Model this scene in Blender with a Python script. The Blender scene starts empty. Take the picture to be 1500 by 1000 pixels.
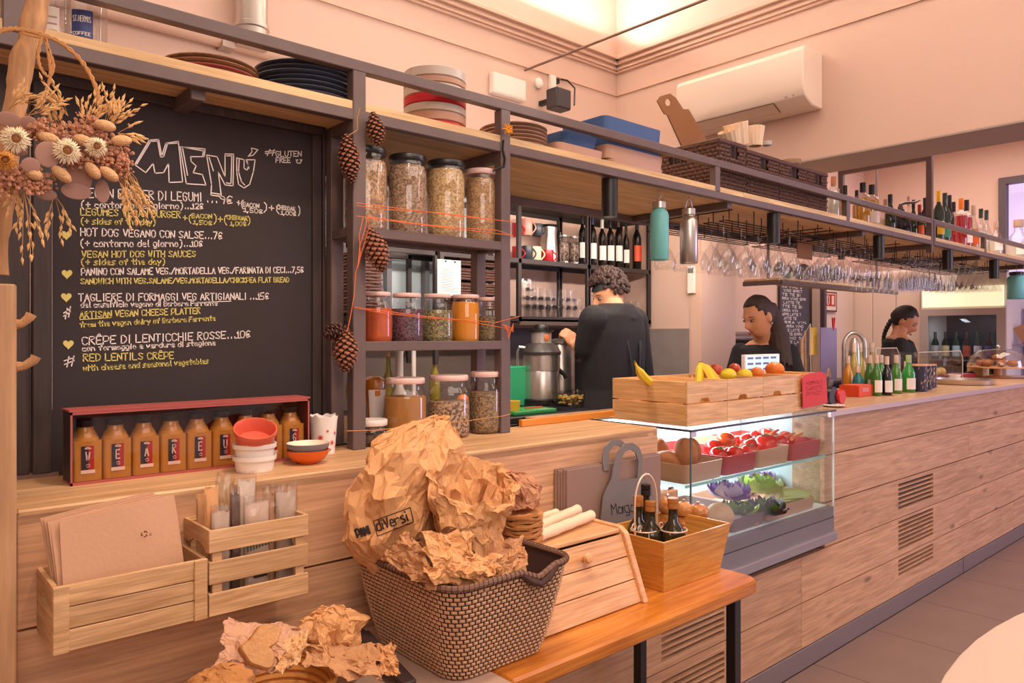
import bpy, bmesh, math, random
from math import sin, cos, pi, sqrt, atan2, radians as R
from mathutils import Vector as V, Matrix as MX, noise as NZ
random.seed(7)
sc = bpy.context.scene
COL = sc.collection
# ---------------------------------------------------------------- camera, 1500 x 1000 frame
F, HY, CZ = 1089.0, 492.0, 1.45
AN = math.atan(1235/1089.0)
ca, sa = cos(AN), sin(AN)
cam = bpy.data.cameras.new('camera'); co = bpy.data.objects.new('camera', cam); COL.objects.link(co)
co.location = (0, 0, CZ); co.rotation_euler = (pi/2, 0, AN - pi/2)
cam.sensor_width = 36; cam.lens = 36*F/1500; cam.shift_y = -(500-HY)/1500; cam.clip_start = .02
sc.camera = co
sc.view_settings.view_transform = 'Standard'; sc.view_settings.look = 'None'
sc.view_settings.gamma = 1; sc.view_settings.use_curve_mapping = False
sc.view_settings.exposure = 0.0
# ---------------------------------------------------------------- world and lights
w = bpy.data.worlds.new('world'); sc.world = w; w.use_nodes = True
w.node_tree.nodes['Background'].inputs[0].default_value = (1, .80, .72, 1)
w.node_tree.nodes['Background'].inputs[1].default_value = .72
def light(name, kind, loc, energy, color, target=None, **k):
    l = bpy.data.lights.new(name, kind); l.energy = energy; l.color = color
    for a, b in k.items(): setattr(l, a, b)
    o = bpy.data.objects.new(name, l); COL.objects.link(o); o.location = loc
    if target is not None:
        o.rotation_euler = (V(target)-V(loc)).to_track_quat('-Z', 'Y').to_euler()
    return o
WARM = (1, .81, .69); COOL = (.68, .62, 1)
light('room_ceiling_lamp', 'AREA', (1.3, -.5, 3.45), 54, WARM, (1.3, -.35, 0), shape='RECTANGLE', size=3.2, size_y=1.6)
light('room_ceiling_lamp_far', 'AREA', (4.0, -.8, 3.35), 29, (1, .82, .74), (4.6, .4, 1), shape='RECTANGLE', size=1.6, size_y=1.6)
light('kitchen_fill_strip', 'AREA', (2.7, 2.46, 2.035), 22, (1, .84, .72), (2.7, 3.4, 1.62), shape='RECTANGLE', size=2.6, size_y=.03)  # added fill to brighten the kitchen; the rack carries no such strip
light('kitchen_fill_spot', 'SPOT', (2.3, 2.2, 3.3), 60, (1, .82, .70), (3.1, 3.35, 1.5), spot_size=R(62), spot_blend=.8, shadow_soft_size=.15)  # added unseen spot that brightens the wall rack and worktop
light('kitchen_fill_spot_left', 'SPOT', (1.2, 2.6, 3.2), 45, (1, .84, .76), (2.0, 3.4, 1.5), spot_size=R(60), spot_blend=.8, shadow_soft_size=.15)  # second added spot, brightens the left part of the kitchen
light('back_room_ceiling_lamp', 'AREA', (6.5, 2.0, 3.3), 66, (1, .84, .74), (6.5, 2.0, 0), shape='RECTANGLE', size=2.4, size_y=2.0)
light('shop_window_daylight', 'AREA', (8.0, -1.8, 1.7), 120, COOL, (4.6, 1.8, 1.5), shape='RECTANGLE', size=2.0, size_y=2.2)
light('cove_strip_back', 'AREA', (1.9, 3.38, 3.50), 64, (1, .95, .88), (1.9, 3.05, 4.1), shape='RECTANGLE', size=4.2, size_y=.08)
light('cove_strip_side', 'AREA', (3.97, 1.2, 3.50), 74, (1, .95, .88), (3.6, 1.2, 4.1), shape='RECTANGLE', size=.08, size_y=4.2)
light('room_back_lamp', 'AREA', (-.6, -2.2, 3.0), 40, WARM, (1.2, 1.6, 1.2), shape='RECTANGLE', size=2.5, size_y=1.2)
# ---------------------------------------------------------------- pixel rays (frame 1500x1000)
def ray(x, y):
    u = (x-750)/F; v = (HY-y)/F
    return (ca+u*sa, sa-u*ca, v)
def aY(x, y, Y): r = ray(x, y); t = Y/r[1]; return V((r[0]*t, Y, CZ+r[2]*t))
def aX(x, y, X): r = ray(x, y); t = X/r[0]; return V((X, r[1]*t, CZ+r[2]*t))
def aZ(x, y, Z): r = ray(x, y); t = (Z-CZ)/r[2]; return V((r[0]*t, r[1]*t, Z))
def aD(x, y, d): r = ray(x, y); return V((r[0]*d, r[1]*d, CZ+r[2]*d))
# ---------------------------------------------------------------- mesh builder
class MB:
    def __init__(s): s.v = []; s.f = []; s.mi = []; s.cur = 0
    def add(s, vs, fs, M=None):
        n = len(s.v)
        s.v += [tuple(M @ V(p)) if M is not None else tuple(p) for p in vs]
        s.f += [tuple(i+n for i in f) for f in fs]; s.mi += [s.cur]*len(fs); return s
    def box(s, c, d, M=None):
        x, y, z = c; a, b, h = d[0]/2, d[1]/2, d[2]/2
        return s.add([(x-a,y-b,z-h),(x+a,y-b,z-h),(x+a,y+b,z-h),(x-a,y+b,z-h),(x-a,y-b,z+h),(x+a,y-b,z+h),(x+a,y+b,z+h),(x-a,y+b,z+h)],
                     [(3,2,1,0),(4,5,6,7),(0,1,5,4),(1,2,6,5),(2,3,7,6),(3,0,4,7)], M)
    def bx(s, a, b, M=None):
        return s.box([(a[i]+b[i])/2 for i in range(3)], [abs(b[i]-a[i]) for i in range(3)], M)
    def bar(s, a, b, w, h=None, up=(0,0,1)):
        h = h or w; a = V(a); b = V(b); d = (b-a); L = d.length; d.normalize()
        u = V(up)
        if abs(d.dot(u)) > .95: u = V((0,1,0))
        x = d.cross(u).normalized(); z = x.cross(d)
        M = MX(((x.x,d.x,z.x,0),(x.y,d.y,z.y,0),(x.z,d.z,z.z,0),(0,0,0,1)))
        M.translation = (a+b)/2
        return s.box((0,0,0), (w,L,h), M)
    def prism(s, pts, z0, z1, M=None):
        n = len(pts); vs = [(p[0],p[1],z0) for p in pts]+[(p[0],p[1],z1) for p in pts]
        fs = [tuple(range(n-1,-1,-1)), tuple(range(n,2*n))]+[(i,(i+1)%n,(i+1)%n+n,i+n) for i in range(n)]
        return s.add(vs, fs, M)
    def lathe(s, prof, n=20, M=None, cap=True):
        vs = []; fs = []
        for r, z in prof:
            for i in range(n): a = 2*pi*i/n; vs.append((r*cos(a), r*sin(a), z))
        m = len(prof)
        for j in range(m-1):
            for i in range(n):
                k = (i+1) % n; fs.append((j*n+i, j*n+k, (j+1)*n+k, (j+1)*n+i))
        if cap:
            if prof[0][0] > 1e-5: fs.append(tuple(range(n-1,-1,-1)))
            if prof[-1][0] > 1e-5: fs.append(tuple((m-1)*n+i for i in range(n)))
        return s.add(vs, fs, M)
    def cyl(s, a, b, r, r2=None, n=12):
        a = V(a); b = V(b); d = b-a; q = d.to_track_quat('Z','Y').to_matrix().to_4x4(); q.translation = a
        return s.lathe([(r,0),(r if r2 is None else r2, d.length)], n, q)
    def tube(s, pts, r, n=6, closed=False):
        pts = [V(p) for p in pts]; m = len(pts); vs = []; fs = []
        rr = r if isinstance(r, (list, tuple)) else [r]*m
        prev = None
        for i, p in enumerate(pts):
            a = pts[i-1] if i > 0 else (pts[-1] if closed else p); b = pts[(i+1) % m] if (i < m-1 or closed) else p
            d = (b-a).normalized() if (b-a).length > 1e-9 else V((0,0,1))
            if prev is None:
                x = d.cross(V((0,0,1)) if abs(d.z) < .9 else V((0,1,0))).normalized()
            else:
                x = (prev - d*prev.dot(d)).normalized()
            prev = x; y = d.cross(x)
            for k in range(n):
                t = 2*pi*k/n; vs.append(p+(x*cos(t)+y*sin(t))*rr[i])
        for i in range(m if closed else m-1):
            j = (i+1) % m
            for k in range(n):
                l = (k+1) % n; fs.append((i*n+k, i*n+l, j*n+l, j*n+k))
        if not closed: fs.append(tuple(range(n-1,-1,-1))); fs.append(tuple((m-1)*n+k for k in range(n)))
        return s.add(vs, fs)
    def ball(s, c, r, n=12, m=8, M=None):
        if not isinstance(r, (tuple, list)): r = (r, r, r)
        vs = [(c[0], c[1], c[2]-r[2])]; fs = []
        for j in range(1, m):
            t = pi*j/m
            for i in range(n):
                a = 2*pi*i/n; vs.append((c[0]+r[0]*sin(t)*cos(a), c[1]+r[1]*sin(t)*sin(a), c[2]-r[2]*cos(t)))
        vs.append((c[0], c[1], c[2]+r[2])); L = len(vs)-1
        for i in range(n):
            k = (i+1) % n; fs.append((0, 1+k, 1+i)); fs.append((L, L-n+i, L-n+k))
            for j in range(m-2): b = 1+j*n; fs.append((b+i, b+k, b+n+k, b+n+i))
        return s.add(vs, fs, M)
    def rbox(s, c, d, r, M=None, n=3):
        """box with rounded vertical corners"""
        a, b = d[0]/2, d[1]/2; pts = []
        for cx, cy, t0 in ((a-r,b-r,0),(-a+r,b-r,pi/2),(-a+r,-b+r,pi),(a-r,-b+r,1.5*pi)):
            for k in range(n+1): t = t0+pi/2*k/n; pts.append((c[0]+cx+r*cos(t), c[1]+cy+r*sin(t)))
        return s.prism(pts, c[2]-d[2]/2, c[2]+d[2]/2, M)
    def tray(s, c, d, r, t, M=None, taper=0, n=3):
        """open rounded box, c = centre of base"""
        def ring(a, b, rr, z):
            o = []
            for cx, cy, t0 in ((a-rr,b-rr,0),(-a+rr,b-rr,pi/2),(-a+rr,-b+rr,pi),(a-rr,-b+rr,1.5*pi)):
                for k in range(n+1): q = t0+pi/2*k/n; o.append((c[0]+cx+rr*cos(q), c[1]+cy+rr*sin(q), c[2]+z))
            return o
        a, b, h = d[0]/2, d[1]/2, d[2]; A = [ring(a-taper,b-taper,r,0), ring(a,b,r,h), ring(a-t,b-t,max(r-t,.001),h), ring(a-t-taper,b-t-taper,max(r-t,.001),t)]
        N = len(A[0]); vs = sum(A, []); fs = [tuple(range(N-1,-1,-1)), tuple(3*N+i for i in range(N))]
        for j in range(3):
            for i in range(N): k = (i+1) % N; fs.append((j*N+i, j*N+k, (j+1)*N+k, (j+1)*N+i))
        return s.add(vs, fs, M)
def T(x=0, y=0, z=0, rz=0, rx=0, ry=0, s=1):
    return MX.Translation((x,y,z)) @ MX.Rotation(rz,4,'Z') @ MX.Rotation(ry,4,'Y') @ MX.Rotation(rx,4,'X') @ MX.Scale(s,4)
def mesh(mb, mats, smooth=False, bevel=0, ang=40):
    me = bpy.data.meshes.new('m'); me.from_pydata([tuple(p) for p in mb.v], [], mb.f)
    if not isinstance(mats, (list, tuple)): mats = [mats]
    for m in mats: me.materials.append(m)
    if len(mats) > 1: me.polygons.foreach_set('material_index', mb.mi)
    if bevel:
        b = bmesh.new(); b.from_mesh(me)
        es = [e for e in b.edges if len(e.link_faces) == 2 and e.calc_face_angle(0) > R(35)]
        bmesh.ops.bevel(b, geom=es, offset=bevel, segments=1, affect='EDGES', clamp_overlap=True); b.to_mesh(me); b.free()
    if smooth:
        me.polygons.foreach_set('use_smooth', [True]*len(me.polygons))
        if ang < 180: me.set_sharp_from_angle(angle=R(ang))
    me.update(); return me
def ob(name, me, parent=None, loc=None, rz=0):
    o = bpy.data.objects.new(name, me); me_n = me.name
    if me_n == 'm' or me_n.startswith('m.'): me.name = name
    COL.objects.link(o)
    if parent is not None: o.parent = parent
    if loc is not None: o.location = loc
    if rz: o.rotation_euler.z = rz
    return o
def part(name, mb, mat, parent, smooth=False, bevel=0, label=None, loc=None, kind=None, ang=40):
    o = ob(name, mesh(mb, mat, smooth, bevel, ang), parent, loc)
    if label: o['label'] = label
    if kind: o['kind'] = kind
    return o
def tag(o, label, cat, group=None, kind=None):
    if label: o['label'] = label
    if cat: o['category'] = cat
    if group: o['group'] = group
    if kind: o['kind'] = kind
    return o
def thing(name, label, cat, loc=(0,0,0), rz=0, group=None):
    o = bpy.data.objects.new(name, None); COL.objects.link(o); o.empty_display_size = .05
    o.location = loc; o.rotation_euler.z = rz; return tag(o, label, cat, group)
def single(name, mb, mat, label, cat, loc=(0,0,0), rz=0, group=None, smooth=False, bevel=0, ang=40):
    o = ob(name, mesh(mb, mat, smooth, bevel, ang), None, loc, rz); return tag(o, label, cat, group)
def struct(name, mb, mat, parent=None, smooth=False, bevel=0):
    o = ob(name, mesh(mb, mat, smooth, bevel), parent)
    if parent is None: o['kind'] = 'structure'
    return o
def dup(root, loc=None, rz=None, label=None, group=None):
    def cp(o, p):
        c = o.copy(); COL.objects.link(c)
        if p is not None: c.parent = p
        for ch in KIDS.get(o.name, [x for x in o.children]): cp(ch, c)
        return c
    c = cp(root, None)
    if loc is not None: c.location = loc
    if rz is not None: c.rotation_euler.z = rz
    if label: c['label'] = label
    if group: c['group'] = group
    return c
KIDS = {}
def text_mesh(s, size, depth=.0004, align='CENTER', sx=1):
    cu = bpy.data.curves.new('t', 'FONT'); cu.body = s; cu.size = size; cu.extrude = depth; cu.resolution_u = 2
    cu.align_x = align; cu.align_y = 'CENTER'
    o = bpy.data.objects.new('t', cu); COL.objects.link(o)
    me = bpy.data.meshes.new_from_object(o); bpy.data.objects.remove(o); bpy.data.curves.remove(cu)
    if sx != 1:
        me.transform(MX.Diagonal((sx,1,1,1)))
    return me
def text(s, size, mat, M, parent, name='lettering', **k):
    me = text_mesh(s, size, **k); me.materials.clear(); me.materials.append(mat); me.transform(M)
    return ob(name, me, parent)
# ---------------------------------------------------------------- materials
MATS = {}
def lin(c):
    if isinstance(c, str):
        c = [int(c[i:i+2],16)/255 for i in (0,2,4)]
    return tuple(x/12.92 if x <= .04045 else ((x+.055)/1.055)**2.4 for x in c)
def mat(name, color, rough=.6, metal=0, spec=.5, emit=None, estr=0, bump=0, bscale=80, var=0, vscale=6, alpha=1, coat=0):
    if name in MATS: return MATS[name]
    m = bpy.data.materials.new(name); m.use_nodes = True; nt = m.node_tree; N = nt.nodes; L = nt.links
    b = N['Principled BSDF']; c = (*lin(color), 1)
    b.inputs['Base Color'].default_value = c; b.inputs['Roughness'].default_value = rough; b.inputs['Metallic'].default_value = metal
    b.inputs['Specular IOR Level'].default_value = spec
    if coat: b.inputs['Coat Weight'].default_value = coat; b.inputs['Coat Roughness'].default_value = .1
    if emit: b.inputs['Emission Color'].default_value = (*lin(emit),1); b.inputs['Emission Strength'].default_value = estr
    if bump or var:
        tc = N.new('ShaderNodeTexCoord')
    if var:
        nz = N.new('ShaderNodeTexNoise'); nz.inputs['Scale'].default_value = vscale; nz.inputs['Detail'].default_value = 5
        L.new(tc.outputs['Object'], nz.inputs['Vector'])
        mx = N.new('ShaderNodeMix'); mx.data_type = 'RGBA'
        mx.inputs[6].default_value = (*[x*(1-var) for x in c[:3]],1); mx.inputs[7].default_value = (*[min(1,x*(1+var)) for x in c[:3]],1)
        L.new(nz.outputs[0], mx.inputs[0]); L.new(mx.outputs[2], b.inputs['Base Color'])
    if bump:
        n2 = N.new('ShaderNodeTexNoise'); n2.inputs['Scale'].default_value = bscale; n2.inputs['Detail'].default_value = 4
        L.new(tc.outputs['Object'], n2.inputs['Vector'])
        bp = N.new('ShaderNodeBump'); bp.inputs['Strength'].default_value = bump; bp.inputs['Distance'].default_value = .004
        L.new(n2.outputs[0], bp.inputs['Height']); L.new(bp.outputs[0], b.inputs['Normal'])
    if alpha < 1: b.inputs['Alpha'].default_value = alpha
    MATS[name] = m; return m
def wood(name, c1, c2, scale=(1.2, 14, 14), rough=.55, knots=.0, contrast=1, axis=None, rnd=.12, c3=None):
    if name in MATS: return MATS[name]
    m = bpy.data.materials.new(name); m.use_nodes = True; nt = m.node_tree; N = nt.nodes; L = nt.links
    b = N['Principled BSDF']; b.inputs['Roughness'].default_value = rough
    tc = N.new('ShaderNodeTexCoord'); oi = N.new('ShaderNodeObjectInfo'); mp = N.new('ShaderNodeMapping'); mp.inputs['Scale'].default_value = scale
    ad = N.new('ShaderNodeVectorMath'); ad.operation = 'ADD'
    ml = N.new('ShaderNodeVectorMath'); ml.operation = 'SCALE'; ml.inputs[3].default_value = 17
    cb = N.new('ShaderNodeCombineXYZ')
    for i in range(3): L.new(oi.outputs['Random'], cb.inputs[i])
    L.new(cb.outputs[0], ml.inputs[0]); L.new(tc.outputs['Object'], ad.inputs[0]); L.new(ml.outputs[0], ad.inputs[1]); L.new(ad.outputs[0], mp.inputs[0])
    nz = N.new('ShaderNodeTexNoise'); nz.inputs['Scale'].default_value = 1.3; nz.inputs['Detail'].default_value = 7; nz.inputs['Distortion'].default_value = .9
    nz.inputs['Roughness'].default_value = .62; L.new(mp.outputs[0], nz.inputs['Vector'])
    # low frequency tone and fine grain lines
    n2 = N.new('ShaderNodeTexNoise'); n2.inputs['Scale'].default_value = 5; n2.inputs['Detail'].default_value = 3; n2.inputs['Distortion'].default_value = 2.2
    m2 = N.new('ShaderNodeMapping'); m2.inputs['Scale'].default_value = tuple(.25*x for x in scale); L.new(ad.outputs[0], m2.inputs[0]); L.new(m2.outputs[0], n2.inputs['Vector'])
    mixf = N.new('ShaderNodeMath'); mixf.operation = 'MULTIPLY_ADD'; mixf.inputs[1].default_value = .5; L.new(n2.outputs[0], mixf.inputs[0])
    hf = N.new('ShaderNodeMath'); hf.operation = 'MULTIPLY'; hf.inputs[1].default_value = .5; L.new(nz.outputs[0], hf.inputs[0]); L.new(hf.outputs[0], mixf.inputs[2])
    cr = N.new('ShaderNodeValToRGB'); e = cr.color_ramp.elements
    e[0].position = .5-.16/contrast; e[0].color = (*lin(c1),1); e[1].position = .5+.14/contrast; e[1].color = (*lin(c2),1)
    L.new(mixf.outputs[0], cr.inputs[0]); out = cr.outputs[0]
    if knots:
        vo = N.new('ShaderNodeTexVoronoi'); vo.inputs['Scale'].default_value = 1.0; m3 = N.new('ShaderNodeMapping')
        m3.inputs['Scale'].default_value = tuple(max(2.2, .36*x) for x in scale); L.new(ad.outputs[0], m3.inputs[0]); L.new(m3.outputs[0], vo.inputs['Vector'])
        mr = N.new('ShaderNodeMapRange'); mr.inputs[1].default_value = .04; mr.inputs[2].default_value = .13; mr.inputs[3].default_value = knots; mr.inputs[4].default_value = 0
        L.new(vo.outputs['Distance'], mr.inputs[0])
        mx = N.new('ShaderNodeMix'); mx.data_type = 'RGBA'; L.new(mr.outputs[0], mx.inputs[0]); L.new(out, mx.inputs[6]); mx.inputs[7].default_value = (*[x*.35 for x in lin(c1)],1)
        out = mx.outputs[2]
    n3 = N.new('ShaderNodeTexNoise'); n3.inputs['Scale'].default_value = 1; n3.inputs['Detail'].default_value = 5; n3.inputs['Distortion'].default_value = .5
    m4 = N.new('ShaderNodeMapping'); m4.inputs['Scale'].default_value = tuple(x*(2.2 if x < 8 else 7) for x in scale); L.new(ad.outputs[0], m4.inputs[0]); L.new(m4.outputs[0], n3.inputs['Vector'])
    r3 = N.new('ShaderNodeMapRange'); r3.inputs[1].default_value = .35; r3.inputs[2].default_value = .62; r3.inputs[3].default_value = 1-.22*contrast; r3.inputs[4].default_value = 1.06; L.new(n3.outputs[0], r3.inputs[0])
    h3 = N.new('ShaderNodeHueSaturation'); L.new(r3.outputs[0], h3.inputs['Value']); L.new(out, h3.inputs['Color']); out = h3.outputs[0]
    hs = N.new('ShaderNodeHueSaturation'); mr2 = N.new('ShaderNodeMapRange'); mr2.inputs[3].default_value = 1-rnd; mr2.inputs[4].default_value = 1+rnd
    L.new(oi.outputs['Random'], mr2.inputs[0]); L.new(mr2.outputs[0], hs.inputs['Value']); L.new(out, hs.inputs['Color']); L.new(hs.outputs[0], b.inputs['Base Color'])
    bp = N.new('ShaderNodeBump'); bp.inputs['Strength'].default_value = .25; bp.inputs['Distance'].default_value = .002
    L.new(nz.outputs[0], bp.inputs['Height']); L.new(bp.outputs[0], b.inputs['Normal'])
    MATS[name] = m; return m
def glass(name, color=(1,1,1), fac=.12, rough=.02, tint=.93):
    """thin clear glass: see-through with fresnel reflections"""
    if name in MATS: return MATS[name]
    m = bpy.data.materials.new(name); m.use_nodes = True; nt = m.node_tree; N = nt.nodes; L = nt.links; N.clear()
    o = N.new('ShaderNodeOutputMaterial'); t = N.new('ShaderNodeBsdfTransparent'); t.inputs[0].default_value = (*[c*tint for c in color],1)
    g = N.new('ShaderNodeBsdfGlossy'); g.inputs['Roughness'].default_value = rough
    lw = N.new('ShaderNodeLayerWeight'); lw.inputs[0].default_value = .25
    ma = N.new('ShaderNodeMath'); ma.operation = 'MULTIPLY_ADD'; ma.inputs[1].default_value = .60; ma.inputs[2].default_value = fac*.35
    L.new(lw.outputs['Facing'], ma.inputs[0])
    pw = N.new('ShaderNodeMath'); pw.operation = 'POWER'; pw.inputs[1].default_value = 2.2; L.new(ma.outputs[0], pw.inputs[0])
    p2 = N.new('ShaderNodeMath'); p2.operation = 'ADD'; p2.inputs[1].default_value = fac*.22; p2.use_clamp = True; L.new(pw.outputs[0], p2.inputs[0])
    mx = N.new('ShaderNodeMixShader'); L.new(p2.outputs[0], mx.inputs[0]); L.new(t.outputs[0], mx.inputs[1]); L.new(g.outputs[0], mx.inputs[2]); L.new(mx.outputs[0], o.inputs[0])
    MATS[name] = m; return m
def grain(name, c1, c2, scale=120, rough=.8, thr=.5):
    """seeds, spices: cellular two-tone"""
    if name in MATS: return MATS[name]
    m = bpy.data.materials.new(name); m.use_nodes = True; nt = m.node_tree; N = nt.nodes; L = nt.links; b = N['Principled BSDF']; b.inputs['Roughness'].default_value = rough
    tc = N.new('ShaderNodeTexCoord'); vo = N.new('ShaderNodeTexVoronoi'); vo.inputs['Scale'].default_value = scale; L.new(tc.outputs['Object'], vo.inputs['Vector'])
    cr = N.new('ShaderNodeValToRGB'); cr.color_ramp.elements[0].color = (*lin(c1),1); cr.color_ramp.elements[1].color = (*lin(c2),1)
    cr.color_ramp.elements[0].position = thr-.25; cr.color_ramp.elements[1].position = thr+.25
    sx = N.new('ShaderNodeSeparateColor'); L.new(vo.outputs['Color'], sx.inputs[0]); L.new(sx.outputs[0], cr.inputs[0]); L.new(cr.outputs[0], b.inputs['Base Color'])
    bp = N.new('ShaderNodeBump'); bp.inputs['Strength'].default_value = .6; bp.inputs['Distance'].default_value = .003; L.new(vo.outputs['Distance'], bp.inputs['Height']); bp.invert = True
    L.new(bp.outputs[0], b.inputs['Normal']); MATS[name] = m; return m
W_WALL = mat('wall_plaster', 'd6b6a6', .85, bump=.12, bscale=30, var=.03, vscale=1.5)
W_TRIM = mat('trim_plaster', 'd8b4a0', .8)
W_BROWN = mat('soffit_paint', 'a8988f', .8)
STEEL = mat('dark_steel_tube', '6b5a57', .45, .15, bump=.15, bscale=40, var=.15, vscale=20)
STEELB = mat('rack_steel', '3a3130', .5, .3)
BLACK = mat('black_plastic', '1c191a', .35)
BLACKM = mat('black_matte', '211d1e', .7)
WHITE = mat('white_ceramic', 'f0e8e2', .25)
WHITEP = mat('white_plastic', 'efe3da', .4)
CHROME = mat('brushed_steel', 'c9c2bd', .28, .9)
ALU = mat('aluminium', 'a9a3a3', .4, .7)
PAPERW = mat('white_paper', 'f2ece6', .8)
INK = mat('black_ink', '2a2221', .7)
CHALKW = mat('white_chalk', 'f3e6e0', .95)
CHALKY = mat('yellow_chalk', 'dfd07c', .95)
GLASS = glass('clear_glass')
GLASSJ = glass('jar_glass', fac=.30, tint=.95)
WPLANK = wood('counter_plank_wood', 'b48562', 'e2b38c', (1.6, 12, 19), .6, knots=.75, rnd=.08, contrast=.75)
WSHELF = wood('shelf_plank_wood', 'cfa673', 'edcb99', (1.3, 16, 10), .6, knots=.5, rnd=.06)
WBENCH = wood('varnished_bench_wood', 'b5651f', 'd98b3c', (1.2, 12, 12), .22, rnd=.0)
WPINE = wood('pine_wood', 'dba268', 'f0c48c', (2.5, 22, 22), .5, knots=.5, rnd=.05)
WPINEY = wood('pine_wood_end', 'dba268', 'f0c48c', (22, 2.5, 22), .5, knots=.5, rnd=.05)
WCRATEY = wood('crate_wood_end', 'b58a5c', 'dcb387', (30, 3, 30), .6, rnd=.1)
WBAMBY = wood('bamboo_wood_end', 'c98637', 'e3a655', (50, 4, 50), .3, rnd=.03)
WCRATE = wood('crate_wood', 'b58a5c', 'dcb387', (3, 30, 30), .6, rnd=.1)
WBAMB = wood('bamboo_wood', 'c98637', 'e3a655', (4, 50, 50), .3, rnd=.03)
WBEECH = wood('beech_wood', 'd79a66', 'eab788', (2.5, 25, 25), .45, rnd=.03)
# ================================================================ STRUCTURE
YF = 1.59      # counter front plane
YR = 1.82      # steel frame plane
YB = 3.55      # back wall
XW = 4.14      # side wall / header plane
# floor slab and tiles
f = struct('floor', MB().bx((-2.5,-4,-.08),(9.2,3.7,-.006)), mat('floor_grout', '5a463d', .9))
TILE = mat('floor_tile_stone', '8d7468', .45, bump=.15, bscale=12, var=.16, vscale=3)
tx = [aZ(1191.2,971.8,0).x, aZ(1304.6,905,0).x, aZ(1390,855.6,0).x]
dx = .60; x0 = tx[0]-dx*8
tl = {}
for i in range(20):
    for j in range(6):
        xa = x0+i*dx; y1 = 1.585-j*1.2; y0 = y1-1.2
        if xa < -2.4 or xa > 9: continue
        if (-.2 < y1 and xa > 1) or (j < 3 and xa > -1.5):
            me = tl.get('t')
            if me is None: me = tl['t'] = mesh(MB().bx((.002,.002,-.006),(dx-.002,1.198,0)), TILE)
            ob('floor_tile', me, f, (xa, y0, 0))
for i in range(20):
    for j in range(2):
        xa = x0+i*dx
        if -1.5 < xa < 8.4: ob('floor_tile', tl['t'], f, (xa, 1.61+j*1.2, 0))
# back wall (parallel to the counter)
wb = struct('wall_back', MB().bx((-2.5,YB,0),(9.2,YB+.12,4.2)), W_WALL)
mb = MB().bx((-2.5,YB-.012,3.185),(XW,YB,3.205)); struct('trim_1', mb, W_TRIM, wb)
struct('trim_2', MB().bx((XW+.39,YB-.012,3.185),(8.25,YB,3.2)), W_TRIM, wb)
# side wall: stub + header over the opening
ws = struct('wall_side', MB().bx((XW,2.815,0),(XW+.39,YB,4.2)).bx((XW,-4,2.47),(XW+.39,2.815,4.2)), W_WALL)
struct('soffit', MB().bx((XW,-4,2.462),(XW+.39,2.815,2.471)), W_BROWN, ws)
struct('trim_3', MB().bx((XW-.012,-4,3.185),(XW,YB,3.205)), W_TRIM, ws)
struct('corner_board', MB().bx((XW-.012,2.815,0),(XW,2.90,2.47)), W_TRIM, ws)
struct('wainscot_tile', MB().bx((XW-.012,2.92,.9),(XW,3.54,1.50)), mat('grey_stone_tile', '8d8280', .5, var=.2, vscale=9), ws)
struct('wall_far', MB().bx((8.25,-4,0),(8.4,1.55,4.2)).bx((8.25,2.26,0),(8.4,YB,4.2)).bx((8.25,1.55,2.95),(8.4,2.26,4.2)), W_WALL)
struct('wall_left', MB().bx((-2.6,-4,0),(-2.5,YB,4.2)), W_WALL)
# far window / door with daylight
wn = struct('window_1', MB().bx((8.2,2.20,0),(8.3,2.26,2.96)).bx((8.2,1.5,0),(8.3,1.56,2.96)).bx((8.2,1.56,2.9),(8.3,2.2,2.96)).bx((8.2,1.56,2.2),(8.3,2.2,2.26)), mat('dark_window_frame','54444a',.5))
struct('window_pane', MB().bx((8.26,1.56,0),(8.27,2.2,2.9)), glass('window_glass', fac=.05), wn)
struct('window_daylight', MB().bx((8.55,1.3,0),(8.6,2.5,3)), mat('sky_glow','d9c8f0',.9,emit='d9c8f0',estr=1.0), wn)
# ceiling: vault above the cove, cornice on three walls
struct('ceiling', MB().bx((-2.5,-4,4.05),(9.2,YB,4.2)), mat('ceiling_paint','fff4e6',.9))
struct('ceiling_back_room', MB().bx((XW+.39,-4,3.62),(8.25,YB,3.7)), W_WALL)
def cornice(mbx, a, b, nrm):
    """stacked mouldings along a straight wall; nrm points into the room"""
    for (z0,z1,d) in ((3.345,3.362,.02),(3.362,3.380,.034),(3.380,3.392,.028),(3.392,3.412,.052),(3.412,3.424,.046),(3.424,3.45,.075)):
        pa = V((*a,z0)); pb = V((*b,z1)); off = V((*nrm,0))*d
        mn = [min(pa[i],pb[i],pa[i]+off[i],pb[i]+off[i]) for i in range(3)]; mxx = [max(pa[i],pb[i],pa[i]+off[i],pb[i]+off[i]) for i in range(3)]
        mbx.bx(mn, mxx)
mb = MB(); cornice(mb, (-2.5,YB), (XW,YB), (0,-1)); struct('trim_4', mb, W_TRIM, wb, bevel=.003)
mb = MB(); cornice(mb, (XW,-4), (XW,YB), (-1,0)); struct('trim_5', mb, W_TRIM, ws, bevel=.003)
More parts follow.
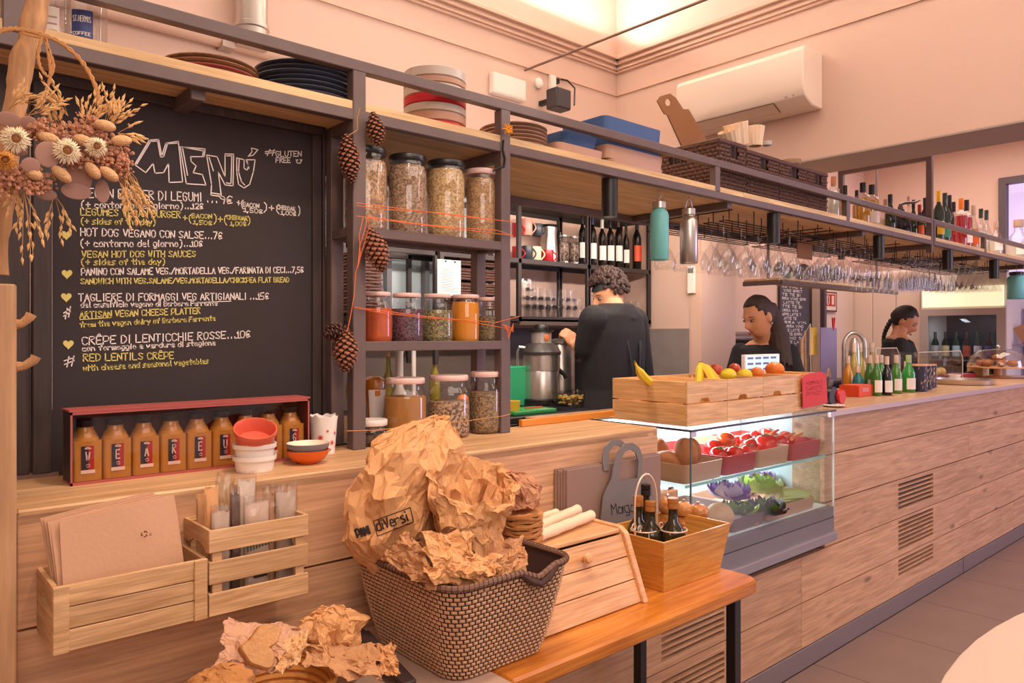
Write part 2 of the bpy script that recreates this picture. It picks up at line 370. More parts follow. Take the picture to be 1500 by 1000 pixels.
# flat margin of the ceiling that the cove light washes over
# ---------------------------------------------------------------- service counter
cn = thing('service_counter', 'long counter clad in pale knotty wooden planks running through the room', 'counter', (0,0,0))
def plank(x0, x1, z0, z1, y=YF, th=.022, nm='plank', par=None, m=None):
    mb = MB().box((0,0,0), (x1-x0-.003, th, z1-z0-.005))
    return ob(nm, mesh(mb, m or WPLANK, bevel=.0015), par or cn, ((x0+x1)/2, y+th/2, (z0+z1)/2))
rows = [(.09,.289),(.289,.49),(.49,.693),(.693,.907)]
def slots(xa, xb, z0, z1, n, y):
    """slot openings: returns list of z bands"""
    return [(z0+(z1-z0)*(i+.25)/n, z0+(z1-z0)*(i+.65)/n) for i in range(n)]
def vent_plank(x0, x1, z0, z1, va, vb, bands):
    """plank with routed slots between va and vb"""
    th = .022; cx, cz = (x0+x1)/2, (z0+z1)/2
    mb = MB(); g = .0015; h = .0025
    mb.bx((x0+g,YF,z0+h),(va,YF+th,z1-h)); mb.bx((vb,YF,z0+h),(x1-g,YF+th,z1-h))
    zz = z0+h
    for a, b in bands: mb.bx((va,YF,zz),(vb,YF+th,a)); zz = b
    mb.bx((va,YF,zz),(vb,YF+th,z1-h))
    me = mesh(mb, WPLANK); me.transform(MX.Translation((-cx,-YF,-cz)))
    return ob('plank', me, cn, (cx, YF, cz))
vx0, vx1 = aY(1316,800,YF).x, aY(1367,760,YF).x      # vent of the right part
lx0, lx1 = aY(969,950,YF).x, aY(1061,950,YF).x
XJ = 3.078; XD0, XD1 = 2.20, 3.30
XL = .215
def bands(z0, z1, n): return [(z0+(z1-z0)*i/n, z0+(z1-z0)*i/n+.016) for i in range(n)]
# right of the joint
for (z0,z1) in rows:
    segs = [(XJ,5.2),(5.2,7.0),(7.0,7.5)] if rows.index((z0,z1)) % 2 else [(XJ,6.1),(6.1,7.5)]
    for (a,b) in segs:
        if rows.index((z0,z1)) >= 2 and a == XJ: a = XD1-.01
        if a < vx0 < b and rows.index((z0,z1)) < 3:
            k = rows.index((z0,z1)); bb = [bands(z0+.095,z1-.012,4), bands(z0+.03,z1-.01,7), bands(z0+.045,z1-.015,6)][k]
            vent_plank(a, b, z0, z1, vx0, vx1, bb)
        else: plank(a, b, z0, z1)
plank(XD1-.01, 6.0, .907, 1.085); plank(6.0, 7.5, .907, 1.085)
# below the display case and to the left of it
for k,(z0,z1) in enumerate(rows):
    if k < 2:
        vent_plank(1.2, XJ, z0, z1, lx0, lx1, bands(z0+.03,z0+.145,5)) if k == 1 else vent_plank(1.2, XJ, z0, z1, lx0, lx1, bands(z0+.055,z1-.03,5))
    if k == 2: plank(1.2, XD0-.01, z0, z1)
    if k == 3: plank(1.5, XD0-.01, z0, z1); plank(XL, 1.5, z0, z1+.012)
    if k < 3: plank(XL-.0, 1.2, z0, z1)
plank(1.2, XJ, .49, .535) if False else None
plank(XL, XD0-.13, .919 if True else .907, 1.13, y=YF-.002)
mb = MB().bx((XL,YF+.022,.02),(2.03,YF+.05,1.1)).bx((XD0-.03,YF+.022,.02),(XD1,YF+.05,.53)).bx((XD1,YF+.022,.02),(7.5,YF+.05,1.08))
part('backing_board', mb, BLACKM, cn)  # matte black sheet so the vent slots read as dark, shaded recesses
part('skirting', MB().bx((XL,YF-.004,0),(7.5,YF+.022,.088)), mat('grey_skirting','8b7d7c',.45,.3), cn, bevel=.002)
part('skirting_joint', MB().bx((aY(1411,835,YF-.005).x,YF-.0055,0),(aY(1411,835,YF-.005).x+.003,YF-.003,.088)), BLACKM, cn)
# counter tops
WTOP = wood('counter_top_laminate', 'b98f6a', 'cfa57e', (1.2,12,12), .35, rnd=.0)
part('counter_top', MB().bx((XD1-.0,YF-.02,1.085),(7.5,2.22,1.112)), WTOP, cn, bevel=.003)
part('counter_edge', MB().bx((XD1,YF-.024,1.086),(7.5,YF-.02,1.111)), mat('pale_edge_band','c7b0b4',.35), cn)
part('counter_top', MB().bx((2.10,2.06,1.085),(XD1,2.3,1.112)), WTOP, cn, bevel=.003)
part('ledge_top', MB().bx((XL,YF-.002,1.105),(2.07,1.93,1.136)), wood('ledge_wood','b98a5c','dfb588',(1.1,12,12),.5,knots=.6,rnd=0), cn, bevel=.004)
part('ledge_end', MB().bx((2.045,YF,.9),(2.07,1.93,1.105)), WPLANK, cn)
part('counter_end', MB().bx((7.47,YF,.0),(7.5,2.2,1.085)), WPLANK, cn)
part('counter_back', MB().bx((XD1,2.17,.0),(7.47,2.19,1.085)), mat('counter_back_laminate','4a4140',.6), cn)
# ---------------------------------------------------------------- steel rack over the counter
rk = thing('overhead_steel_rack', 'dark steel tube rack with wooden shelf hanging above the counter', 'rack', (0,0,0))
S = .03
Z1a, Z1b = 2.044, 2.075        # shelf rail
Z2a, Z2b = 2.182, 2.213        # upper rail
XE = 7.9
def sbar(a, b, wd=S, nm='steel_tube'):
    return part(nm, MB().bar(a, b, wd), STEEL, rk, bevel=.002)
def rail(x0, x1, za, zb, y=YR, nm='front_rail'):
    return part(nm, MB().bx((x0,y,za),(x1,y+S,zb)), STEEL, rk, bevel=.002)
XPOST = [.243, 1.043, 1.578]
rail(-.6, 4.62, Z2a, Z2b); rail(-.6, 4.62, Z1a, Z1b)
rail(4.623, 5.24, Z2a, Z2b); rail(4.623, 5.24, Z1a, Z1b)
rail(5.31, XE, Z2a, Z2b); rail(5.31, XE, Z1a, Z1b)
for x in (5.24+.0, 5.31): pass
part('post', MB().bx((5.24,YR-.0,Z1a-.05),(5.275,YR+.035,2.63)), STEEL, rk, bevel=.002)
part('post', MB().bx((5.28,YR-.002,Z1a),(5.31,YR+.03,Z2b)), STEEL, rk, bevel=.002)
part('post', MB().bx((5.24,2.40,Z1a-.05),(5.275,2.435,2.63)), STEEL, rk, bevel=.002)
part('cross_bar', MB().bx((5.24,YR+.035,2.595),(5.275,2.40,2.63)), STEEL, rk, bevel=.002)
for x in (aY(1052,270,YR).x, aY(1243,310,YR).x, aY(1444,365,YR).x):
    part('post', MB().bx((x-.018,YR,Z1b),(x+.018,YR+S,Z2a)), STEEL, rk, bevel=.002)
for x in XPOST:
    zb_ = 1.136 if x > .5 else Z1b
    part('post', MB().bx((x-.02,YR-.001,zb_),(x+.02,YR+.035,Z2a)), STEEL, rk, bevel=.002)
YBK = 2.42
# back rail and cross beams under the shelf
part('back_rail', MB().bx((-.6,YBK-.03,2.020),(XE,YBK,2.051)), STEEL, rk, bevel=.002)
for x in (.0, .62, 1.043, 1.578, 2.93, 4.3, 5.26, 6.3, 7.4):
    part('cross_bar', MB().bx((x-.0175,YR+S,2.020),(x+.0175,YBK-.03,2.051)), STEEL, rk, bevel=.002)
# shelf planks
xs = [-.6, 1.05, 3.0, 4.9, 6.5, XE]
for a, b in zip(xs[:-1], xs[1:]):
    for k in range(4):
        y0 = YR+.002+k*.15
        yy = y0+(.03 if k == 0 else 0); mb = MB().bx((-(b-a)/2+.001,-.074+(yy-y0),-.0225),((b-a)/2-.001,.074,.0225)); ob('plank', mesh(mb, WSHELF, bevel=.001), rk, ((a+b)/2, y0+.075, 2.0745))
        if k == 0: ob('plank_edge', mesh(MB().bx((-(b-a)/2+.001,-.074,Z1b-2.0745),((b-a)/2-.001,-.045,.0225)), WSHELF), rk, ((a+b)/2, y0+.075, 2.0745))
ZS = Z1b+.022    # shelf surface
# jar unit: shelves, rear posts
XU0, XU1 = 1.043, 1.578
for x in (XU0+.0, XU1): part('rear_post', MB().bx((x-.02,1.945,1.136),(x+.02,1.98,Z1a)), STEEL, rk, bevel=.002)
for z in (1.74, 1.421):
    part('shelf_rail', MB().bx((XU0,YR,z-.014),(XU1,YR+S,z+.014)), STEEL, rk, bevel=.002)
    part('shelf_rail', MB().bx((XU0,1.95,z-.014),(XU1,1.98,z+.014)), STEEL, rk, bevel=.002)
    for x in (XU0,XU1): part('shelf_rail', MB().bx((x-.018,YR+.03,z-.014),(x+.018,1.95,z+.014)), STEEL, rk, bevel=.002)
    part('shelf_plate', MB().bx((XU0+.018,YR+.03,z-.004),(XU1-.018,1.95,z+.002)), STEEL, rk)
# the left shelf has no strip lamp of its own
# ---------------------------------------------------------------- spot lamps under the rack
SP = [(893,258,318),(1133,308,357),(1287,342,379),(1388,363,395),(1456,379,408)]
for i,(px,ya,yb) in enumerate(SP):
    p = aY(px, ya, 1.865); q = aY(px, yb, 1.865)
    h = Z1a-q.z; r = .031 if i < 3 else .034
    lab = ['black cylinder spotlight above the man in black, leftmost under the rack','black cylinder spotlight right of the hanging steel bottle','black cylinder spotlight above the wine glasses near the exit sign','black cylinder spotlight just right of the tall rack post','rightmost black cylinder spotlight under the rack end'][i]
    t = thing('spotlight', lab, 'lamp', (p.x,1.865,q.z), 0, 'spotlights under the steel rack')
    part('lamp_housing', MB().lathe([(r-.004,.012),(r-.004,0),(r,0),(r,h),(.0,h)],20,cap=False), BLACK, t, smooth=True)
    part('lamp_lens', MB().lathe([(0,.012),(r-.004,.012)],20,cap=False), mat('lamp_lens','fff2e0',.3,emit='ffe6c8',estr=6), t)
    light('spot_lamp_light', 'SPOT', (p.x,1.865,q.z-.005), 16, (1,.80,.62), (p.x,1.865,0), spot_size=R(95), spot_blend=.6, shadow_soft_size=.03)
light('left_ledge_spot', 'SPOT', (.85,.9,3.2), 90, (1,.76,.56), (.95,1.55,.9), spot_size=R(60), spot_blend=.8, shadow_soft_size=.08)  # unseen spot high in front of the left ledge, not fixed to the rack
# ================================================================ helpers for things placed by pixel on a known plane
def dep(p): return p[0]*ca+p[1]*sa
def mpp(p): return dep(p)/F
def base(px, Y, z):
    """ground point: the column px on plane Y"""
    r = ray(px, 500); t = Y/r[1]; return V((r[0]*t, Y, z))
def zat(px, py, Y): return aY(px, py, Y).z
def crease(p, s, seed=0):
    q = V(p)*s+V((seed,seed*1.7,-seed)); d, pts = NZ.voronoi(q); return d[1]-d[0]
def crumple(p, s, seed=0):
    q = V(p)+NZ.noise_vector(V(p)*s*.5)*.02
    q.z *= .62; a = crease(q,s*1.6,seed); b = crease(q,s*3.6,seed+5); c = crease(q,s*8,seed+9)
    return (min(a,.6)-.25)*1.0+(min(b,.5)-.2)*.34+(c-.2)*.09+NZ.noise(V(p)*s*.6+V((seed,0,0)))*.8
PAPER = mat('brown_kraft_paper', 'd69f6b', .7, bump=.2, bscale=200, var=.06, vscale=20)
PAPERD = mat('brown_kraft_paper_dark', 'c08d62', .75, bump=.2, bscale=150, var=.06, vscale=20)
# ================================================================ chalk stroke font (grid 4 x 6)
G = {'A':'00 26 40;12 32','B':'00 06 36 45 33 03;33 42 30 00','C':'45 26 05 02 10 30 41','D':'00 06 26 44 42 20 00','E':'46 06 00 40;03 33','F':'46 06 00;03 33',
'G':'45 26 05 02 10 30 42 23','H':'00 06;40 46;03 43','I':'20 26','J':'36 31 10 01','K':'00 06;46 03 40','L':'06 00 40','M':'00 06 23 46 40','N':'00 06 40 46','O':'10 02 05 26 45 42 30 10',
'P':'00 06 36 45 43 32 02','Q':'10 02 05 26 45 42 30 10;22 40','R':'00 06 36 45 34 03;13 40','S':'45 26 05 23 42 30 01','T':'06 46;26 20','U':'06 02 10 30 42 46','V':'06 20 46','W':'06 10 24 30 46','X':'06 40;46 00','Y':'06 23 46;23 20','Z':'06 46 00 40',
'a':'43 14 01 10 30 44 40','b':'06 00 30 43 14 02','c':'43 14 01 10 40','d':'44 14 01 10 40;46 40','e':'02 42 34 14 01 10 40','f':'46 25 20;04 44','g':'40 10 03 14 44;44 4a 1a','h':'06 00;03 14 34 40','i':'24 20;25 26','j':'24 2a;25 26','k':'06 00;34 02 40','l':'26 21 30','m':'00 04 23 44 40;23 20','n':'00 04;03 34 40','o':'10 01 14 34 41 30 10',
'p':'0a 04 34 42 10 02','q':'4a 44 14 02 10 42','r':'00 04;03 34 43','s':'44 14 03 41 30 00','t':'26 21 30;04 44','u':'04 01 30 44 40','v':'04 20 44','w':'04 10 23 30 44','x':'04 40;44 00','y':'04 20;44 1a','z':'04 44 00 40',
'0':'10 02 05 26 45 42 30 10','1':'14 26 20;00 40','2':'05 26 45 43 00 40','3':'06 46 23 42 30 00','4':'30 36 02 42','5':'46 06 03 33 41 30 00','6':'45 16 02 10 30 42 33 03','7':'06 46 10','8':'23 05 26 45 23 01 20 41 23','9':'30 44 35 15 04 23 43','+':'21 25;03 43','(':'37 15 11 3a','[':'47 07 0a','.':'20 21',',':'21 1a',')':'17 35 31 1a','/':'00 46','-':'03 43','#':'10 26;30 46;02 43;04 45','€':'45 26 04 02 10 41;03 33;02 32',"'":'26 34',':':'21 22;24 25','?':'05 26 45 22;20 21','!':'26 22;20 21'}
G['Ê'] = G['E']+';17 28 37'; G['&'] = G['8']
def strokes(s, adv=5.4):
    out = []; x = 0
    for ch in s:
        if ch == ' ': x += 3.2; continue
        a = adv
        if ch in 'Iil.,\'!:1': x -= 1; a = adv-1.2
        if ch in '/-': pass
        for st in G.get(ch, G['-']).split(';'):
            pts = []
            for t in st.split():
                y = -1.6 if t[1] == 'a' else (7 if t[1] == '7' else 8 if t[1] == '8' else int(t[1]))
                pts.append((x+int(t[0])+random.uniform(-.15,.15), y+random.uniform(-.15,.15)))
            out.append(pts)
        x += a
    return out, x-1.4
def ribbons(mb, lines, w, th, fn):
    """lines of 2-D points -> thin raised strokes; fn maps (u, v, h) to 3-D"""
    for L in lines:
        for i in range(len(L)-1):
            a = L[i]; b = L[i+1]; dx = b[0]-a[0]; dy = b[1]-a[1]; l = math.hypot(dx,dy) or 1e-6
            nx, ny = -dy/l*w/2, dx/l*w/2; ex, ey = dx/l*w*.4, dy/l*w*.4
            q = [(a[0]-ex+nx,a[1]-ey+ny),(a[0]-ex-nx,a[1]-ey-ny),(b[0]+ex-nx,b[1]+ey-ny),(b[0]+ex+nx,b[1]+ey+ny)]
            mb.add([fn(x,y,th) for x,y in q], [(0,1,2,3)])
def chalkline(mb, s, p0, p1, h, Y, w=.0026, adv=5.4):
    """write s so that it runs from point p0 to p1 (world x, z on plane Y), letters h tall"""
    st, W = strokes(s, adv); dx = (p1[0]-p0[0])/W; dz = (p1[1]-p0[1])/W; k = h/6
    lines = [[(p0[0]+x*dx, p0[1]+x*dz+y*k) for x,y in L] for L in st]
    ribbons(mb, lines, w, 0, lambda u,v,t: (u, Y, v))
# ================================================================ menu blackboard
YC = 1.985
BRD = mat('blackboard_slate', '33292a', .75, var=.12, vscale=4, bump=.1, bscale=60)
BRF = wood('dark_stained_wood', '362a29', '4a3b39', (14, 14, 1.5), .5, rnd=.05)
bd = thing('menu_blackboard', 'large black chalkboard menu with white and yellow handwriting standing on the wooden ledge', 'blackboard', (0,0,0))
xa, xb = aY(75,400,YC).x, aY(456,400,YC).x
zt = aY(200,148,YC).z
part('slate', MB().bx((xa-.01,YC,1.137),(xb+.01,YC+.012,zt+.01)), BRD, bd)
part('frame_top', MB().bx((xa-.04,YC-.012,zt),(1.02,YC+.02,zt+.045)), BRF, bd, bevel=.002)
part('frame_top', MB().bx((xa-.06,YC-.02,zt+.047),(1.02,YC+.02,2.049)), BRF, bd, bevel=.002)
part('frame_side', MB().bx((xa-.038,YC-.012,1.137),(xa,YC+.02,zt)), BRF, bd, bevel=.002)
part('frame_side', MB().bx((xb,YC-.010,1.137),(xb+.028,YC+.02,zt)), BRF, bd, bevel=.002)
part('frame_side', MB().bx((xb+.030,YC-.014,1.137),(1.02,YC+.02,zt)), BRF, bd, bevel=.002)
part('side_panel', MB().bx((.16,YC-.004,1.137),(xa-.042,YC+.02,zt+.045)), BRF, bd, bevel=.002)
# lettering, white and yellow
TW = [("VEGAN BURGER DI LEGUMI",120,289,295,295,13),("...9€",302,296,340,299,12),("+(",347,301,357,304,9),("BACON",356,302,379,305,6),("1,50€",358,310,384,313,6),(")+(",385,308,410,311,10),("CHEDDAR",406,306,432,309,5.5),("1,00€",412,314,433,316,5.5),(")",436,313,440,314,10),
("(+ contorno del giorno)...12€",118,304,297,306,8.5),("HOT DOG VEGANO CON SALSE...7€",118,345,325,350,10.5),("(+ contorno del giorno)...10€",117,361,296,361,9),
("PANINO CON SALAME VEG./MORTADELLA VEG./FARINATA DI CECI...7,5€",119,403,444,399,9),("TAGLIERE DI FORMAGGI VEG ARTIGIANALI ...15€",115,441,393,438,10),
("del caseificio vegano di Barbara Ferrante",118,450,318,447,7),("CRÊPE DI LENTICCHIE ROSSE...10€",120,505,366,494,11),("con formaggio e verdure di stagione",120,514,315,505,7),
("GLUTEN",404,229,441,229,7.5),("FREE",404,238,425,238,7),("#",93,468,103,463,14),("#",94,538,108,535,14),("#",388,228,402,228,9)]
TY = [("LEGUMES VEGAN BURGER",118,315,264,319,9.5),("+(",268,323,281,325,9),("BACON",281,319,310,320,6),("1,50€",284,328,310,330,6),(")+(",312,325,333,327,10),("CHEDDAR",332,321,362,323,6),("1,00€",338,330,360,331,6),(")",362,327,367,328,9),
("(+ sides of the day)",118,328,228,329,8),("VEGAN HOT DOG WITH SAUCES",120,377,286,376,9),("(+ sides of the day)",118,388,242,387,8),
("SANDWICH WITH VEG.SALAME/VEG.MORTADELLA/CHICKPEA FLAT BREAD",118,416,423,413,7.5),("ARTISAN VEGAN CHEESE PLATTER",117,466,293,459,9),("from the vegan dairy of Barbara Ferrante",117,479,315,469,7),
("RED LENTILS CRÊPE",122,529,254,525,10),("with cheese and seasonal vegetables",122,543,305,532,7.5)]
YL = YC-.0012
for nm, TT, mt in (('white_lettering',TW,CHALKW),('yellow_lettering',TY,CHALKY)):
    mb = MB()
    for s,x0_,y0_,x1_,y1_,h in TT:
        p = aY(x0_,y0_,YC); q = aY(x1_,y1_,YC); hh = aY((x0_+x1_)/2,(y0_+y1_)/2-h,YC).z-aY((x0_+x1_)/2,(y0_+y1_)/2,YC).z
        chalkline(mb, s, (p.x,p.z), (q.x,q.z), hh, YL)
    if mt is CHALKW:
        f5 = 5.556; P = lambda x,y: (lambda q:(q.x,q.z))(aY(180+x/f5,180+y/f5,YC))
        polys = [[(95,340),(215,140),(290,135),(315,270),(350,165),(450,150),(485,480),(375,485),(370,330),(330,405),(260,410),(245,330),(185,405),(95,340)],
         [(112,335),(225,150),(282,148),(305,278),(330,275),(362,170),(438,165)],
         [(465,195),(668,212),(660,275),(550,275),(555,315),(595,350),(570,405),(645,420),(675,505),(515,495),(465,195)],[(485,210),(525,425)],[(490,198),(655,228),(648,265)],
         [(680,262),(765,275),(830,440),(830,252),(900,255),(895,512),(830,505),(775,400),(800,598),(715,588),(720,500),(680,262)],[(700,280),(735,390)],[(845,268),(885,268),(878,495),(840,488)],[(725,570),(785,580)],
         [(925,285),(985,300),(985,370),(1010,385),(1020,350),(1000,300),(1075,300),(1060,400),(1030,500),(985,530),(940,500),(925,400),(925,285)],[(945,300),(940,400),(965,480),(990,505)],[(1010,310),(1025,370)],
         [(1045,205),(1098,218),(1060,262),(1018,272),(1050,235),(1045,205)],[(1410,300),(1415,325),(1440,330),(1455,300)],[(1420,300),(1422,304)],[(1442,298),(1444,302)]]
        ribbons(mb, [[P(*q) for q in L] for L in polys], .0028, 0, lambda u,v,t:(u,YL,v))
        # underlines
        for (a,b,c,d) in ((284,443,338,441),): ribbons(mb, [[(lambda q:(q.x,q.z))(aY(a,b,YC)),(lambda q:(q.x,q.z))(aY(c,d,YC))]], .002,0,lambda u,v,t:(u,YL,v))
        mb.add([tuple(aY(xx,yy,YL)) for xx,yy in ((76,140),(76.6,140),(76.6,600),(76,600))],[(0,1,2,3)])
    else:
        for (hx,hy) in ((97,344),(98,401),(97,435),(100,504)):
            pts = []
            for i in range(20):
                t = 2*pi*i/20; X_ = 16*sin(t)**3; Y_ = 13*cos(t)-5*cos(2*t)-2*cos(3*t)-cos(4*t); q = aY(hx+X_*.5,hy-Y_*.48,YC); pts.append((q.x,YL,q.z))
            mb.add(pts, [tuple(range(20))])
        ribbons(mb, [[(lambda q:(q.x,q.z))(aY(117,468,YC)),(lambda q:(q.x,q.z))(aY(162,465,YC))]], .002,0,lambda u,v,t:(u,YL,v))
    part(nm, mb, mt, bd)
# ================================================================ gift box of mustard bottles
gx0, gx1 = aY(103,700,1.775).x, .905
gb = thing('gift_box', 'clear fronted red gift box holding a row of mustard bottles on the ledge', 'box', (gx0,1.775,1.136))
gh = aY(103,604,1.775).z-1.136; gl = .60
gl = aY(453,640,1.775).x-gx0
GRED = mat('dark_red_card','6e2f33',.45); GEDGE = mat('pink_red_card_edge','a9534f',.5)
part('box_base', MB().bx((0,0,0),(gl,.075,.005)), GEDGE, gb)
part('box_back', MB().bx((0,.07,.005),(gl,.075,gh)), GRED, gb)
part('box_side', MB().bx((0,0,.005),(.003,.07,gh)), mat('black_card','201a1d',.5), gb)
part('box_side', MB().bx((gl-.003,0,.005),(gl,.07,gh)), GRED, gb)
part('box_lid', MB().bx((-.002,-.002,gh),(gl+.002,.077,gh+.004)), GEDGE, gb)
part('box_rim', MB().bx((0,-.001,0),(gl,.0,.006)).bx((0,-.001,gh-.006),(gl,0,gh)).bx((0,-.001,0),(.004,0,gh)).bx((gl-.004,-.001,0),(gl,0,gh)), GEDGE, gb)
part('clear_window', MB().bx((.004,-.0005,.006),(gl-.004,.0005,gh-.006)), glass('clear_film',(1,.93,.91),fac=.10,tint=.93), gb)
SAUCE = mat('mustard_sauce','c4933f',.45,var=.08,vscale=30)
LB1 = mat('navy_label','2e2c44',.5); LB2 = mat('red_label','b23038',.5)
letters = ['W','E','A','R','E','U','R','U','G']
cxs = [132,182,228,272,316,356,390,416,433]
bh = .128
proto = None
pitch = (gl-.012)/9
for i in range(9):
    x = gx0+.006+pitch*(i+.5)
    lab = ['first mustard bottle from the left in the gift box, lettered W','second mustard bottle in the gift box, lettered E','mustard bottle lettered A in the gift box','mustard bottle lettered R in the gift box','fifth mustard bottle in the gift box, lettered E','mustard bottle lettered U beside the coral ramekin','mustard bottle hidden behind the coral and white ramekins','mustard bottle just right of the ramekin stack','rightmost mustard bottle in the gift box behind the orange bowl'][i]
    if proto is None:
        b = thing('mustard_bottle', lab, 'bottle', (x,1.812,1.1415), 0, 'mustard bottles in the gift box')
        rr = pitch/2-.001
        mb = MB(); mb.rbox((0,0,.042),(2*rr,2*rr-.004,.084),.007); 
        mb.lathe([(rr*.98,.083),(rr*.86,.094),(rr*.6,.106),(rr*.56,.116)],16,cap=True)
        part('bottle_body', mb, SAUCE, b, smooth=True)
        part('bottle_shoulder', MB().lathe([(rr*.9,.092),(rr*.63,.107),(rr*.6,.118)],16,cap=False), GLASSJ, b, smooth=True)
        part('bottle_cap', MB().lathe([(rr*.68,.114),(rr*.70,.116),(rr*.70,.127),(rr*.6,.1295),(0,.1295)],16), mat('dark_metal_cap','3b3234',.3,.6), b, smooth=True)
        y = -rr+.0008; L = part('label_left', MB().bx((-.013,y-.001,.024),(.0,y,.074)), LB1, b)
        part('label_right', MB().bx((0,y-.001,.024),(.011,y,.074)), LB2, b)
        part('label_band', MB().bx((-.014,y-.001,.016),(.013,y,.0235)), PAPERW, b)
        mb = MB(); ribbons(mb, [[(-.006,.070),(-.002,.072),(.004,.070)],[(-.005,.0685),(.005,.0685)]], .0018,0,lambda u,v,t:(u,y-.0016,v))
        for l in ([(-.004,.0335),(0,.036),(.003,.033)],[(-.003,.030),(.003,.030)],[(-.005,.0195),(.004,.0195)]): ribbons(mb,[l],.0012,0,lambda u,v,t:(u,y-.0016,v))
        part('label_print', mb, PAPERW, b, kind='stuff')
        proto = b
        bb = [b]
    else:
        bb.append(dup(proto, (x,1.812,1.1415), label=lab))
for i,b in enumerate(bb):
    if letters[i]:
        mb = MB(); st, W = strokes(letters[i]); ribbons(mb, [[((x-2)*.0018-.001,.042+y_*.0032) for x,y_ in L] for L in st], .0024, 0, lambda u,v,t:(u,-rr-.001,v))
        part('letter', mb, PAPERW, b)
# ================================================================ ramekins, bowls and cup on the ledge
def ramekin(nm, lab, c, r, h, m, M=None, rz=0, group='stacked ramekins on the ledge', cat='ramekin'):
    prof = [(r*.84,0),(r*.86,.003),(r*.9,h*.7),(r*.99,h*.72),(r,h*.78),(r,h),(r*.94,h),(r*.86,h*.75),(r*.80,.006),(0,.006)]
    mb = MB().lathe(prof, 28, M); return single(nm, mb, m, lab, cat, c, group=group, smooth=True, ang=50)
YM = 1.70
rc = base(373,YM,1.136); k = mpp(rc)
rr_ = 31*k; h1 = .036
zb_ = 1.1365
CORAL = mat('coral_stoneware','d9664f',.35)
ramekin('ramekin','white fluted ramekin at the bottom of the stack on the ledge',(rc.x,YM,zb_),rr_,h1,WHITE)
ramekin('ramekin','white ramekin in the middle of the stack under the coral one',(rc.x,YM,zb_+h1*.78),rr_,h1,WHITE)
ramekin('ramekin','coral ramekin tilted on top of the two white ones',(rc.x-.002,YM-.004,zb_+h1*1.62),rr_*.98,h1*1.05,CORAL, M=T(rx=R(24),ry=R(-7),z=.008))
bc = base(451,1.71,1.136); k = mpp(bc); br = 31*k
def bowl(nm, lab, c, r, h, mats, grp, cat='bowl'):
    mb = MB(); prof = [(r*.42,0),(r*.45,.003),(r*.75,h*.3),(r*.93,h*.65),(r,h),(r*.96,h),(r*.88,h*.65),(r*.7,h*.32),(0,.006)]
    mb.lathe(prof,28); return single(nm, mb, mats, lab, cat, c, group=grp, smooth=True, ang=60)
bowl('bowl','orange glazed bowl under the grey one on the ledge',(bc.x,1.71,1.1365),br,.034,mat('orange_glaze','e2661c',.25),'nested bowls on the ledge')
t = thing('bowl','small grey bowl with cream inside resting in the orange bowl','bowl',(bc.x,1.71,1.1365+.014),0,'nested bowls on the ledge')
part('bowl_body', MB().lathe([(br*.42,0),(br*.75,.012),(br*.96,.026),(br*1.0,.036),(br*.97,.0365)],28,cap=False), mat('grey_glaze','7f7f85',.3), t, smooth=True)
part('bowl_lining', MB().lathe([(br*.97,.0365),(br*.85,.024),(br*.6,.012),(0,.008)],28,cap=False), mat('cream_glaze','f0dfca',.35,var=.06,vscale=40), t, smooth=True)
cc = base(474,1.83,1.136)
t = thing('paper_cup','white tapered cup with red spots and crinkled rim beside the gift box','cup',(cc.x,1.83,1.1365))
cr_ = 20*mpp(cc); chh = zat(474,608,1.83)-1.1365
mb = MB(); prof = [(cr_*.8,0),(cr_,chh)]; n = 32; vs = []
for j in range(9):
    for i in range(n):
        a = 2*pi*i/n; r_ = cr_*(.80+.22*j/8); z_ = chh*j/8
        if j == 8: r_ *= 1+.05*sin(a*7); z_ += .003*sin(a*9)+.002*sin(a*4)
        vs.append((r_*cos(a), r_*sin(a), z_))
fs = [(j*n+i, j*n+(i+1)%n, (j+1)*n+(i+1)%n, (j+1)*n+i) for j in range(8) for i in range(n)]
mb.add(vs, fs+[tuple(range(n-1,-1,-1))]); part('cup_wall', mb, WHITE, t, smooth=True)
mb = MB(); mb2 = MB()
for (a, zz, s) in ((-2.3,.045,.008),(-1.75,.062,.004),(-1.3,.03,.007),(-1.05,.055,.005),(-1.5,.012,.004),(-1.9,.02,.005),(-.8,.018,.004)):
    for mbx, ss, e in ((mb,s,.0006),(mb2,s*.45,.001)):
        r_ = cr_*(.80+.22*zz/chh)+e; mbx.add([(r_*cos(a+ss*cos(q)/r_), r_*sin(a+ss*cos(q)/r_), zz+ss*sin(q)) for q in [2*pi*i/10 for i in range(10)]],[tuple(range(10))])
part('pink_spots', mb, mat('pink_print','e08f83',.6), t); part('red_spots', mb2, mat('red_print','a8202a',.6), t)
# ================================================================ hung crates on the counter front
def crate_wall(root, x0,x1,y0,y1,z0,z1): pass
X0,X1,Y0,Y1,Z0,Z1 = .246,.499,1.441,1.586,.915,1.029
c1 = thing('wooden_crate','small solid sided wooden crate of folded paper bags hung on the counter, left one','crate',(X0,Y0,Z0),0,'crates hung on the counter front')
w_=X1-X0; d_=Y1-Y0; h_=Z1-Z0; th=.008
for k in range(3): part('plank', MB().bx((.0,0,h_*k/3+.001),(w_,th,h_*(k+1)/3-.001)), WCRATE, c1, bevel=.001)
part('post', MB().bx((0,-.004,0),(.024,.0,h_)), WCRATE, c1, bevel=.001); part('post', MB().bx((w_-.024,-.004,0),(w_,0,h_)), WCRATE, c1, bevel=.001)
mb = MB()   # left end with hand hole
yy0,yy1,zz0,zz1 = d_*.36,d_*.62,h_*.62,h_*.76
mb.bx((0,th,0),(th,d_,zz0)).bx((0,th,zz1),(th,d_,h_)).bx((0,th,zz0),(th,yy0,zz1)).bx((0,yy1,zz0),(th,d_,zz1)); part('end_panel', mb, WCRATEY, c1)
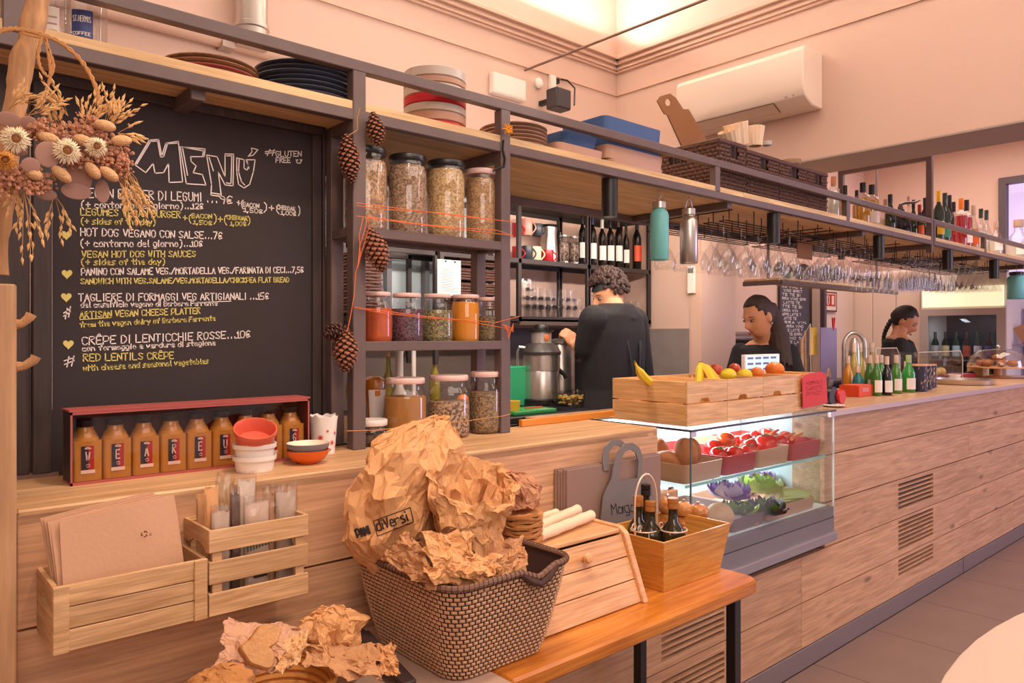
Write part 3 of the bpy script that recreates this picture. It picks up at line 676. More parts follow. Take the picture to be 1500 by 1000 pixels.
part('end_panel', MB().bx((w_-th,th,0),(w_,d_,h_)), WCRATEY, c1)
part('bottom_panel', MB().bx((th,th,0),(w_-th,d_,.006)), WCRATE, c1); part('back_panel', MB().bx((th,d_-.006,.006),(w_-th,d_,h_)), WCRATE, c1)
# right crate
x0_,x1_,zt_ = .503,.706,1.079
c2 = thing('wooden_crate','slatted wooden crate full of wrapped cutlery packets, right one on the counter front','crate',(x0_,Y0,Z0),0,'crates hung on the counter front')
w_=x1_-x0_; h_=zt_-Z0; sl=.043
for k in range(3):
    z = k*(h_-sl)/2
    part('slat', MB().bx((0,-.0,z),(w_,th*.7,z+sl)), WCRATE, c2, bevel=.001)
    part('slat', MB().bx((0,d_-.006,z),(w_,d_,z+sl)), WCRATE, c2, bevel=.001)
    if k == 2: mb = MB().prism([(.006,0),(.02,0),(.045,.012),(.09,.012),(.115,0),(.139,0),(.139,sl),(.006,sl)],0,.006, MX(((0,0,1,0),(1,0,0,0),(0,1,0,z),(0,0,0,1))))
    else: mb = MB().bx((0,.006,z),(.006,d_-.006,z+sl))
    part('slat', mb, WCRATEY, c2)
    part('slat', MB().bx((w_-.006,.006,z),(w_,d_-.006,z+sl)), WCRATEY, c2, bevel=.001)
for xx in (.008,w_-.026): part('post', MB().bx((xx,th*.7,0),(xx+.018,th*.7+.012,h_-.004)), WCRATE, c2); part('post', MB().bx((xx,d_-.018,0),(xx+.018,d_-.006,h_-.004)), WCRATE, c2)
part('bottom_panel', MB().bx((.006,.006,0),(w_-.006,d_-.006,.005)), WCRATE, c2)
# folded paper bags in the left crate
def sheet(nm, lab, pts, th, m, grp=None, cat='paper bag', wav=.0015, seed=0, n=(14,8)):
    """slightly wavy sheet stack spanned by 4 world corners (bl, br, tr, tl), thickness along +Y"""
    a,b,c,d = [V(p) for p in pts]; o = a.copy(); mb = MB(); A = []; B = []
    for j in range(n[1]+1):
        for i in range(n[0]+1):
            u = i/n[0]; v_ = j/n[1]; p = (a*(1-u)+b*u)*(1-v_)+(d*(1-u)+c*u)*v_
            y = NZ.noise(p*9+V((seed,0,0)))*wav*4; A.append(p-o+V((0,y,0))); B.append(p-o+V((0,y+th,0)))
    N = n[0]+1; fs = []
    for j in range(n[1]):
        for i in range(n[0]):
            q = j*N+i; fs.append((q,q+1,q+1+N,q+N)); 
    L = len(A); f2 = [tuple(L+i for i in reversed(f)) for f in fs]
    edge = [i for i in range(n[0])]; fr = [(i+1,i,L+i,L+i+1) for i in range(n[0])]+[(n[1]*N+i, n[1]*N+i+1, L+n[1]*N+i+1, L+n[1]*N+i) for i in range(n[0])]
    fr += [(j*N,(j+1)*N,L+(j+1)*N,L+j*N) for j in range(n[1])]+[((j+1)*N+n[0], j*N+n[0], L+j*N+n[0], L+(j+1)*N+n[0]) for j in range(n[1])]
    mb.add(A+B, fs+f2+fr); return single(nm, mb, m, lab, cat, o, group=grp, smooth=True)
KR = mat('kraft_bag_sheet','cfa180',.65,bump=.15,bscale=120,var=.05,vscale=5)
fy = Y0+.03
pts = [V((X0+.026,fy,Z0+.01)), V((X1-.02,fy,Z0+.01)), aY(255,724,fy+.02), aY(87,765,fy+.015)]
sh = sheet('paper_bag','flat folded brown paper bag with a recycling mark, foremost in the left crate', pts, .004, KR, 'folded paper bags in the left crate')
for i in range(4):
    dy = .008+.006*i; off = V((-.012-.004*i, dy, .002*i))
    sheet('paper_bag', ['second flat paper bag, right behind the one with the recycling mark','third flat paper bag in the left crate','fourth flat paper bag in the left crate','rearmost flat paper bag in the left crate'][i],
        [V((X0+.024,fy+dy,Z0+.01)), V((X1-.022,fy+dy,Z0+.01)), pts[2]+off*1.0+V((-.01,0,0)), pts[3]+off], .004, KR, 'folded paper bags in the left crate', seed=i+3)
mb = MB(); o = pts[0]; c_ = aY(210,781,fy+.008)
for q in range(3):
    t0 = q*2*pi/3+.4; L = [((cos(t0+s*.28)*.0052), (sin(t0+s*.28)*.0052)) for s in range(5)]
    ribbons(mb, [L, [L[-1],(L[-1][0]*.6,L[-1][1]*.6)]], .0016, 0, lambda u,v,t:(c_.x-o.x+u, c_.y-o.y-.0065, c_.z-o.z+v))
ribbons(mb, [[(.008,-.002),(.012,-.002)],[(.008,-.004),(.013,-.004)],[(.009,.000),(.012,.000)]], .0008,0,lambda u,v,t:(c_.x-o.x+u, c_.y-o.y-.0065, c_.z-o.z+v))
part('recycling_mark', mb, INK, sh)
# cutlery packets in the right crate
FILM = glass('crinkled_film', (1,.97,.94), fac=.35, rough=.3, tint=.93)
def packet(nm, lab, px0, py0, px1, py1, y, m, seed, film=True, lean=.0, cat='packet', taper=0):
    a = aY(px0,py1,y); b = aY(px1,py1,y); c = aY(px1,py0,y); d = aY(px0,py0,y)
    z0 = Z0+.006; W = (b.x-a.x)/2; H = (c.z+d.z)/2-z0; cx = (a.x+b.x)/2
    t = thing(nm, lab, cat, (cx,y,z0), 0, 'wrapped packets in the right crate')
    t.rotation_euler.y = lean
    def blob(s, dpth, amp, nn=(9,16)):
        mb = MB(); A = []; 
        for side in (-1,1):
            for j in range(nn[1]+1):
                for i in range(nn[0]+1):
                    u = i/nn[0]*2-1; v_ = j/nn[1]; e = max(0,1-abs(u)**5)**.5*(min(1,(1-v_)*6))
                    p = V((u*W*s*(1-taper*v_), side*dpth*e, v_*H*(1 if s > .97 else .93)))
                    dd = (crease(p,38,seed)-.3)*amp; A.append((p.x+dd*.4, p.y+side*dd*(1 if abs(u) < .99 else 0), p.z+(NZ.noise(V((u*2,seed,side*0)))*.012*s if j == nn[1] else 0)))
        N = nn[0]+1; M_ = N*(nn[1]+1); fs = []
        for j in range(nn[1]):
            for i in range(nn[0]): q = j*N+i; fs.append((q,q+1,q+N+1,q+N)); fs.append((M_+q+1,M_+q,M_+q+N,M_+q+N+1))
        mb.add(A, fs); return mb
    part('contents', blob(.86,.006,.003), m, t, smooth=True, ang=30)
    if film: part('film', blob(1.0,.010,.008), FILM, t)
    return t
cutlery = wood('birch_cutlery','c79a6c','e0bb90',(30,30,4),.6)
packet('cutlery_packet','orange brown paper packet at the left corner of the slatted crate', 286,708,304,760,Y0+.09, PAPERD, 1, False)
packet('cutlery_packet','kraft paper packet with torn top, second from the left in the slatted crate', 298,700,322,775,Y0+.05, PAPER, 2, False)
packet('cutlery_packet','film wrapped wooden cutlery left of centre in the slatted crate', 316,693,345,780,Y0+.10, cutlery, 3)
packet('cutlery_packet','crumpled clear packet of pale cutlery at the front left of the slatted crate', 308,738,338,780,Y0+.03, mat('pale_cutlery','cbb3a2',.6), 4)
packet('cutlery_packet','clear packet of dark cutlery behind the pale one', 336,712,352,780,Y0+.04, mat('dark_cutlery','6b5148',.6), 5)
p6 = packet('cutlery_packet','tall film wrapped packet in the middle of the slatted crate', 346,690,376,775,Y0+.08, mat('white_cutlery','e6d6ca',.6), 6)
p7 = packet('cutlery_packet','packet with green printing at the front of the slatted crate', 356,724,396,772,Y0+.028, mat('pale_bag','d8bfae',.6), 7)
p8 = packet('cutlery_packet','square kraft packet with a small green mark in the slatted crate', 384,712,412,765,Y0+.06, KR, 8)
p9 = packet('cutlery_packet','flat packet with a barcode label at the right of the slatted crate', 402,708,436,762,Y0+.05, mat('grey_paper_pack','cdb8ac',.6), 9)
part('barcode_label', MB().bx((.008,-.0135,.095),(.024,-.0125,.145)), PAPERW, p9)
mb = MB()
for i in range(9): mb.bx((.0105+i*.0013,-.0145,.112),(.0105+i*.0013+.0007,-.0138,.138))
part('barcode', mb, INK, p9)
mb = MB()
for i in range(9): mb.bx((-.026+i*.006,-.0158,.100+i*.0012),(-.026+i*.006+.003,-.0148,.112+i*.0012))
part('green_print', mb, mat('green_print','3f5f42',.6), p7)
for pz in (p9,p7): part('black_label', MB().bx((-.012,-.0145,.045),(.016,-.0137,.06)).bx((-.012,-.0145,.01),(.008,-.0137,.022)), INK, pz)
# ================================================================ pinecones, twine
TWINE = mat('jute_twine','c18a55',.85,bump=.4,bscale=300)
ORANGE = mat('orange_string','e8743a',.7)
CONE = mat('pinecone_scale','9a6248',.7,var=.2,vscale=60); CONED = mat('pinecone_core','3f2620',.8)
def pinecone(lab, ptop, pbot, Y, wpx, seed=0, mcol=None):
    """cone from stem point to tip (pixels) on plane Y"""
    a = aY(*ptop, Y); b = aY(*pbot, Y); L = (b-a).length; Rm = wpx*mpp(a)/2
    t = thing('pinecone', lab, 'pinecone', a, 0, 'pinecones hanging on the steel rack')
    q = (b-a).to_track_quat('Z','X').to_matrix().to_4x4()
    prof = lambda s: Rm*(.35+.65*sin(min(1,s*2.2)*pi/2))*(1 if s < .45 else max(.22, cos((s-.45)*1.25/.55*1.05)))
    mb = MB().lathe([(0,0)]+[(prof(i/8)*.62, L*i/8) for i in range(9)]+[(0,L)], 10, q); part('core', mb, CONED, t, smooth=True)
    mb = MB(); n = int(L*1000/1.15); ga = 2.39996
    for i in range(n):
        s = (i+.5)/n; r = prof(s); ph = i*ga+seed; z = L*s
        w_ = r*.36+.0015; ln = r*.42; e = MX.Rotation(ph,4,'Z')
        pts = [(r*.55,-w_*.5,z-.001),(r*.55,w_*.5,z-.001),(r*.98,-w_*.62,z+ln*.55),(r*.98,w_*.62,z+ln*.55),(r*1.06,0,z+ln*.95),(r*.97,-w_*.5,z+ln*.3),(r*.97,w_*.5,z+ln*.3),(r*1.12,0,z+ln*.55)]
        mb.add(pts, [(0,1,3,2),(2,3,4),(5,2,7),(2,4,7),(4,3,7),(3,6,7),(5,7,6),(0,5,6,1)], q@e)
    part('scale_cover', mb, mcol or CONE, t, kind='stuff'); return t
YPc = 1.79
pinecone('long pinecone hanging left of the rack post beside the blackboard corner', (507,196),(516,268), YPc+.02, 30)
pinecone('small pinecone tied at the top of the rack post above the jars', (546,164),(554,214), YPc, 26, 1)
pinecone('pinecone hanging tilted below the top jar shelf', (541,334),(561,398), YPc-.01, 34, 2)
pinecone('pinecone hanging lowest, beside the paprika jar shelf', (509,483),(505,545), YPc, 34, 3)
pinecone('dark pinecone lying sideways beside the lowest hanging one', (511,482),(474,490), YPc+.03, 26, 4, mat('pinecone_scale_dark','6b4236',.75,var=.2,vscale=60))
def string(nm, lab, pts, Y, r, m, cat='string', group=None, n=5):
    P_ = [aY(x,y,Y) if len(p3) == 2 else aY(x,y,p3[2]) for p3 in pts for x,y in [p3[:2]]]
    # smooth the line a little
    return single(nm, MB().tube(P_, r, n), m, lab, cat, group=group, smooth=True)
string('twine','thin orange twine holding the two lower pinecones on the post',[(532,318),(526,345),(528,370),(521,400),(519,430),(514,460),(509,484)],YPc-.012,.0012,ORANGE,'twine')
string('twine','orange twine loop tied at the post above the tilted pinecone',[(538,318),(541,330),(537,345),(529,372),(524,392),(527,360),(534,338),(538,320)],YPc-.02,.001,ORANGE,'twine')
string('twine','pale twine at the top of the post holding the long pinecone',[(527,158),(523,175),(524,190),(511,198)],YPc-.0,.0013,TWINE,'twine')
for i,(lab,pts) in enumerate([('upper orange string across the seed jars on the top shelf',[(522,297),(568,303),(625,310),(684,318),(727,322),(752,325)]),('second orange string across the seed jars',[(522,301),(570,307),(650,312),(727,322),(752,325)]),
    ('third orange string low across the seed jars',[(522,316),(560,322),(625,330),(684,337),(727,342),(752,345)]),('lowest orange string across the seed jars',[(538,317),(600,326),(660,333),(727,337),(752,345)]),
    ('orange string across the spice jars on the middle shelf',[(519,450),(560,455),(620,463),(683,469),(727,472),(762,463)]),('second orange string across the spice jars',[(519,451),(560,458),(620,465),(683,470),(737,480),(750,484)])]):
    string('string', lab, pts, 1.80+.002*i, .0011, ORANGE, group='strings across the jar shelves')
string('string','pale twine tied across the lowest big jars to the right post',[(508,631),(548,630),(600,625),(680,617),(737,609),(748,606)],1.79,.0013,TWINE)
mb = MB()
for i in range(5): mb.tube([aY(736+i*2,475+i*2,1.80), aY(748-i,480+i*4,1.80), aY(752,486-i*3,1.79)], .0016, 5)
single('string_knot', mb, ORANGE, 'bunched orange string knot on the right post', 'string', smooth=True)['kind'] = 'stuff'
# yellow ribbon bow
mb = MB(); p0 = aY(741,190,1.81)
for i in range(7): a = i*.9; mb.tube([p0+V((0,-.004,0)), p0+V((.014*cos(a),-.016,.014*sin(a))), p0+V((.022*cos(a+.5),-.01,.018*sin(a+.5))), p0+V((.006*cos(a),-.012,.004*sin(a)))], .003, 5)
single('ribbon_bow', mb, mat('yellow_ribbon','e8a024',.5), 'yellow ribbon bow tied on the rack post beside the plate stack', 'ribbon', smooth=True)['kind']='stuff'
# ================================================================ jars
LBK = mat('black_lid','1f1c1d',.3); LPK = mat('pale_pink_lid','e6c2bb',.35)
def jar(lab, px, Y, z, wpx, topy, content, fill, lid, shape='straight', grp='jars of seeds on the top jar shelf', lidh=.016, noglass=False):
    c = base(px, Y, z); r = wpx*mpp(c)/2; H = zat(px, topy, Y)-z
    t = thing('glass_jar', lab, 'jar', (c.x,Y,z+.0005), 0, grp); b = H-lidh
    if shape == 'straight': pr = [(r*.86,.0),(r*.97,.006),(r,.02),(r,b*.86),(r*.93,b*.92),(r*.88,b*.94),(r*.88,b)]
    elif shape == 'round': pr = [(r*.80,.0),(r*.93,.006),(r,.025),(r,b*.62),(r*.96,b*.74),(r*.86,b*.84),(r*.82,b*.88),(r*.82,b)]
    else: pr = [(r*.88,.0),(r*.98,.006),(r,.015),(r,b*.74),(r*.96,b*.80),(r*.84,b*.86),(r*.82,b*.9),(r*.85,b)]
    part('glass_body', MB().lathe(pr, 28, cap=False), GLASSJ, t, smooth=True, ang=60)
    ff = fill*b; cp = [(0,.003),(r*.80,.003),(r*.92,.009)]; 
    for k in range(1,8):
        zz = .012+(ff-.012)*k/7
        for (r0,z0),(r1,z1) in zip(pr[:-1],pr[1:]):
            if z0 <= zz <= z1+1e-9: rr = r0+(r1-r0)*(zz-z0)/max(1e-6,z1-z0); break
        cp.append((rr*.955, zz))
    cp.append((0,ff+.002)); part('contents', MB().lathe(cp, 24), content, t, smooth=True, ang=50)
    lr = pr[-1][0]*1.06 if shape != 'straight' else r*.97
    part('lid', MB().lathe([(lr*.97,b-.003),(lr,b-.001),(lr,H-.003),(lr*.96,H),(lr*.85,H),(lr*.83,H-.001),(0,H-.001)], 28), lid, t, smooth=True, ang=45)
    return t
G1 = grain('sunflower_seed','8f7055','c9a57c',150); G2 = grain('mixed_grain','7f6450','b3977a',190); G3 = grain('oat_flake','b08d5e','dcbd8c',170); G4 = grain('barley','a5825c','cfa97c',190)
YJ = 1.888; Z3 = 1.742
jar('large jar of light brown seeds with black lid behind the left post, top jar shelf',536,YJ,Z3,62,219,G1,.90,LBK)
jar('large jar of grey brown seeds with black lid, second on the top jar shelf',597,YJ,Z3,57,230,G2,.93,LBK)
jar('large jar of pale oats with black lid, third on the top jar shelf',653,YJ,Z3,57,238,G3,.95,LBK)
jar('large jar of seeds with pale pink lid, rightmost on the top jar shelf',704.5,YJ,Z3,45,250,G4,.93,LPK,lidh=.014)
Z4 = 1.423; gm='spice jars on the middle jar shelf'
jar('small jar of orange red paprika on the middle shelf',553,YJ,Z4,44,428,mat('paprika','c4541f',.9,var=.15,vscale=60),.74,LPK,'round',gm,.009)
jar('small jar of dark purple dried flowers, second on the middle shelf',596,YJ,Z4,48,430,grain('dark_petals','3a2430','7a5262',220),.74,LPK,'round',gm,.009)
jar('small jar of dried green leaves, third on the middle shelf',641,YJ,Z4,46,431,grain('dried_leaves','5e5636','a5976a',200),.72,LPK,'round',gm,.009)
jar('small jar of bright yellow turmeric on the middle shelf',682,YJ,Z4,41,432,mat('turmeric','e09016',.85,var=.08,vscale=40),.90,LPK,'straight',gm,.009)
jar('smallest jar of grey green herbs, rightmost on the middle shelf',716,YJ,Z4,36,436,grain('dried_herbs','5f513d','98845f',200),.62,LPK,'round',gm,.009)
gl_='big jars on the ledge below the steel shelves'
jar('big jar of fine brown powder with pink lid on the ledge',594,1.872,1.1365,63,553,mat('brown_powder','ad7838',.9,var=.08,vscale=30),.76,LPK,'wide',gl_,.014)
jar('big half full jar of speckled seeds, middle one on the ledge',658,1.872,1.1365,62,549,grain('speckled_seed','6b4d3a','c9ab8c',170),.62,LPK,'wide',gl_,.014)
jar('tall narrow jar of grey seeds by the right post on the ledge',710,1.872,1.1365,47,544,grain('cumin_seed','6a543c','a78c66',200),.72,LPK,'wide',gl_,.014)
jar('small low jar with white lid beside the left post',545,1.872,1.1365,50,614,grain('dark_seed','3c2c28','6b5549',200),.5,mat('white_lid','e9dcd6',.4),'wide',gl_,.014)
# honey squeeze bottle, tea box behind the left post
c = base(549,2.0,1.1365); t = thing('honey_bottle','squeeze honey bottle with orange flower label seen behind the left rack post','bottle',c)
H = .19; mb = MB(); pr=[(.024,0),(.027,.01),(.030,.09),(.038,.15),(.036,.18),(.02,.19)]
part('bottle_body', MB().lathe([(r_*.8,z) for r_,z in pr],20), mat('honey','c4761f',.2), t, smooth=True)
part('bottle_shell', MB().lathe(pr,20,cap=False), GLASSJ, t, smooth=True)
part('label', MB().add([(.032*cos(a)*s,.032*sin(a)*s,z) for z,s in ((.06,.96),(.15,1.22)) for a in [R(-150+12*i) for i in range(8)]], [(i,i+1,9+i,8+i) for i in range(7)]), PAPERW, t)
part('label_flower', MB().box((-.012,-.0375,.14),(.016,.004,.016)), mat('orange_print','e08326',.6), t)
c = base(521,1.99,1.1365); t = thing('honey_bottle','honey bottle with white dipper pattern left of the left post','bottle',c)
part('bottle_body', MB().lathe([(.02,0),(.023,.1),(.03,.15),(.026,.18),(.014,.19),(0,.19)],16), mat('honey','c4761f',.2), t, smooth=True)
part('bottle_cap', MB().lathe([(.015,.19),(.015,.20),(0,.202)],16), WHITEP, t, smooth=True)
c = base(507,1.99,1.1365); single('spice_packet', MB().bx((-.01,-.006,0),(.01,.006,.075)), mat('speckled_box','c9a184',.6,var=.3,vscale=200), 'narrow speckled packet standing left of the left rack post', 'packet', c, bevel=.001)
# ================================================================ dishes on top of the rack
def disc_stack(nm, labs, grp, px, Y, wpx, zs, hs, mats, prof='plate', cat='plate', wob=0):
    c = base(px, Y, ZS); r = wpx*mpp(c)/2; z = ZS+.0005; out = []
    if zs: f_ = (zat(px,zs,Y-r*.75)-ZS)/sum(hs); hs = [h*f_ for h in hs]
    for i,h in enumerate(hs):
        if prof == 'plate': pr = [(r*.62,0),(r*.66,.002),(r*.97,h*.78),(r,h*.95),(r*.985,h*1.15),(r*.93,h),(r*.62,.006),(0,.006)]
        elif prof == 'flat': pr = [(r*.96,0),(r,.003),(r,h-.003),(r*.97,h-.0008),(0,h-.0008)]
        else: pr = [(r*.93,0),(r*.97,.002),(r,h*.3),(r,h*.94),(r*.985,h*.97),(r*.95,h*.94),(r*.93,.004),(0,.004)]
        out.append(single(nm, MB().lathe(pr, 40), mats[i % len(mats)], labs[i], cat, (c.x+random.uniform(-wob,wob),Y,z), group=grp, smooth=True, ang=50)); z += h
    return out
WB = wood('round_board_wood','8d6247','b98a66',(3,20,20),.5,rnd=.1)
YT = 2.02
disc_stack('serving_board',['brown round board at the bottom of the left stack','pinkish board in the middle of the left stack','thin brown board near the top of the left stack','topmost round brown board above the blackboard'],'round serving boards on the rack',308,1.99,136,84,[.010,.007,.008,.007],[WB,mat('pinkish_plate','b8605a',.5),WB,WB],'plate','board')
ordn = ['bottom','second','third','fourth','fifth','sixth','topmost']
disc_stack('dark_plate',['%s dark slate blue plate of the stack above the blackboard'%o for o in ordn],'dark plates on the rack',448,1.99,146,91,[.0125]*7,[mat('dark_blue_plate','4b5060',.3,var=.1,vscale=20)],'plate','plate',.003)
RED = mat('red_tin','c2202c',.35); GREYC = mat('pale_grey_tin','c6b8ab',.4); BEIGE = mat('beige_tin','b98b72',.5)
c7 = ['red','beige','pale grey','red','pale grey','beige','grey']
disc_stack('cake_tin',['%s round bowl, %s of the striped stack'%(a,b) for a,b in zip(c7,['lowest','second','third','fourth','fifth','sixth','topmost'])],'striped stack of round bowls on the rack',637,1.965,91,95,[.027,.034,.030,.033,.036,.024,.036],[RED,BEIGE,GREYC,RED,GREYC,BEIGE,GREYC],'flat','bowl')
disc_stack('side_plate',['%s beige plate with dark rim in the stack by the yellow bow'%o for o in ordn[:6]],'beige plates by the yellow bow',752,1.975,100,178,[.0145]*6,[mat('beige_plate','b58f78',.4,var=.12,vscale=15)],'plate','plate',.002)
# glass vases at the far left
BLUEL = mat('navy_blue_label','3a4680',.5)
for i,(px,wpx,Y,lab) in enumerate([(126,56,1.93,'clear glass vase with a blue label standing on the rack shelf'),(78,46,1.95,'clear glass vase with a white label behind the branch')]):
    c = base(px,Y,ZS); r = wpx*mpp(c)/2; t = thing('glass_vase', lab, 'vase', c)
    part('glass_body', MB().lathe([(0,.004),(r*.9,.004),(r*.94,0),(r,.01),(r,.26),(r*.97,.26),(r*.96,.012)],24), GLASS, t, smooth=True)
    a0 = -2.45 if i == 0 else -2.4; n=10; rr = r+.0008
    part('label', MB().add([(rr*cos(a0+k*.11),rr*sin(a0+k*.11),z) for z in (.012,.085) for k in range(n)],[(k,k+1,n+k+1,n+k) for k in range(n-1)]), BLUEL if i == 0 else PAPERW, t, smooth=True)
    if i == 0:
        mb = MB(); st, W = strokes('ST HERMIS'); ribbons(mb, [[(x/W,y_) for x,y_ in L] for L in st], .012, 0, lambda u,v,tt:(0,0,0)) if False else None
        for s,z_,h in (('ST.HERMIS',.058,.0022),('COFFEE',.028,.0012)):
            st, W = strokes(s)
            for L in st:
                for q in range(len(L)-1):
                    pq = []
                    for (x,y_) in (L[q],L[q+1]):
                        a = a0+.08+x/W*.80; pq.append(((rr+.0006)*cos(a),(rr+.0006)*sin(a),z_+y_*h))
                    mb.tube(pq, .0007, 4)
        part('label_print', mb, PAPERW, t, kind='stuff')
    elif i == 1: part('label_print', MB().add([((rr+.0006)*cos(a0+.1+k*.15),(rr+.0006)*sin(a0+.1+k*.15),z) for z in (.03,.034,.045,.049,.06,.064) for k in range(6)],[(k+12*j,k+1+12*j,7+k+12*j,6+k+12*j) for j in range(3) for k in range(5)]), mat('pink_grey_print','b9a09a',.7), t, kind='stuff')
# blue and beige dishes
def dish(lab, px, Y, z, wX, wY, h, m, rz=0, inv=False):
    c = base(px, Y, z)
    mb = MB().tray((0,0,0),(wX,wY,h),.03,.006,taper=.006)
    return single('oven_dish', mb, m, lab, 'dish', (c.x,Y,z), rz, 'blue and beige dishes on the rack', smooth=True, ang=40)
BL = mat('blue_stoneware','3d5f93',.5,var=.05); BG = mat('beige_stoneware','c79c82',.45)
xA = (base(823,1.86,0).x, base(912,1.86,0).x, base(974,1.86,0).x)
def dishbox(lab, x0,x1,y0,y1,z0,h,m,cat='dish'):
    return single('oven_dish', MB().tray((0,0,0),(x1-x0,y1-y0,h),.025,.006,taper=.004), m, lab, cat, ((x0+x1)/2,(y0+y1)/2,z0), 0, 'blue and beige dishes on the rack', smooth=True, ang=40)
dy0 = 1.86
xb0 = aY(823,215,dy0).x; xb1 = aY(884,230,dy0).x; xb2 = aY(974,250,dy0).x
zq = lambda x,y: zat(x,y,dy0)-ZS
h1,h2,h3,h4 = zq(925,238),zq(920,218),zq(915,200),zq(912,174)
dishbox('beige rectangular dish under the left blue one', xb0-.02, xb1+.01, dy0+.0, dy0+.30, ZS+.001, zq(823,208), BG)
dishbox('thin beige dish at the bottom beside the wicker basket', xb1+.04, xb2, dy0, dy0+.24, ZS+.0005, h1, BG)
dishbox('beige rectangular dish under the right blue stack', xb1+.02, xb2, dy0+.0, dy0+.24, ZS+h1+.001, h2-h1, BG)
dishbox('blue dish lower at the left resting over the beige one', xb0+.04, xb1+.01, dy0+.03, dy0+.34, ZS+.002+zq(823,208), .055, BL)
dishbox('blue dish in the middle resting on the right beige dish', xb1+.02, xb2-.0, dy0+.01, dy0+.25, ZS+h2+.002, h3-h2-.001, BL)
dishbox('topmost blue dish beside the wicker basket', xb1+.02, xb2, dy0+.01, dy0+.25, ZS+h3+.002, h4-h3, BL)
# ================================================================ dark wicker baskets on the rack
WK = mat('dark_wicker','5b3a30',.6,var=.25,vscale=60); WKD = mat('dark_wicker_inside','2c1b17',.8)
def wicker(lab, x0, x1, y0, y1, z, h, grp, nrow, m=WK, hole=True, step=.013, cat='basket'):
    t = thing('wicker_basket', lab, cat, ((x0+x1)/2,(y0+y1)/2,z), 0, grp)
    W = (x1-x0)/2; D_ = (y1-y0)/2
    part('liner', MB().tray((0,0,.001),(2*W-.014,2*D_-.014,h-.012),.01,.003), WKD, t)
    # perimeter samples
    per = []; 
    def seg(a,b):
        n = max(2,int(math.hypot(b[0]-a[0],b[1]-a[1])/step)); return [((a[0]+(b[0]-a[0])*i/n),(a[1]+(b[1]-a[1])*i/n)) for i in range(n)]
    cs = [(-W,-D_),(W,-D_),(W,D_),(-W,D_)]; nr = [(0,-1),(1,0),(0,1),(-1,0)]
    for k in range(4):
        for p in seg(cs[k],cs[(k+1)%4]): per.append((p,nr[k]))
    mb = MB(); dz = h/nrow
    for j in range(nrow):
        zc = dz*(j+.5); pts = []
        hr = dz*.46
        N = len(per); vs = []
        for i,(p,n_) in enumerate(per):
            o = .0032*(1 if (i+j) % 2 else -1)
            for (a,b) in ((o-.002,-hr),(o+.0022,-hr*.35),(o+.0022,hr*.35),(o-.002,hr)): vs.append((p[0]+n_[0]*a, p[1]+n_[1]*a, zc+b))
        fs = []
        for i in range(N):
            k = (i+1) % N
            if hole and nrow*.66 < j < nrow*.9 and per[i][1] in ((0,-1),(-1,0)):
                p = per[i][0]; L = W if per[i][1] == (0,-1) else D_; q = p[0] if per[i][1] == (0,-1) else p[1]
                if abs(q) < .04: continue
            for m_ in range(3): fs.append((i*4+m_, k*4+m_, k*4+m_+1, i*4+m_+1))
        mb.add(vs, fs)
    for i in range(0,len(per),3):
        p,n_ = per[i]; mb.box((p[0],p[1],h/2),(.003,.003,h-.006))
    part('weave', mb, m, t, kind='stuff')
    mb = MB(); pts = [(W*a,D_*b,h) for a,b in ((-1,-1),(0,-1),(1,-1),(1,0),(1,1),(0,1),(-1,1),(-1,0))]
    mb.tube(pts, .0055, 6, closed=True); mb.tube([(p[0]*1.01,p[1]*1.01,p[2]-.008) for p in pts], .004, 6, closed=True); part('rim', mb, m, t, smooth=True)
    return t
wy0, wy1 = 1.875, 2.36
wx = [aY(1054,240,wy0).x] + [aY(x,270,wy0).x for x in (1093,1141,1182,1212)]
wl = ['largest dark wicker basket with a cardboard bat and paper cones, nearest on the rack','second dark wicker basket behind the nearest one on the rack','third dark wicker basket with a plate stack on the rack','rearmost dark wicker basket beside the clear bottle']
hw = zat(1054,203,wy0)-ZS
for i in range(4): wicker(wl[i], wx[i]+.002, wx[i+1]-.002, wy0, wy1, ZS+.001, [hw,zat(1100,222,wy0)-ZS,zat(1145,236,wy0)-ZS,zat(1185,248,wy0)-ZS][i], 'dark wicker baskets on the rack', 13)
# cardboard bat in the basket
p = [aY(x,y,2.25) for x,y in [(962,148),(967,141),(981,137),(990,144),(1000,160),(1008,160),(1046,226),(1008,236),(977,168),(973,167)]]
o = p[0].copy(); hole = [aY(978+4.5*cos(a),150+5.5*sin(a),2.25)-o for a in [2*pi*i/10 for i in range(10)]]
def holed_plate(outer, hole, y0, y1):
    """plate with a hole, outer/hole are x,z lists; bridged by a fan"""
    me = bmesh.new(); cu = bpy.data.curves.new('c','CURVE'); cu.dimensions='2D'; cu.fill_mode='BOTH'; cu.extrude=(y1-y0)/2
    for L in (outer,hole):
        s = cu.splines.new('POLY'); s.points.add(len(L)-1)
        for q,pp in zip(s.points,L): q.co = (pp[0],pp[1],0,1)
        s.use_cyclic_u = True
    ob_ = bpy.data.objects.new('c',cu); COL.objects.link(ob_); m_ = bpy.data.meshes.new_from_object(ob_); bpy.data.objects.remove(ob_); bpy.data.curves.remove(cu); me.free()
    m_.transform(MX(((1,0,0,0),(0,0,-1,(y0+y1)/2),(0,1,0,0),(0,0,0,1)))); return m_
me = holed_plate([((q-o).x,(q-o).z) for q in p], [(q.x,q.z) for q in hole], -.003, .003)
me.materials.append(mat('brown_cardboard','996844',.8)); b_ = ob('serving_bat', me, None, o); tag(b_,'brown cardboard bat with a hole in its handle sticking out of the wicker basket','board')
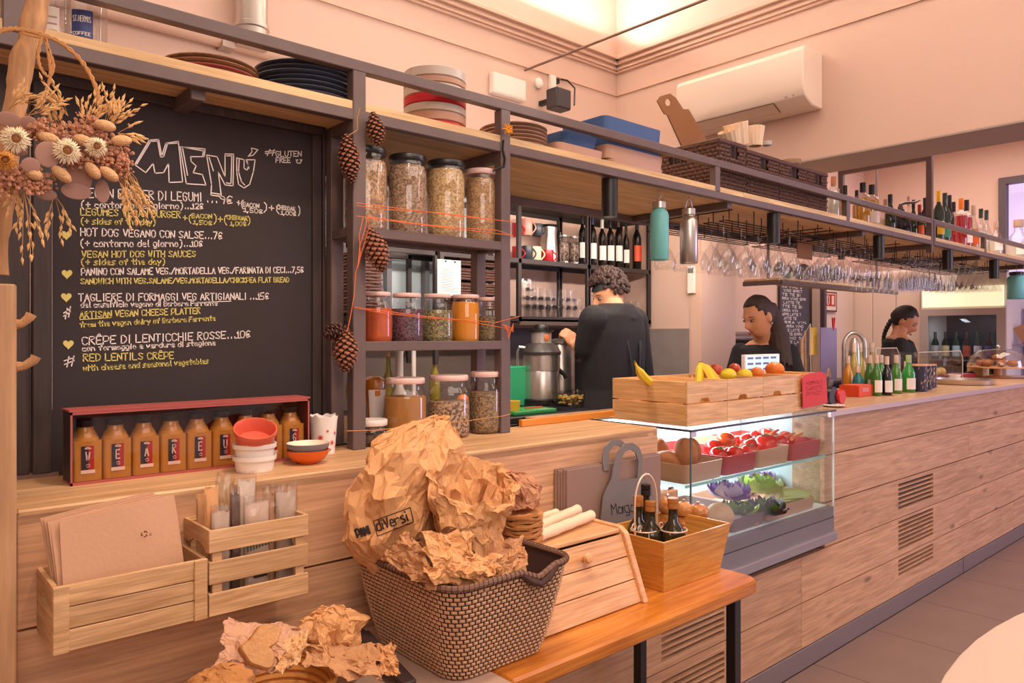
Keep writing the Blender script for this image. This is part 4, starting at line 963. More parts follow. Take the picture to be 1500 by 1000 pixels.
# paper cones and cups
for i,(px,py,w1,h1,lab,tilt) in enumerate([(1083,213,34,32,'crinkled cream paper cup leaning highest out of the wicker basket',-.35),(1073,212,30,22,'cream paper cup at the front left of the wicker basket',-.5),(1106,214,26,28,'pinkish paper cone upright at the right of the wicker basket',.0)]):
    c = aY(px,py,2.03); k = mpp(c); t = thing('paper_cone', lab, 'paper cup', c, 0, 'paper cups in the large wicker basket'); t.rotation_euler.y = tilt
    r = w1*k/2; h = h1*k; n=28; vs=[]
    for j in range(7):
        for q in range(n): a=2*pi*q/n; rr=r*(.75+.3*j/6)*(1+.03*(1 if q%2 else -1)); vs.append((rr*cos(a),rr*sin(a),h*j/6))
    part('cup_wall', MB().add(vs,[(j*n+q,j*n+(q+1)%n,(j+1)*n+(q+1)%n,(j+1)*n+q) for j in range(6) for q in range(n)]), mat('cream_paper','f0d3b4' if i != 2 else 'f0d3b4',.7), t)
    part('cup_base', MB().lathe([(r*.9,h*.7),(0,h*.7)],16,cap=False), mat('cream_paper','f0d3b4',.7), t)
disc_stack_z = ZS
def stack_at(nm, lab, px, py, Y, wpx, n, m, cat='plate', dh=.006):
    c = aY(px,py,Y); r = wpx*mpp(c)/2
    for i in range(n): single(nm, MB().lathe([(r*.7,0),(r,dh*.9),(r*.98,dh*1.1),(0,dh*.5)],24), m, ['lowest','second','third','fourth','topmost'][i]+' '+lab, cat, (c.x,c.y,c.z+i*dh), group=lab[:40], smooth=True)
stack_at('small_plate','small pale plate in the stack on the third wicker basket',1158,243,2.03,30,5,mat('pale_plate','e3c6a8',.4))
stack_at('small_plate','small white plate in the tiny stack on the second wicker basket',1124,214,2.05,14,4,WHITE)
# ================================================================ bench table in front of the counter
bt = thing('bench_table','varnished orange wood side table with black steel legs in front of the counter','table',(0,0,0))
bx0, bx1, by0, by1 = 1.0, 1.965, 1.132, 1.566
r = .05; pts = [(bx0,by0)]+[(bx1-r+r*sin(a), by0+r-r*cos(a)) for a in [pi/2*i/6 for i in range(7)]]+[(bx1,by1),(bx0,by1)]
part('table_top', MB().prism(pts,.712,.75), WBENCH, bt, bevel=.006)
part('leg', MB().bx((1.868,by0+.03,0),(1.898,by0+.06,.712)), BLACK, bt, bevel=.001)
part('leg', MB().bx((1.868,1.50,0),(1.898,1.53,.712)), BLACK, bt, bevel=.001)
part('leg', MB().bx((1.05,1.50,0),(1.08,1.53,.712)), BLACK, bt, bevel=.001); part('leg', MB().bx((1.05,by0+.03,0),(1.08,by0+.06,.712)), BLACK, bt, bevel=.001)
t2 = thing('side_table','pale laminate side table under the bread basket at the lower left','table',(0,0,0))
part('table_top', MB().bx((-.2,1.0,.72),(.995,1.566,.75)), mat('pale_laminate','b99d8c',.45,var=.05), t2, bevel=.002)
for x,y in ((-.15,1.05),(.92,1.05),(-.15,1.5),(.92,1.5)): part('leg', MB().bx((x,y,0),(x+.03,y+.03,.72)), BLACK, t2)
# white round table, lower right
t = thing('round_table','white topped round high table at the lower right corner of the room','table',(.835,-.561,0))
part('table_top', MB().lathe([(.79,1.125),(.81,1.13),(.81,1.148),(.806,1.15),(0,1.15)],96), mat('white_table_top','d3baaa',.5), t, smooth=True)
part('pedestal', MB().lathe([(.25,0),(.25,.015),(.035,.03),(.035,1.125)],24), BLACK, t, smooth=True)
from mathutils.bvhtree import BVHTree
def bvh(o):
    me = o.data; M = o.matrix_basis if o.parent is None else o.parent.matrix_basis @ o.matrix_basis
    return BVHTree.FromPolygons([M@v.co for v in me.vertices],[tuple(p.vertices) for p in me.polygons])
def hit(tr, x, y, off=.0012):
    d = V(ray(x,y)).normalized(); h = tr.ray_cast(V((0,0,CZ)), d)
    return None if h[0] is None else h[0]-d*off
def surf_print(tr, lines, wpx, mt, parent, name='printing', off=.0015, step=3):
    """strokes in pixels wrapped onto a surface (printing on crumpled paper)"""
    mb = MB()
    for L in lines:
        for i in range(len(L)-1):
            a,b = L[i],L[i+1]; n = max(1,int(math.hypot(b[0]-a[0],b[1]-a[1])/step))
            dx,dy = b[0]-a[0],b[1]-a[1]; l = math.hypot(dx,dy) or 1; nx,ny = -dy/l*wpx/2,dx/l*wpx/2
            for k in range(n):
                q = []
                for t_,sg in ((k/n,1),(k/n,-1),((k+1)/n,-1),((k+1)/n,1)):
                    q.append(hit(tr,a[0]+dx*t_+nx*sg,a[1]+dy*t_+ny*sg,off))
                if all(v is not None for v in q): mb.add(q,[(0,1,2,3)])
    M = parent.matrix_basis.inverted(); mb.v = [tuple(M@V(v)) for v in mb.v]
    return part(name, mb, mt, parent, kind='stuff') if mb.v else None
# ---------------------------------------------------------------- woven basket
WEAVE = mat('seagrass_pad','c79d7a',.7,var=.2,vscale=25); WDARK = mat('dark_weave_cord','4a302b',.8)
bk = thing('woven_basket','large square seagrass basket with dark woven cords full of crumpled paper bags','basket',(1.03,1.35,.7505))
BH = .205
def rr_pt(u, W, D_, r):
    """rounded rectangle perimeter point and normal, u in 0..1"""
    sx, sy = 2*(W-r), 2*(D_-r); q = pi*r/2; per = 2*sx+2*sy+4*q; s = (u%1)*per
    segs = [(sx,0),(q,1),(sy,2),(q,3),(sx,4),(q,5),(sy,6),(q,7)]
    for L_,k in segs:
        if s <= L_: break
        s -= L_
    if k == 0: return (-W+r+s,-D_),(0,-1)
    if k == 2: return (W,-D_+r+s),(1,0)
    if k == 4: return (W-r-s,D_),(0,1)
    if k == 6: return (-W,D_-r-s),(-1,0)
    c_ = {1:(W-r,-D_+r,-pi/2),3:(W-r,D_-r,0),5:(-W+r,D_-r,pi/2),7:(-W+r,-D_+r,pi)}[k]; a = c_[2]+s/q*pi/2
    return (c_[0]+r*cos(a),c_[1]+r*sin(a)),(cos(a),sin(a))
def bsurf(u, v_, o=0):
    W = .13+.042*v_**.8; D_ = .155+.045*v_**.8
    (x,y),(nx,ny) = rr_pt(u,W,D_,.05); z = v_*BH
    if v_ > .8:   # rim dips at the handles
        d = min(abs((u-.13+.5)%1-.5), abs((u-.63+.5)%1-.5)); z -= .02*max(0,1-d/.035)*(v_-.8)/.2
    return V((x+nx*o,y+ny*o,z))
mb = MB(); NU,NV_ = 88,22; vs=[]
for j in range(NV_+1):
    for i in range(NU): vs.append(bsurf(i/NU,j/NV_,-.002))
mb.add(vs,[(j*NU+i,j*NU+(i+1)%NU,(j+1)*NU+(i+1)%NU,(j+1)*NU+i) for j in range(NV_) for i in range(NU)]+[tuple(range(NU-1,-1,-1))]); part('basket_body', mb, WDARK, bk, smooth=True)
mb = MB()
for j in range(NV_):
    for i in range(NU):
        sh_ = (i*.0 + (j%2)*.5)/NU; u0 = i/NU+sh_+.10/NU; u1 = (i+1)/NU+sh_-.10/NU; v0 = (j+.12)/NV_; v1 = (j+.90)/NV_
        jit = random.uniform(-.0006,.0006)
        mb.add([bsurf(u0,v0,0),bsurf(u1,v0,0),bsurf(u1,v1,0),bsurf(u0,v1,0),bsurf((u0*3+u1)/4,(v0*2+v1)/3,.0028+jit),bsurf((u0+u1*3)/4,(v0*2+v1)/3,.0028+jit),bsurf((u0+u1*3)/4,(v0+v1*2)/3,.0028+jit),bsurf((u0*3+u1)/4,(v0+v1*2)/3,.0028+jit)],
               [(0,1,5,4),(1,2,6,5),(2,3,7,6),(3,0,4,7),(4,5,6,7)])
part('woven_pads', mb, WEAVE, bk, kind='stuff')
rp = [bsurf(i/120,1,0) for i in range(120)]
part('basket_rim', MB().tube(rp,.0068,8,closed=True), mat('rim_cord','7d5c4c',.8), bk, smooth=True)
mb = MB()
for i in range(0,240):
    c_ = bsurf(i/240,1,0); n_ = (c_-V((0,0,c_.z))).normalized(); tg = (bsurf((i+1)/240,1,0)-c_).normalized()
    if i%2: mb.tube([c_+(n_*cos(a)+V((0,0,1))*sin(a))*.0076+tg*(a*.0006) for a in (-1.5,-.7,.1,.9,1.7,2.6)], .0009, 3)
part('rim_lashing', mb, WDARK, bk, kind='stuff')
for uu in (.13,): 
    part('handle_wrap', MB().tube([bsurf(uu-.035,1,.003)+V((0,0,-.004)),bsurf(uu-.02,1,.006)+V((0,0,-.012)),bsurf(uu,1,.006)+V((0,0,-.012)),bsurf(uu+.02,1,.006)+V((0,0,-.012)),bsurf(uu+.035,1,.003)+V((0,0,-.004))],.007,8), WDARK, bk, smooth=True)
# ---------------------------------------------------------------- crumpled bags
def facet(vs, tris, amps, rnd):
    """midpoint subdivision with random offsets: creased planar facets like crumpled paper"""
    vs = [V(v) for v in vs]
    for amp in amps:
        mid = {}; out = []
        def m(a,b):
            k = (a,b) if a < b else (b,a)
            if k not in mid:
                mid[k] = len(vs); t_ = rnd.uniform(.38,.62); vs.append(vs[k[0]].lerp(vs[k[1]],t_)+V((rnd.gauss(0,1),rnd.gauss(0,1),rnd.gauss(0,1)))*amp)
            return mid[k]
        for a,b,c in tris: x,y,z = m(a,b),m(b,c),m(c,a); out += [(a,x,z),(x,b,y),(z,y,c),(x,y,z)]
        tris = out
    return vs, tris
def bag(nm, lab, rows, Y, m, seed=0, amp=.012, depth=.8, openm=None, n=22, sub=2, grp=None, cat='paper bag', lv=3, fine=1):
    """rows: (y px, cx px, half width px) from bottom to top; openm = tilt of the open mouth"""
    rn = random.Random(seed); C = [(aY(cx,y,Y), hw*mpp(aY(cx,y,Y))) for y,cx,hw in rows]; o = C[0][0].copy(); vs = []; tr_ = []
    def ip(s):
        s = s*(len(C)-1); i = min(int(s),len(C)-2); f = s-i; return C[i][0].lerp(C[i+1][0],f), C[i][1]*(1-f)+C[i+1][1]*f
    m_ = (len(C)-1)*sub; lvls = [(j/m_,1) for j in range(m_+1)]
    if openm: lvls += [(j/m_,.94) for j in range(m_,m_//3,-1)]
    st_ = {}
    for q,(s,scl) in enumerate(lvls):
        c,r = ip(s)
        for k in range(n):
            a = 2*pi*(k+.5*(q%2))/n; key = (round(s*m_),k)
            if key not in st_: st_[key] = V((rn.gauss(0,1),rn.gauss(0,1),rn.gauss(0,.7)))*amp*.7+V((cos(a),sin(a)*depth,0))*rn.gauss(0,1)*amp
            p = V((c.x+r*cos(a)*scl, c.y+r*depth*sin(a)*scl, c.z))+st_[key]
            if openm: t_ = max(0,(s-.5)/.5); p.z += (sin(a)*openm*r+rn.uniform(-.012,.012)*(scl == 1))*t_
            vs.append(p-o)
    for j in range(len(lvls)-1):
        for k in range(n):
            a,b,c,d = j*n+k, j*n+(k+1)%n, (j+1)*n+(k+1)%n, (j+1)*n+k
            tr_ += [(a,b,d),(b,c,d)] if j%2 == 0 else [(a,b,c),(a,c,d)]
    b0 = len(vs); vs += [sum(vs[:n],V())/n, sum(vs[-n:],V())/n]; L = len(lvls)-1
    for k in range(n): tr_ += [(b0,(k+1)%n,k),(b0+1,L*n+k,L*n+(k+1)%n)]
    vs, tr_ = facet(vs, tr_, [.0035*fine,.0014*fine,.0005*fine][:lv], rn)
    return single(nm, MB().add(vs,tr_), m, lab, cat, o, group=grp, smooth=True, ang=14)
gp = 'crumpled paper bags in the woven basket'
b1 = bag('paper_bag','largest crumpled brown bag printed diversi, leaning out of the woven basket',
    [(830,592,40),(805,585,62),(778,578,76),(745,588,80),(712,598,84),(680,606,84),(652,612,72),(632,622,50),(618,634,28),(613,640,6)], 1.43, PAPER, 3, .0095, .62, n=24, sub=1, grp=gp)
b2 = bag('paper_bag','open crumpled brown paper bag standing in the middle of the basket',
    [(868,700,34),(845,696,44),(815,694,50),(785,690,52),(755,690,58),(725,692,66),(705,694,70)], 1.30, PAPER, 11, .008, .70, openm=.42, n=20, sub=1, grp=gp)
def fold(nm, lab, corners, Ys, m, seed, amp=.008, n=7, grp=gp, cat='paper bag'):
    """crumpled sheet through 4 corners (px) with own depths"""
    rn = random.Random(seed); P4 = [aY(c[0],c[1],y) for c,y in zip(corners,Ys)]; o = sum(P4,V())/4; vs=[]; N = n+1
    for j in range(N):
        for i in range(N):
            u,v_ = i/n,j/n; p = (P4[0]*(1-u)+P4[1]*u)*(1-v_)+(P4[3]*(1-u)+P4[2]*u)*v_
            vs.append(p+V((rn.gauss(0,.5)*amp,rn.gauss(0,1)*amp-.02*sin(pi*u)*sin(pi*v_),rn.gauss(0,.6)*amp))-o)
    tr_ = []
    for j in range(n):
        for i in range(n): a,b,c,d = j*N+i,j*N+i+1,(j+1)*N+i+1,(j+1)*N+i; tr_ += [(a,b,c),(a,c,d)] if rn.random() < .5 else [(a,b,d),(b,c,d)]
    vs, tr_ = facet(vs, tr_, [.0024,.0011,.0005], rn)
    q = len(vs); vs += [p+V((0,.0015,-.0008)) for p in vs]; tr_ += [tuple(q+i for i in reversed(f)) for f in tr_]
    return single(nm, MB().add(vs,tr_), m, lab, cat, o, group=grp, smooth=True, ang=14)
fold('paper_bag','creased brown paper below the diversi print at the basket front',[(560,818),(632,866),(645,806),(590,782)],[1.33,1.19,1.22,1.30],PAPERD,21)
fold('paper_bag','small bunched brown paper in front of the open bag in the basket',[(622,850),(700,868),(690,785),(628,778)],[1.19,1.17,1.22,1.24],PAPER,23)
fold('paper_bag','brown paper corner spilling over the front rim of the basket',[(655,838),(722,866),(735,818),(680,812)],[1.165,1.155,1.20,1.21],PAPER,25)
fold('paper_bag','brown paper tucked at the right edge of the basket',[(712,865),(772,822),(765,788),(700,800)],[1.17,1.20,1.28,1.28],PAPERD,27)
tr = bvh(b1)
st, W_ = strokes('diVersi',5.0); ang = R(-19); 
def tp(s, x0,y0,wpx_,hpx_, ang, adv=5.0):
    st,W_ = strokes(s,adv); k = wpx_/W_; h = hpx_/6; return [[(x0+x*k*cos(ang)+y*h*sin(ang), y0+x*k*sin(ang)-y*h*cos(ang)) for x,y in L] for L in st]
surf_print(tr, tp('diVersi',553,778,48,15,ang), 2.2, INK, b1, 'bag_lettering')
surf_print(tr, [[(547,763),(601,743),(606,764),(553,785),(547,763)]], 1.3, INK, b1, 'print_frame')
surf_print(tr, tp('PANI',524,788,20,13,ang), 3.0, INK, b1, 'bag_lettering')
# stack of paper filters at the right of the basket
t = thing('paper_filter_stack','stack of thin brown crinkled paper cups behind the right rim of the basket','paper stack',base(764,1.36,.90)); c0 = V(t.location); r0 = 29*mpp(c0)
FIL = mat('filter_paper','c98b52',.8,bump=.3,bscale=150)
z0 = zat(764,795,1.36)
for i in range(16):
    n=30; rr = r0*(1+.12*random.random()-.0); vs=[(random.uniform(-.003,.003),random.uniform(-.003,.003),0)]; ph=random.random()*6
    for k in range(n): a=2*pi*k/n; vs.append((rr*cos(a),rr*sin(a),.003*sin(3*a+ph)+.002*sin(7*a+ph)))
    for k in range(n): a=2*pi*k/n; vs.append((rr*.98*cos(a),rr*.98*sin(a),-.006+.003*sin(3*a+ph)))
    part('paper_layer', MB().add(vs,[(0,1+k,1+(k+1)%n) for k in range(n)]+[(1+k,1+n+k,1+n+(k+1)%n,1+(k+1)%n) for k in range(n)]), FIL, t, loc=(0,0,z0-.90+i*.0052), smooth=False)
bag('crumpled_paper','crumpled thin brown paper lying on top of the paper cup stack',[(742,762,26),(730,764,32),(715,760,32),(700,754,24),(692,748,10)],1.36,mat('pink_brown_paper','bf8763',.75),31,.006,.7,n=12,sub=1,cat='paper')
# ---------------------------------------------------------------- bread box
bb_ = thing('bread_box','pale wooden bread box with sloping slatted front and round knob on the side table','bread box',(0,0,0))
prof = [(1.232,.7505),(1.300,.918),(1.322,.932),(1.552,.932),(1.552,.7505)]
def side(x0,x1,grow=.004):
    P_ = [(y-grow*(1 if i < 3 else 0), z+(grow if i in (1,2,3) else 0)) for i,(y,z) in enumerate(prof)]
    return MB().prism(P_,x0,x1,MX(((0,0,1,0),(1,0,0,0),(0,1,0,0),(0,0,0,1))))
part('side_panel', side(1.545,1.563), WBEECH, bb_, bevel=.002); part('side_panel', side(1.15,1.165), WBEECH, bb_, bevel=.002)
a_ = V((0,prof[0][0]+.006,prof[0][1]+.002)); b_ = V((0,prof[1][0]+.006,prof[1][1])); 
for k in range(3):
    p0 = a_.lerp(b_,k/3+.006); p1 = a_.lerp(b_,(k+1)/3-.006); part('slat', MB().prism([(p0.y,p0.z),(p1.y,p1.z),(p1.y+.01,p1.z-.003),(p0.y+.01,p0.z-.003)],1.166,1.544,MX(((0,0,1,0),(1,0,0,0),(0,1,0,0),(0,0,0,1)))), WBEECH, bb_, bevel=.0012)
part('top_panel', MB().bx((1.166,1.312,.920),(1.544,1.552,.931)), WBEECH, bb_, bevel=.002); part('back_panel', MB().bx((1.166,1.54,.752),(1.544,1.551,.92)), WBEECH, bb_)
part('base_panel', MB().bx((1.166,1.25,.7505),(1.544,1.54,.76)), WBEECH, bb_)
kp = aY(857,820,1.285); kp = V((kp.x, a_.y+(kp.z-a_.z)/(b_.z-a_.z)*(b_.y-a_.y), kp.z))
part('knob', MB().lathe([(.006,0),(.006,.008),(.011,.012),(.014,.018),(.012,.025),(.006,.028),(0,.0285)],20, T(kp.x,kp.y,kp.z,rx=R(68))), WBEECH, bb_, smooth=True)
# napkin rolls on the bread box
LIN = mat('cream_linen','edd2b4',.85,bump=.2,bscale=200)
for i,(pa,pb,r,lab,yy,dz) in enumerate([((782,792),(866,768),.0145,'cream rolled napkin nearest on the bread box top',(1.345,1.41),.0),((775,783),(846,757),.0145,'cream rolled napkin behind the nearest one on the bread box',(1.40,1.48),.0),((772,764),(815,758),.012,'short cream rolled napkin at the back of the bread box',(1.48,1.50),.0)]):
    a = base(pa[0],yy[0],.936+r); b = base(pb[0],yy[1],.936+r); o = a.copy(); mb = MB()
    L = (b-a); n=12; pts=[L*(k/n) for k in range(n+1)]
    mb.tube(pts,[r*(1+.06*sin(k*2.1+i)) for k in range(n+1)],14); single('rolled_napkin', mb, LIN, lab, 'napkin', o, group='rolled napkins on the bread box', smooth=True, ang=60)
    d = L.normalized()
# ---------------------------------------------------------------- bamboo box with oil bottles and mills
bm = thing('bamboo_box','square tapered bamboo box holding oil bottles and pepper mills on the side table','box',(1.785,1.335,.7505))
W0,W1,D0,D1,H_ = .135,.162,.088,.110,.145
def bface(a,b,nm='side_panel',th=.007):
    """tapered wall between corner signs a->b"""
    def P_(s,z,inn=0): W=W0+(W1-W0)*z/H_-inn; D_=D0+(D1-D0)*z/H_-inn; return (s[0]*W,s[1]*D_,z)
    vs = [P_(a,0),P_(b,0),P_(b,H_),P_(a,H_),P_(a,0,th),P_(b,0,th),P_(b,H_,th),P_(a,H_,th)]
    part(nm, MB().add(vs,[(0,1,2,3),(5,4,7,6),(3,2,6,7),(1,0,4,5),(1,5,6,2),(0,3,7,4)]), WBAMBY if a[0] == b[0] else WBAMB, bm, bevel=.0008)
for a,b in (((-1,-1),(1,-1)),((1,-1),(1,1)),((1,1),(-1,1)),((-1,1),(-1,-1))): bface(a,b)
part('base_panel', MB().bx((-W0+.007,-D0+.007,0),(W0-.007,D0-.007,.007)), WBAMB, bm)
OIL = mat('dark_olive_glass','2b2512',.08,coat=.5); CAPG = mat('brass_cap','c98b4e',.35,.6); SLV = mat('black_sleeve','1c1614',.4)
def oil(lab, px, pty, Y, wpx, cap=CAPG, body=OIL):
    z = .7585; c = base(px,Y,z); k = mpp(c); r = wpx*k/2; H = zat(px,pty,Y)-z
    t = thing('oil_bottle', lab, 'bottle', c, 0, 'oil and vinegar bottles in the bamboo box')
    part('bottle_body', MB().lathe([(r*.9,0),(r,.005),(r,H*.52),(r*.8,H*.62),(r*.42,H*.70),(r*.38,H*.8),(r*.38,H*.88),(0,H*.88)],20), body, t, smooth=True)
    part('cap', MB().lathe([(r*.40,H*.86),(r*.47,H*.87),(r*.47,H*.93),(r*.40,H*.935),(r*.46,H*.945),(r*.46,H),(0,H)],18), cap, t, smooth=True)
    part('label', MB().add([((r+.0006)*cos(a),(r+.0006)*sin(a),z_) for z_ in (.02,H*.42) for a in [R(-170+14*i) for i in range(10)]],[(i,i+1,11+i,10+i) for i in range(9)]), mat('green_label','4d5a2c',.6), t, smooth=True); return t
oil('gold capped dark oil bottle at the front left of the bamboo box',953,734,1.365,36)
oil('gold capped dark oil bottle in the middle of the bamboo box',986,729,1.315,36)
oil('dark vinegar bottle with gold cap at the left rear of the wire holder',935,726,1.405,32)
oil('tallest dark bottle with black sleeve standing behind in the bamboo box',946,709,1.415,32,SLV)
MILL = wood('mill_wood','a8642f','d39152',(14,14,30),.25,rnd=.03)
def mill(lab, px, pty, Y, wpx, tall=1):
    z=.7585; c = base(px,Y,z); r = wpx*mpp(c)/2; H = zat(px,pty,Y)-z
    t = thing('pepper_mill', lab, 'pepper mill', c, 0, 'pepper mills in the bamboo box')
    part('mill_body', MB().lathe([(r,0),(r,.02),(r*.85,H*.25),(r*.8,H*.45),(r*.92,H*.5),(r*.8,H*.53),(r*.95,H*.58),(r*.85,H*.62),(r*.80,H*.70)],24), MILL, t, smooth=True)
    part('mill_head', MB().lathe([(r*.7,H*.70),(r*.92,H*.73),(r*.98,H*.79),(r*.90,H*.88),(r*.6,H*.93),(r*.3,H*.945),(0,H*.945)],24), MILL, t, smooth=True)
    part('mill_nut', MB().lathe([(r*.12,H*.94),(r*.12,H*.97),(r*.2,H*.985),(r*.12,H),(0,H)],12), CHROME, t, smooth=True)
mill('short fat pepper mill at the right of the bamboo box',1023,734,1.37,31)
mill('pepper mill in the middle of the bamboo box beside the oil bottle',1001,730,1.40,29)
mill('pepper mill at the back, behind the wire handle',978,723,1.42,27)
# wire caddy
WIRE = mat('cream_wire','e6cdb8',.35,.2)
t = thing('wire_caddy','cream wire cruet holder with tall arched handle standing in the bamboo box','caddy',(0,0,0))
def el(cx,cy,z,rx,ry,n=28): return [(cx+rx*cos(2*pi*i/n),cy+ry*sin(2*pi*i/n),z) for i in range(n)]
ca_ = V((1.762,1.375,0)); zr = .885; rx_=.060; 
part('wire_ring', MB().tube(el(ca_.x-.035,1.375,zr,.038,.038),.0022,6,True), WIRE, t, smooth=True)
part('wire_ring', MB().tube(el(ca_.x+.03,1.318,zr,.040,.038),.0022,6,True), WIRE, t, smooth=True)
part('wire_ring', MB().tube(el(ca_.x-.035,1.375,zr-.05,.038,.038),.0022,6,True), WIRE, t, smooth=True)
part('wire_ring', MB().tube(el(ca_.x+.03,1.318,zr-.05,.040,.038),.0022,6,True), WIRE, t, smooth=True)
h0 = aY(930,768,1.385); h1_ = aY(962,768,1.385)
ap = []
zt_ = zat(946,694,1.385); w2 = (h1_.x-h0.x)/2; cxm=(h0.x+h1_.x)/2
ap = [(cxm-w2,1.385,.76),(cxm-w2,1.385,.93)]+[(cxm-w2*cos(pi*k/12),1.385,.955+(zt_-.955)*sin(pi*k/12)) for k in range(13)]+[(cxm+w2,1.385,.93),(cxm+w2,1.385,.76)]
part('handle', MB().tube(ap,.0028,7), WIRE, t, smooth=True)
for (px_,py_,s) in ((929,772,-1),(937,775,1),(968,770,1)):
    c = aY(px_,py_,1.365); part('wire_curl', MB().tube([(c.x+s*.010*cos(a)*(1-a/14),c.y,c.z+.012*sin(a)*(1-a/14)) for a in [k*.5 for k in range(13)]],.0018,5), WIRE, t, smooth=True)
for i in range(6): a = 2*pi*i/6; part('leg', MB().cyl((ca_.x-.035+.038*cos(a),1.375+.038*sin(a),.7585),(ca_.x-.035+.038*cos(a),1.375+.038*sin(a),zr),.0016,n=5), WIRE, t)
for i in range(4): a = 2*pi*i/4+.4; part('leg', MB().cyl((ca_.x+.03+.040*cos(a),1.318+.038*sin(a),.7585),(ca_.x+.03+.040*cos(a),1.318+.038*sin(a),zr),.0016,n=5), WIRE, t)
# ---------------------------------------------------------------- stack of kraft boards and grey bag cut-out
KB = mat('grey_brown_board','94786b',.6,bump=.1,bscale=100); KG = mat('grey_felt','7d7675',.7)
xa_,xb_ = 1.565,2.05
for i in range(5):
    y = 1.584-.006*i-.003; dx_ = .006*i
    single('kraft_menu', MB().bx((0,-.0028,0),(xb_-xa_-.008*i,.0028,.302-.004*(i%3))), KB, ['rearmost grey brown card folder against the counter front','second grey brown card folder from the counter','middle grey brown card folder of the leaning stack','fourth grey brown card folder from the counter','foremost grey brown card folder behind the grey bag shape'][i], 'folder', (xa_+dx_,y,.7508), group='grey brown card folders beside the display case', bevel=.001)
def PG(x,y): q = aY(x,y,1.54); return (q.x,q.z)
out = [PG(*q) for q in [(882,835),(958,822),(962,756),(955,715),(944,700),(940,690),(941,668),(936,655),(926,648),(914,650),(904,662),(899,680),(896,700),(884,725),(880,760)]]
hl = [PG(*q) for q in [(905,705),(934,700),(935,675),(930,662),(923,658),(914,662),(908,676)]]
me = holed_plate(out,hl,-.002,.002); me.materials.append(KG); g = ob('bag_cutout', me, None, (0,1.54,0)); tag(g,'flat grey felt shopping bag cutout with handle, lettered Maga, by the display case','sign')
mb = MB(); 
def prs(s,x0,y0,wpx_,h,Y,ang=0): return [[(lambda q:(q.x,q.z))(aY(a,b,Y)) for a,b in L] for L in tp(s,x0,y0,wpx_,h,ang)]
ribbons(mb, prs('Maga',896,753,34,15,1.54,R(-8)), .0028,0,lambda u,v,t:(u,-.0030,v)); part('lettering', mb, INK, g, kind='stuff')
out = [PG(*q) for q in [(888,690),(886,670),(890,655),(900,645),(912,644),(920,650),(925,660),(918,662),(912,654),(903,653),(896,662),(896,690)]]
mb = MB().prism([(a,b) for a,b in out],-.002,.002,MX(((1,0,0,0),(0,0,-1,0),(0,1,0,0),(0,0,0,1)))); single('bag_cutout', mb, KG, 'rear grey felt bag handle showing behind the lettered one','sign',(0,1.552,0))
# ================================================================ bread basket and papers at lower left
STRAW = mat('straw_coil','d99a4e',.7,var=.12,vscale=30); BREAD = mat('toasted_bread','b47a44',.85,bump=.6,bscale=90,var=.25,vscale=25); CRUMB = mat('bread_crumb','c18f5e',.9,bump=.8,bscale=160,var=.2,vscale=60)
c = aZ(385,960,.80); bkt = thing('bread_basket','round straw coil basket holding bread slices on paper at lower left','basket',(c.x-.0,1.24,.7508))
c = V((.575,1.30,.7508)); bkt.location = c
kk = mpp(c); Rb = .105; 
for i in range(7):
    s = i/6; part('straw_coil', MB().tube(el(0,0,.006+.0115*i,Rb*(.62+.38*s**.7),Rb*(.62+.38*s**.7),36),.0062,6,True), STRAW, bkt, smooth=True)
part('basket_base', MB().lathe([(Rb*.62,.0),(Rb*.62,.008),(0,.008)],28), STRAW, bkt, smooth=True)
PKP = mat('pinkish_wrap_paper','c79a7c',.8,bump=.2,bscale=100)
fold('wrapping_paper','crumpled pinkish paper lining the back of the bread basket',[(312,985),(425,985),(452,915),(330,905)],[1.20,1.20,1.33,1.33],PKP,41,.007,grp=None,cat='paper')
fold('wrapping_paper','crumpled paper rising at the right side of the bread basket',[(405,985),(438,968),(452,920),(418,940)],[1.18,1.20,1.27,1.27],mat('cream_wrap','d6a878',.8),43,.006,grp=None,cat='paper')
def slice_(lab, px,py,Y,wpx,hpx,th,rx,rz,seed,ry=0):
    c = aY(px,py,Y); k = mpp(c); w2,h2 = wpx*k/2,hpx*k/2; t = thing('bread_slice',lab,'bread',c,0,'bread slices in the straw basket'); M = T(0,0,0,rz,rx,ry)
    pts = []
    for i in range(22):
        a = 2*pi*i/22; rr = 1+.10*sin(2*a+seed)+.06*sin(5*a+seed*2); pts.append((w2*cos(a)*rr, h2*(sin(a) if sin(a)>0 else sin(a)*.8)*rr))
    part('crust', MB().prism([(a*1.03,b*1.03) for a,b in pts],-th/2,th/2,M@MX.Rotation(pi/2,4,'X')), BREAD, t, bevel=.002)
    part('crumb', MB().prism([(a*.93,b*.93) for a,b in pts],-th/2-.001,th/2+.001,M@MX.Rotation(pi/2,4,'X')), CRUMB, t)
slice_('toasted bread slice at the back of the straw basket',387,936,1.20,50,38,.016,R(-35),R(12),0)
slice_('toasted bread slice leaning at the front of the straw basket',376,960,1.165,50,40,.016,R(-40),R(-25),2,R(35))
bag('bread_loaf','round rustic bread loaf at the bottom edge in front of the straw basket',[(1030,325,44),(1010,325,48),(992,325,42),(982,325,26),(978,325,6)],1.10,BREAD,51,.003,.9,n=20,sub=2,cat='bread',fine=.22)
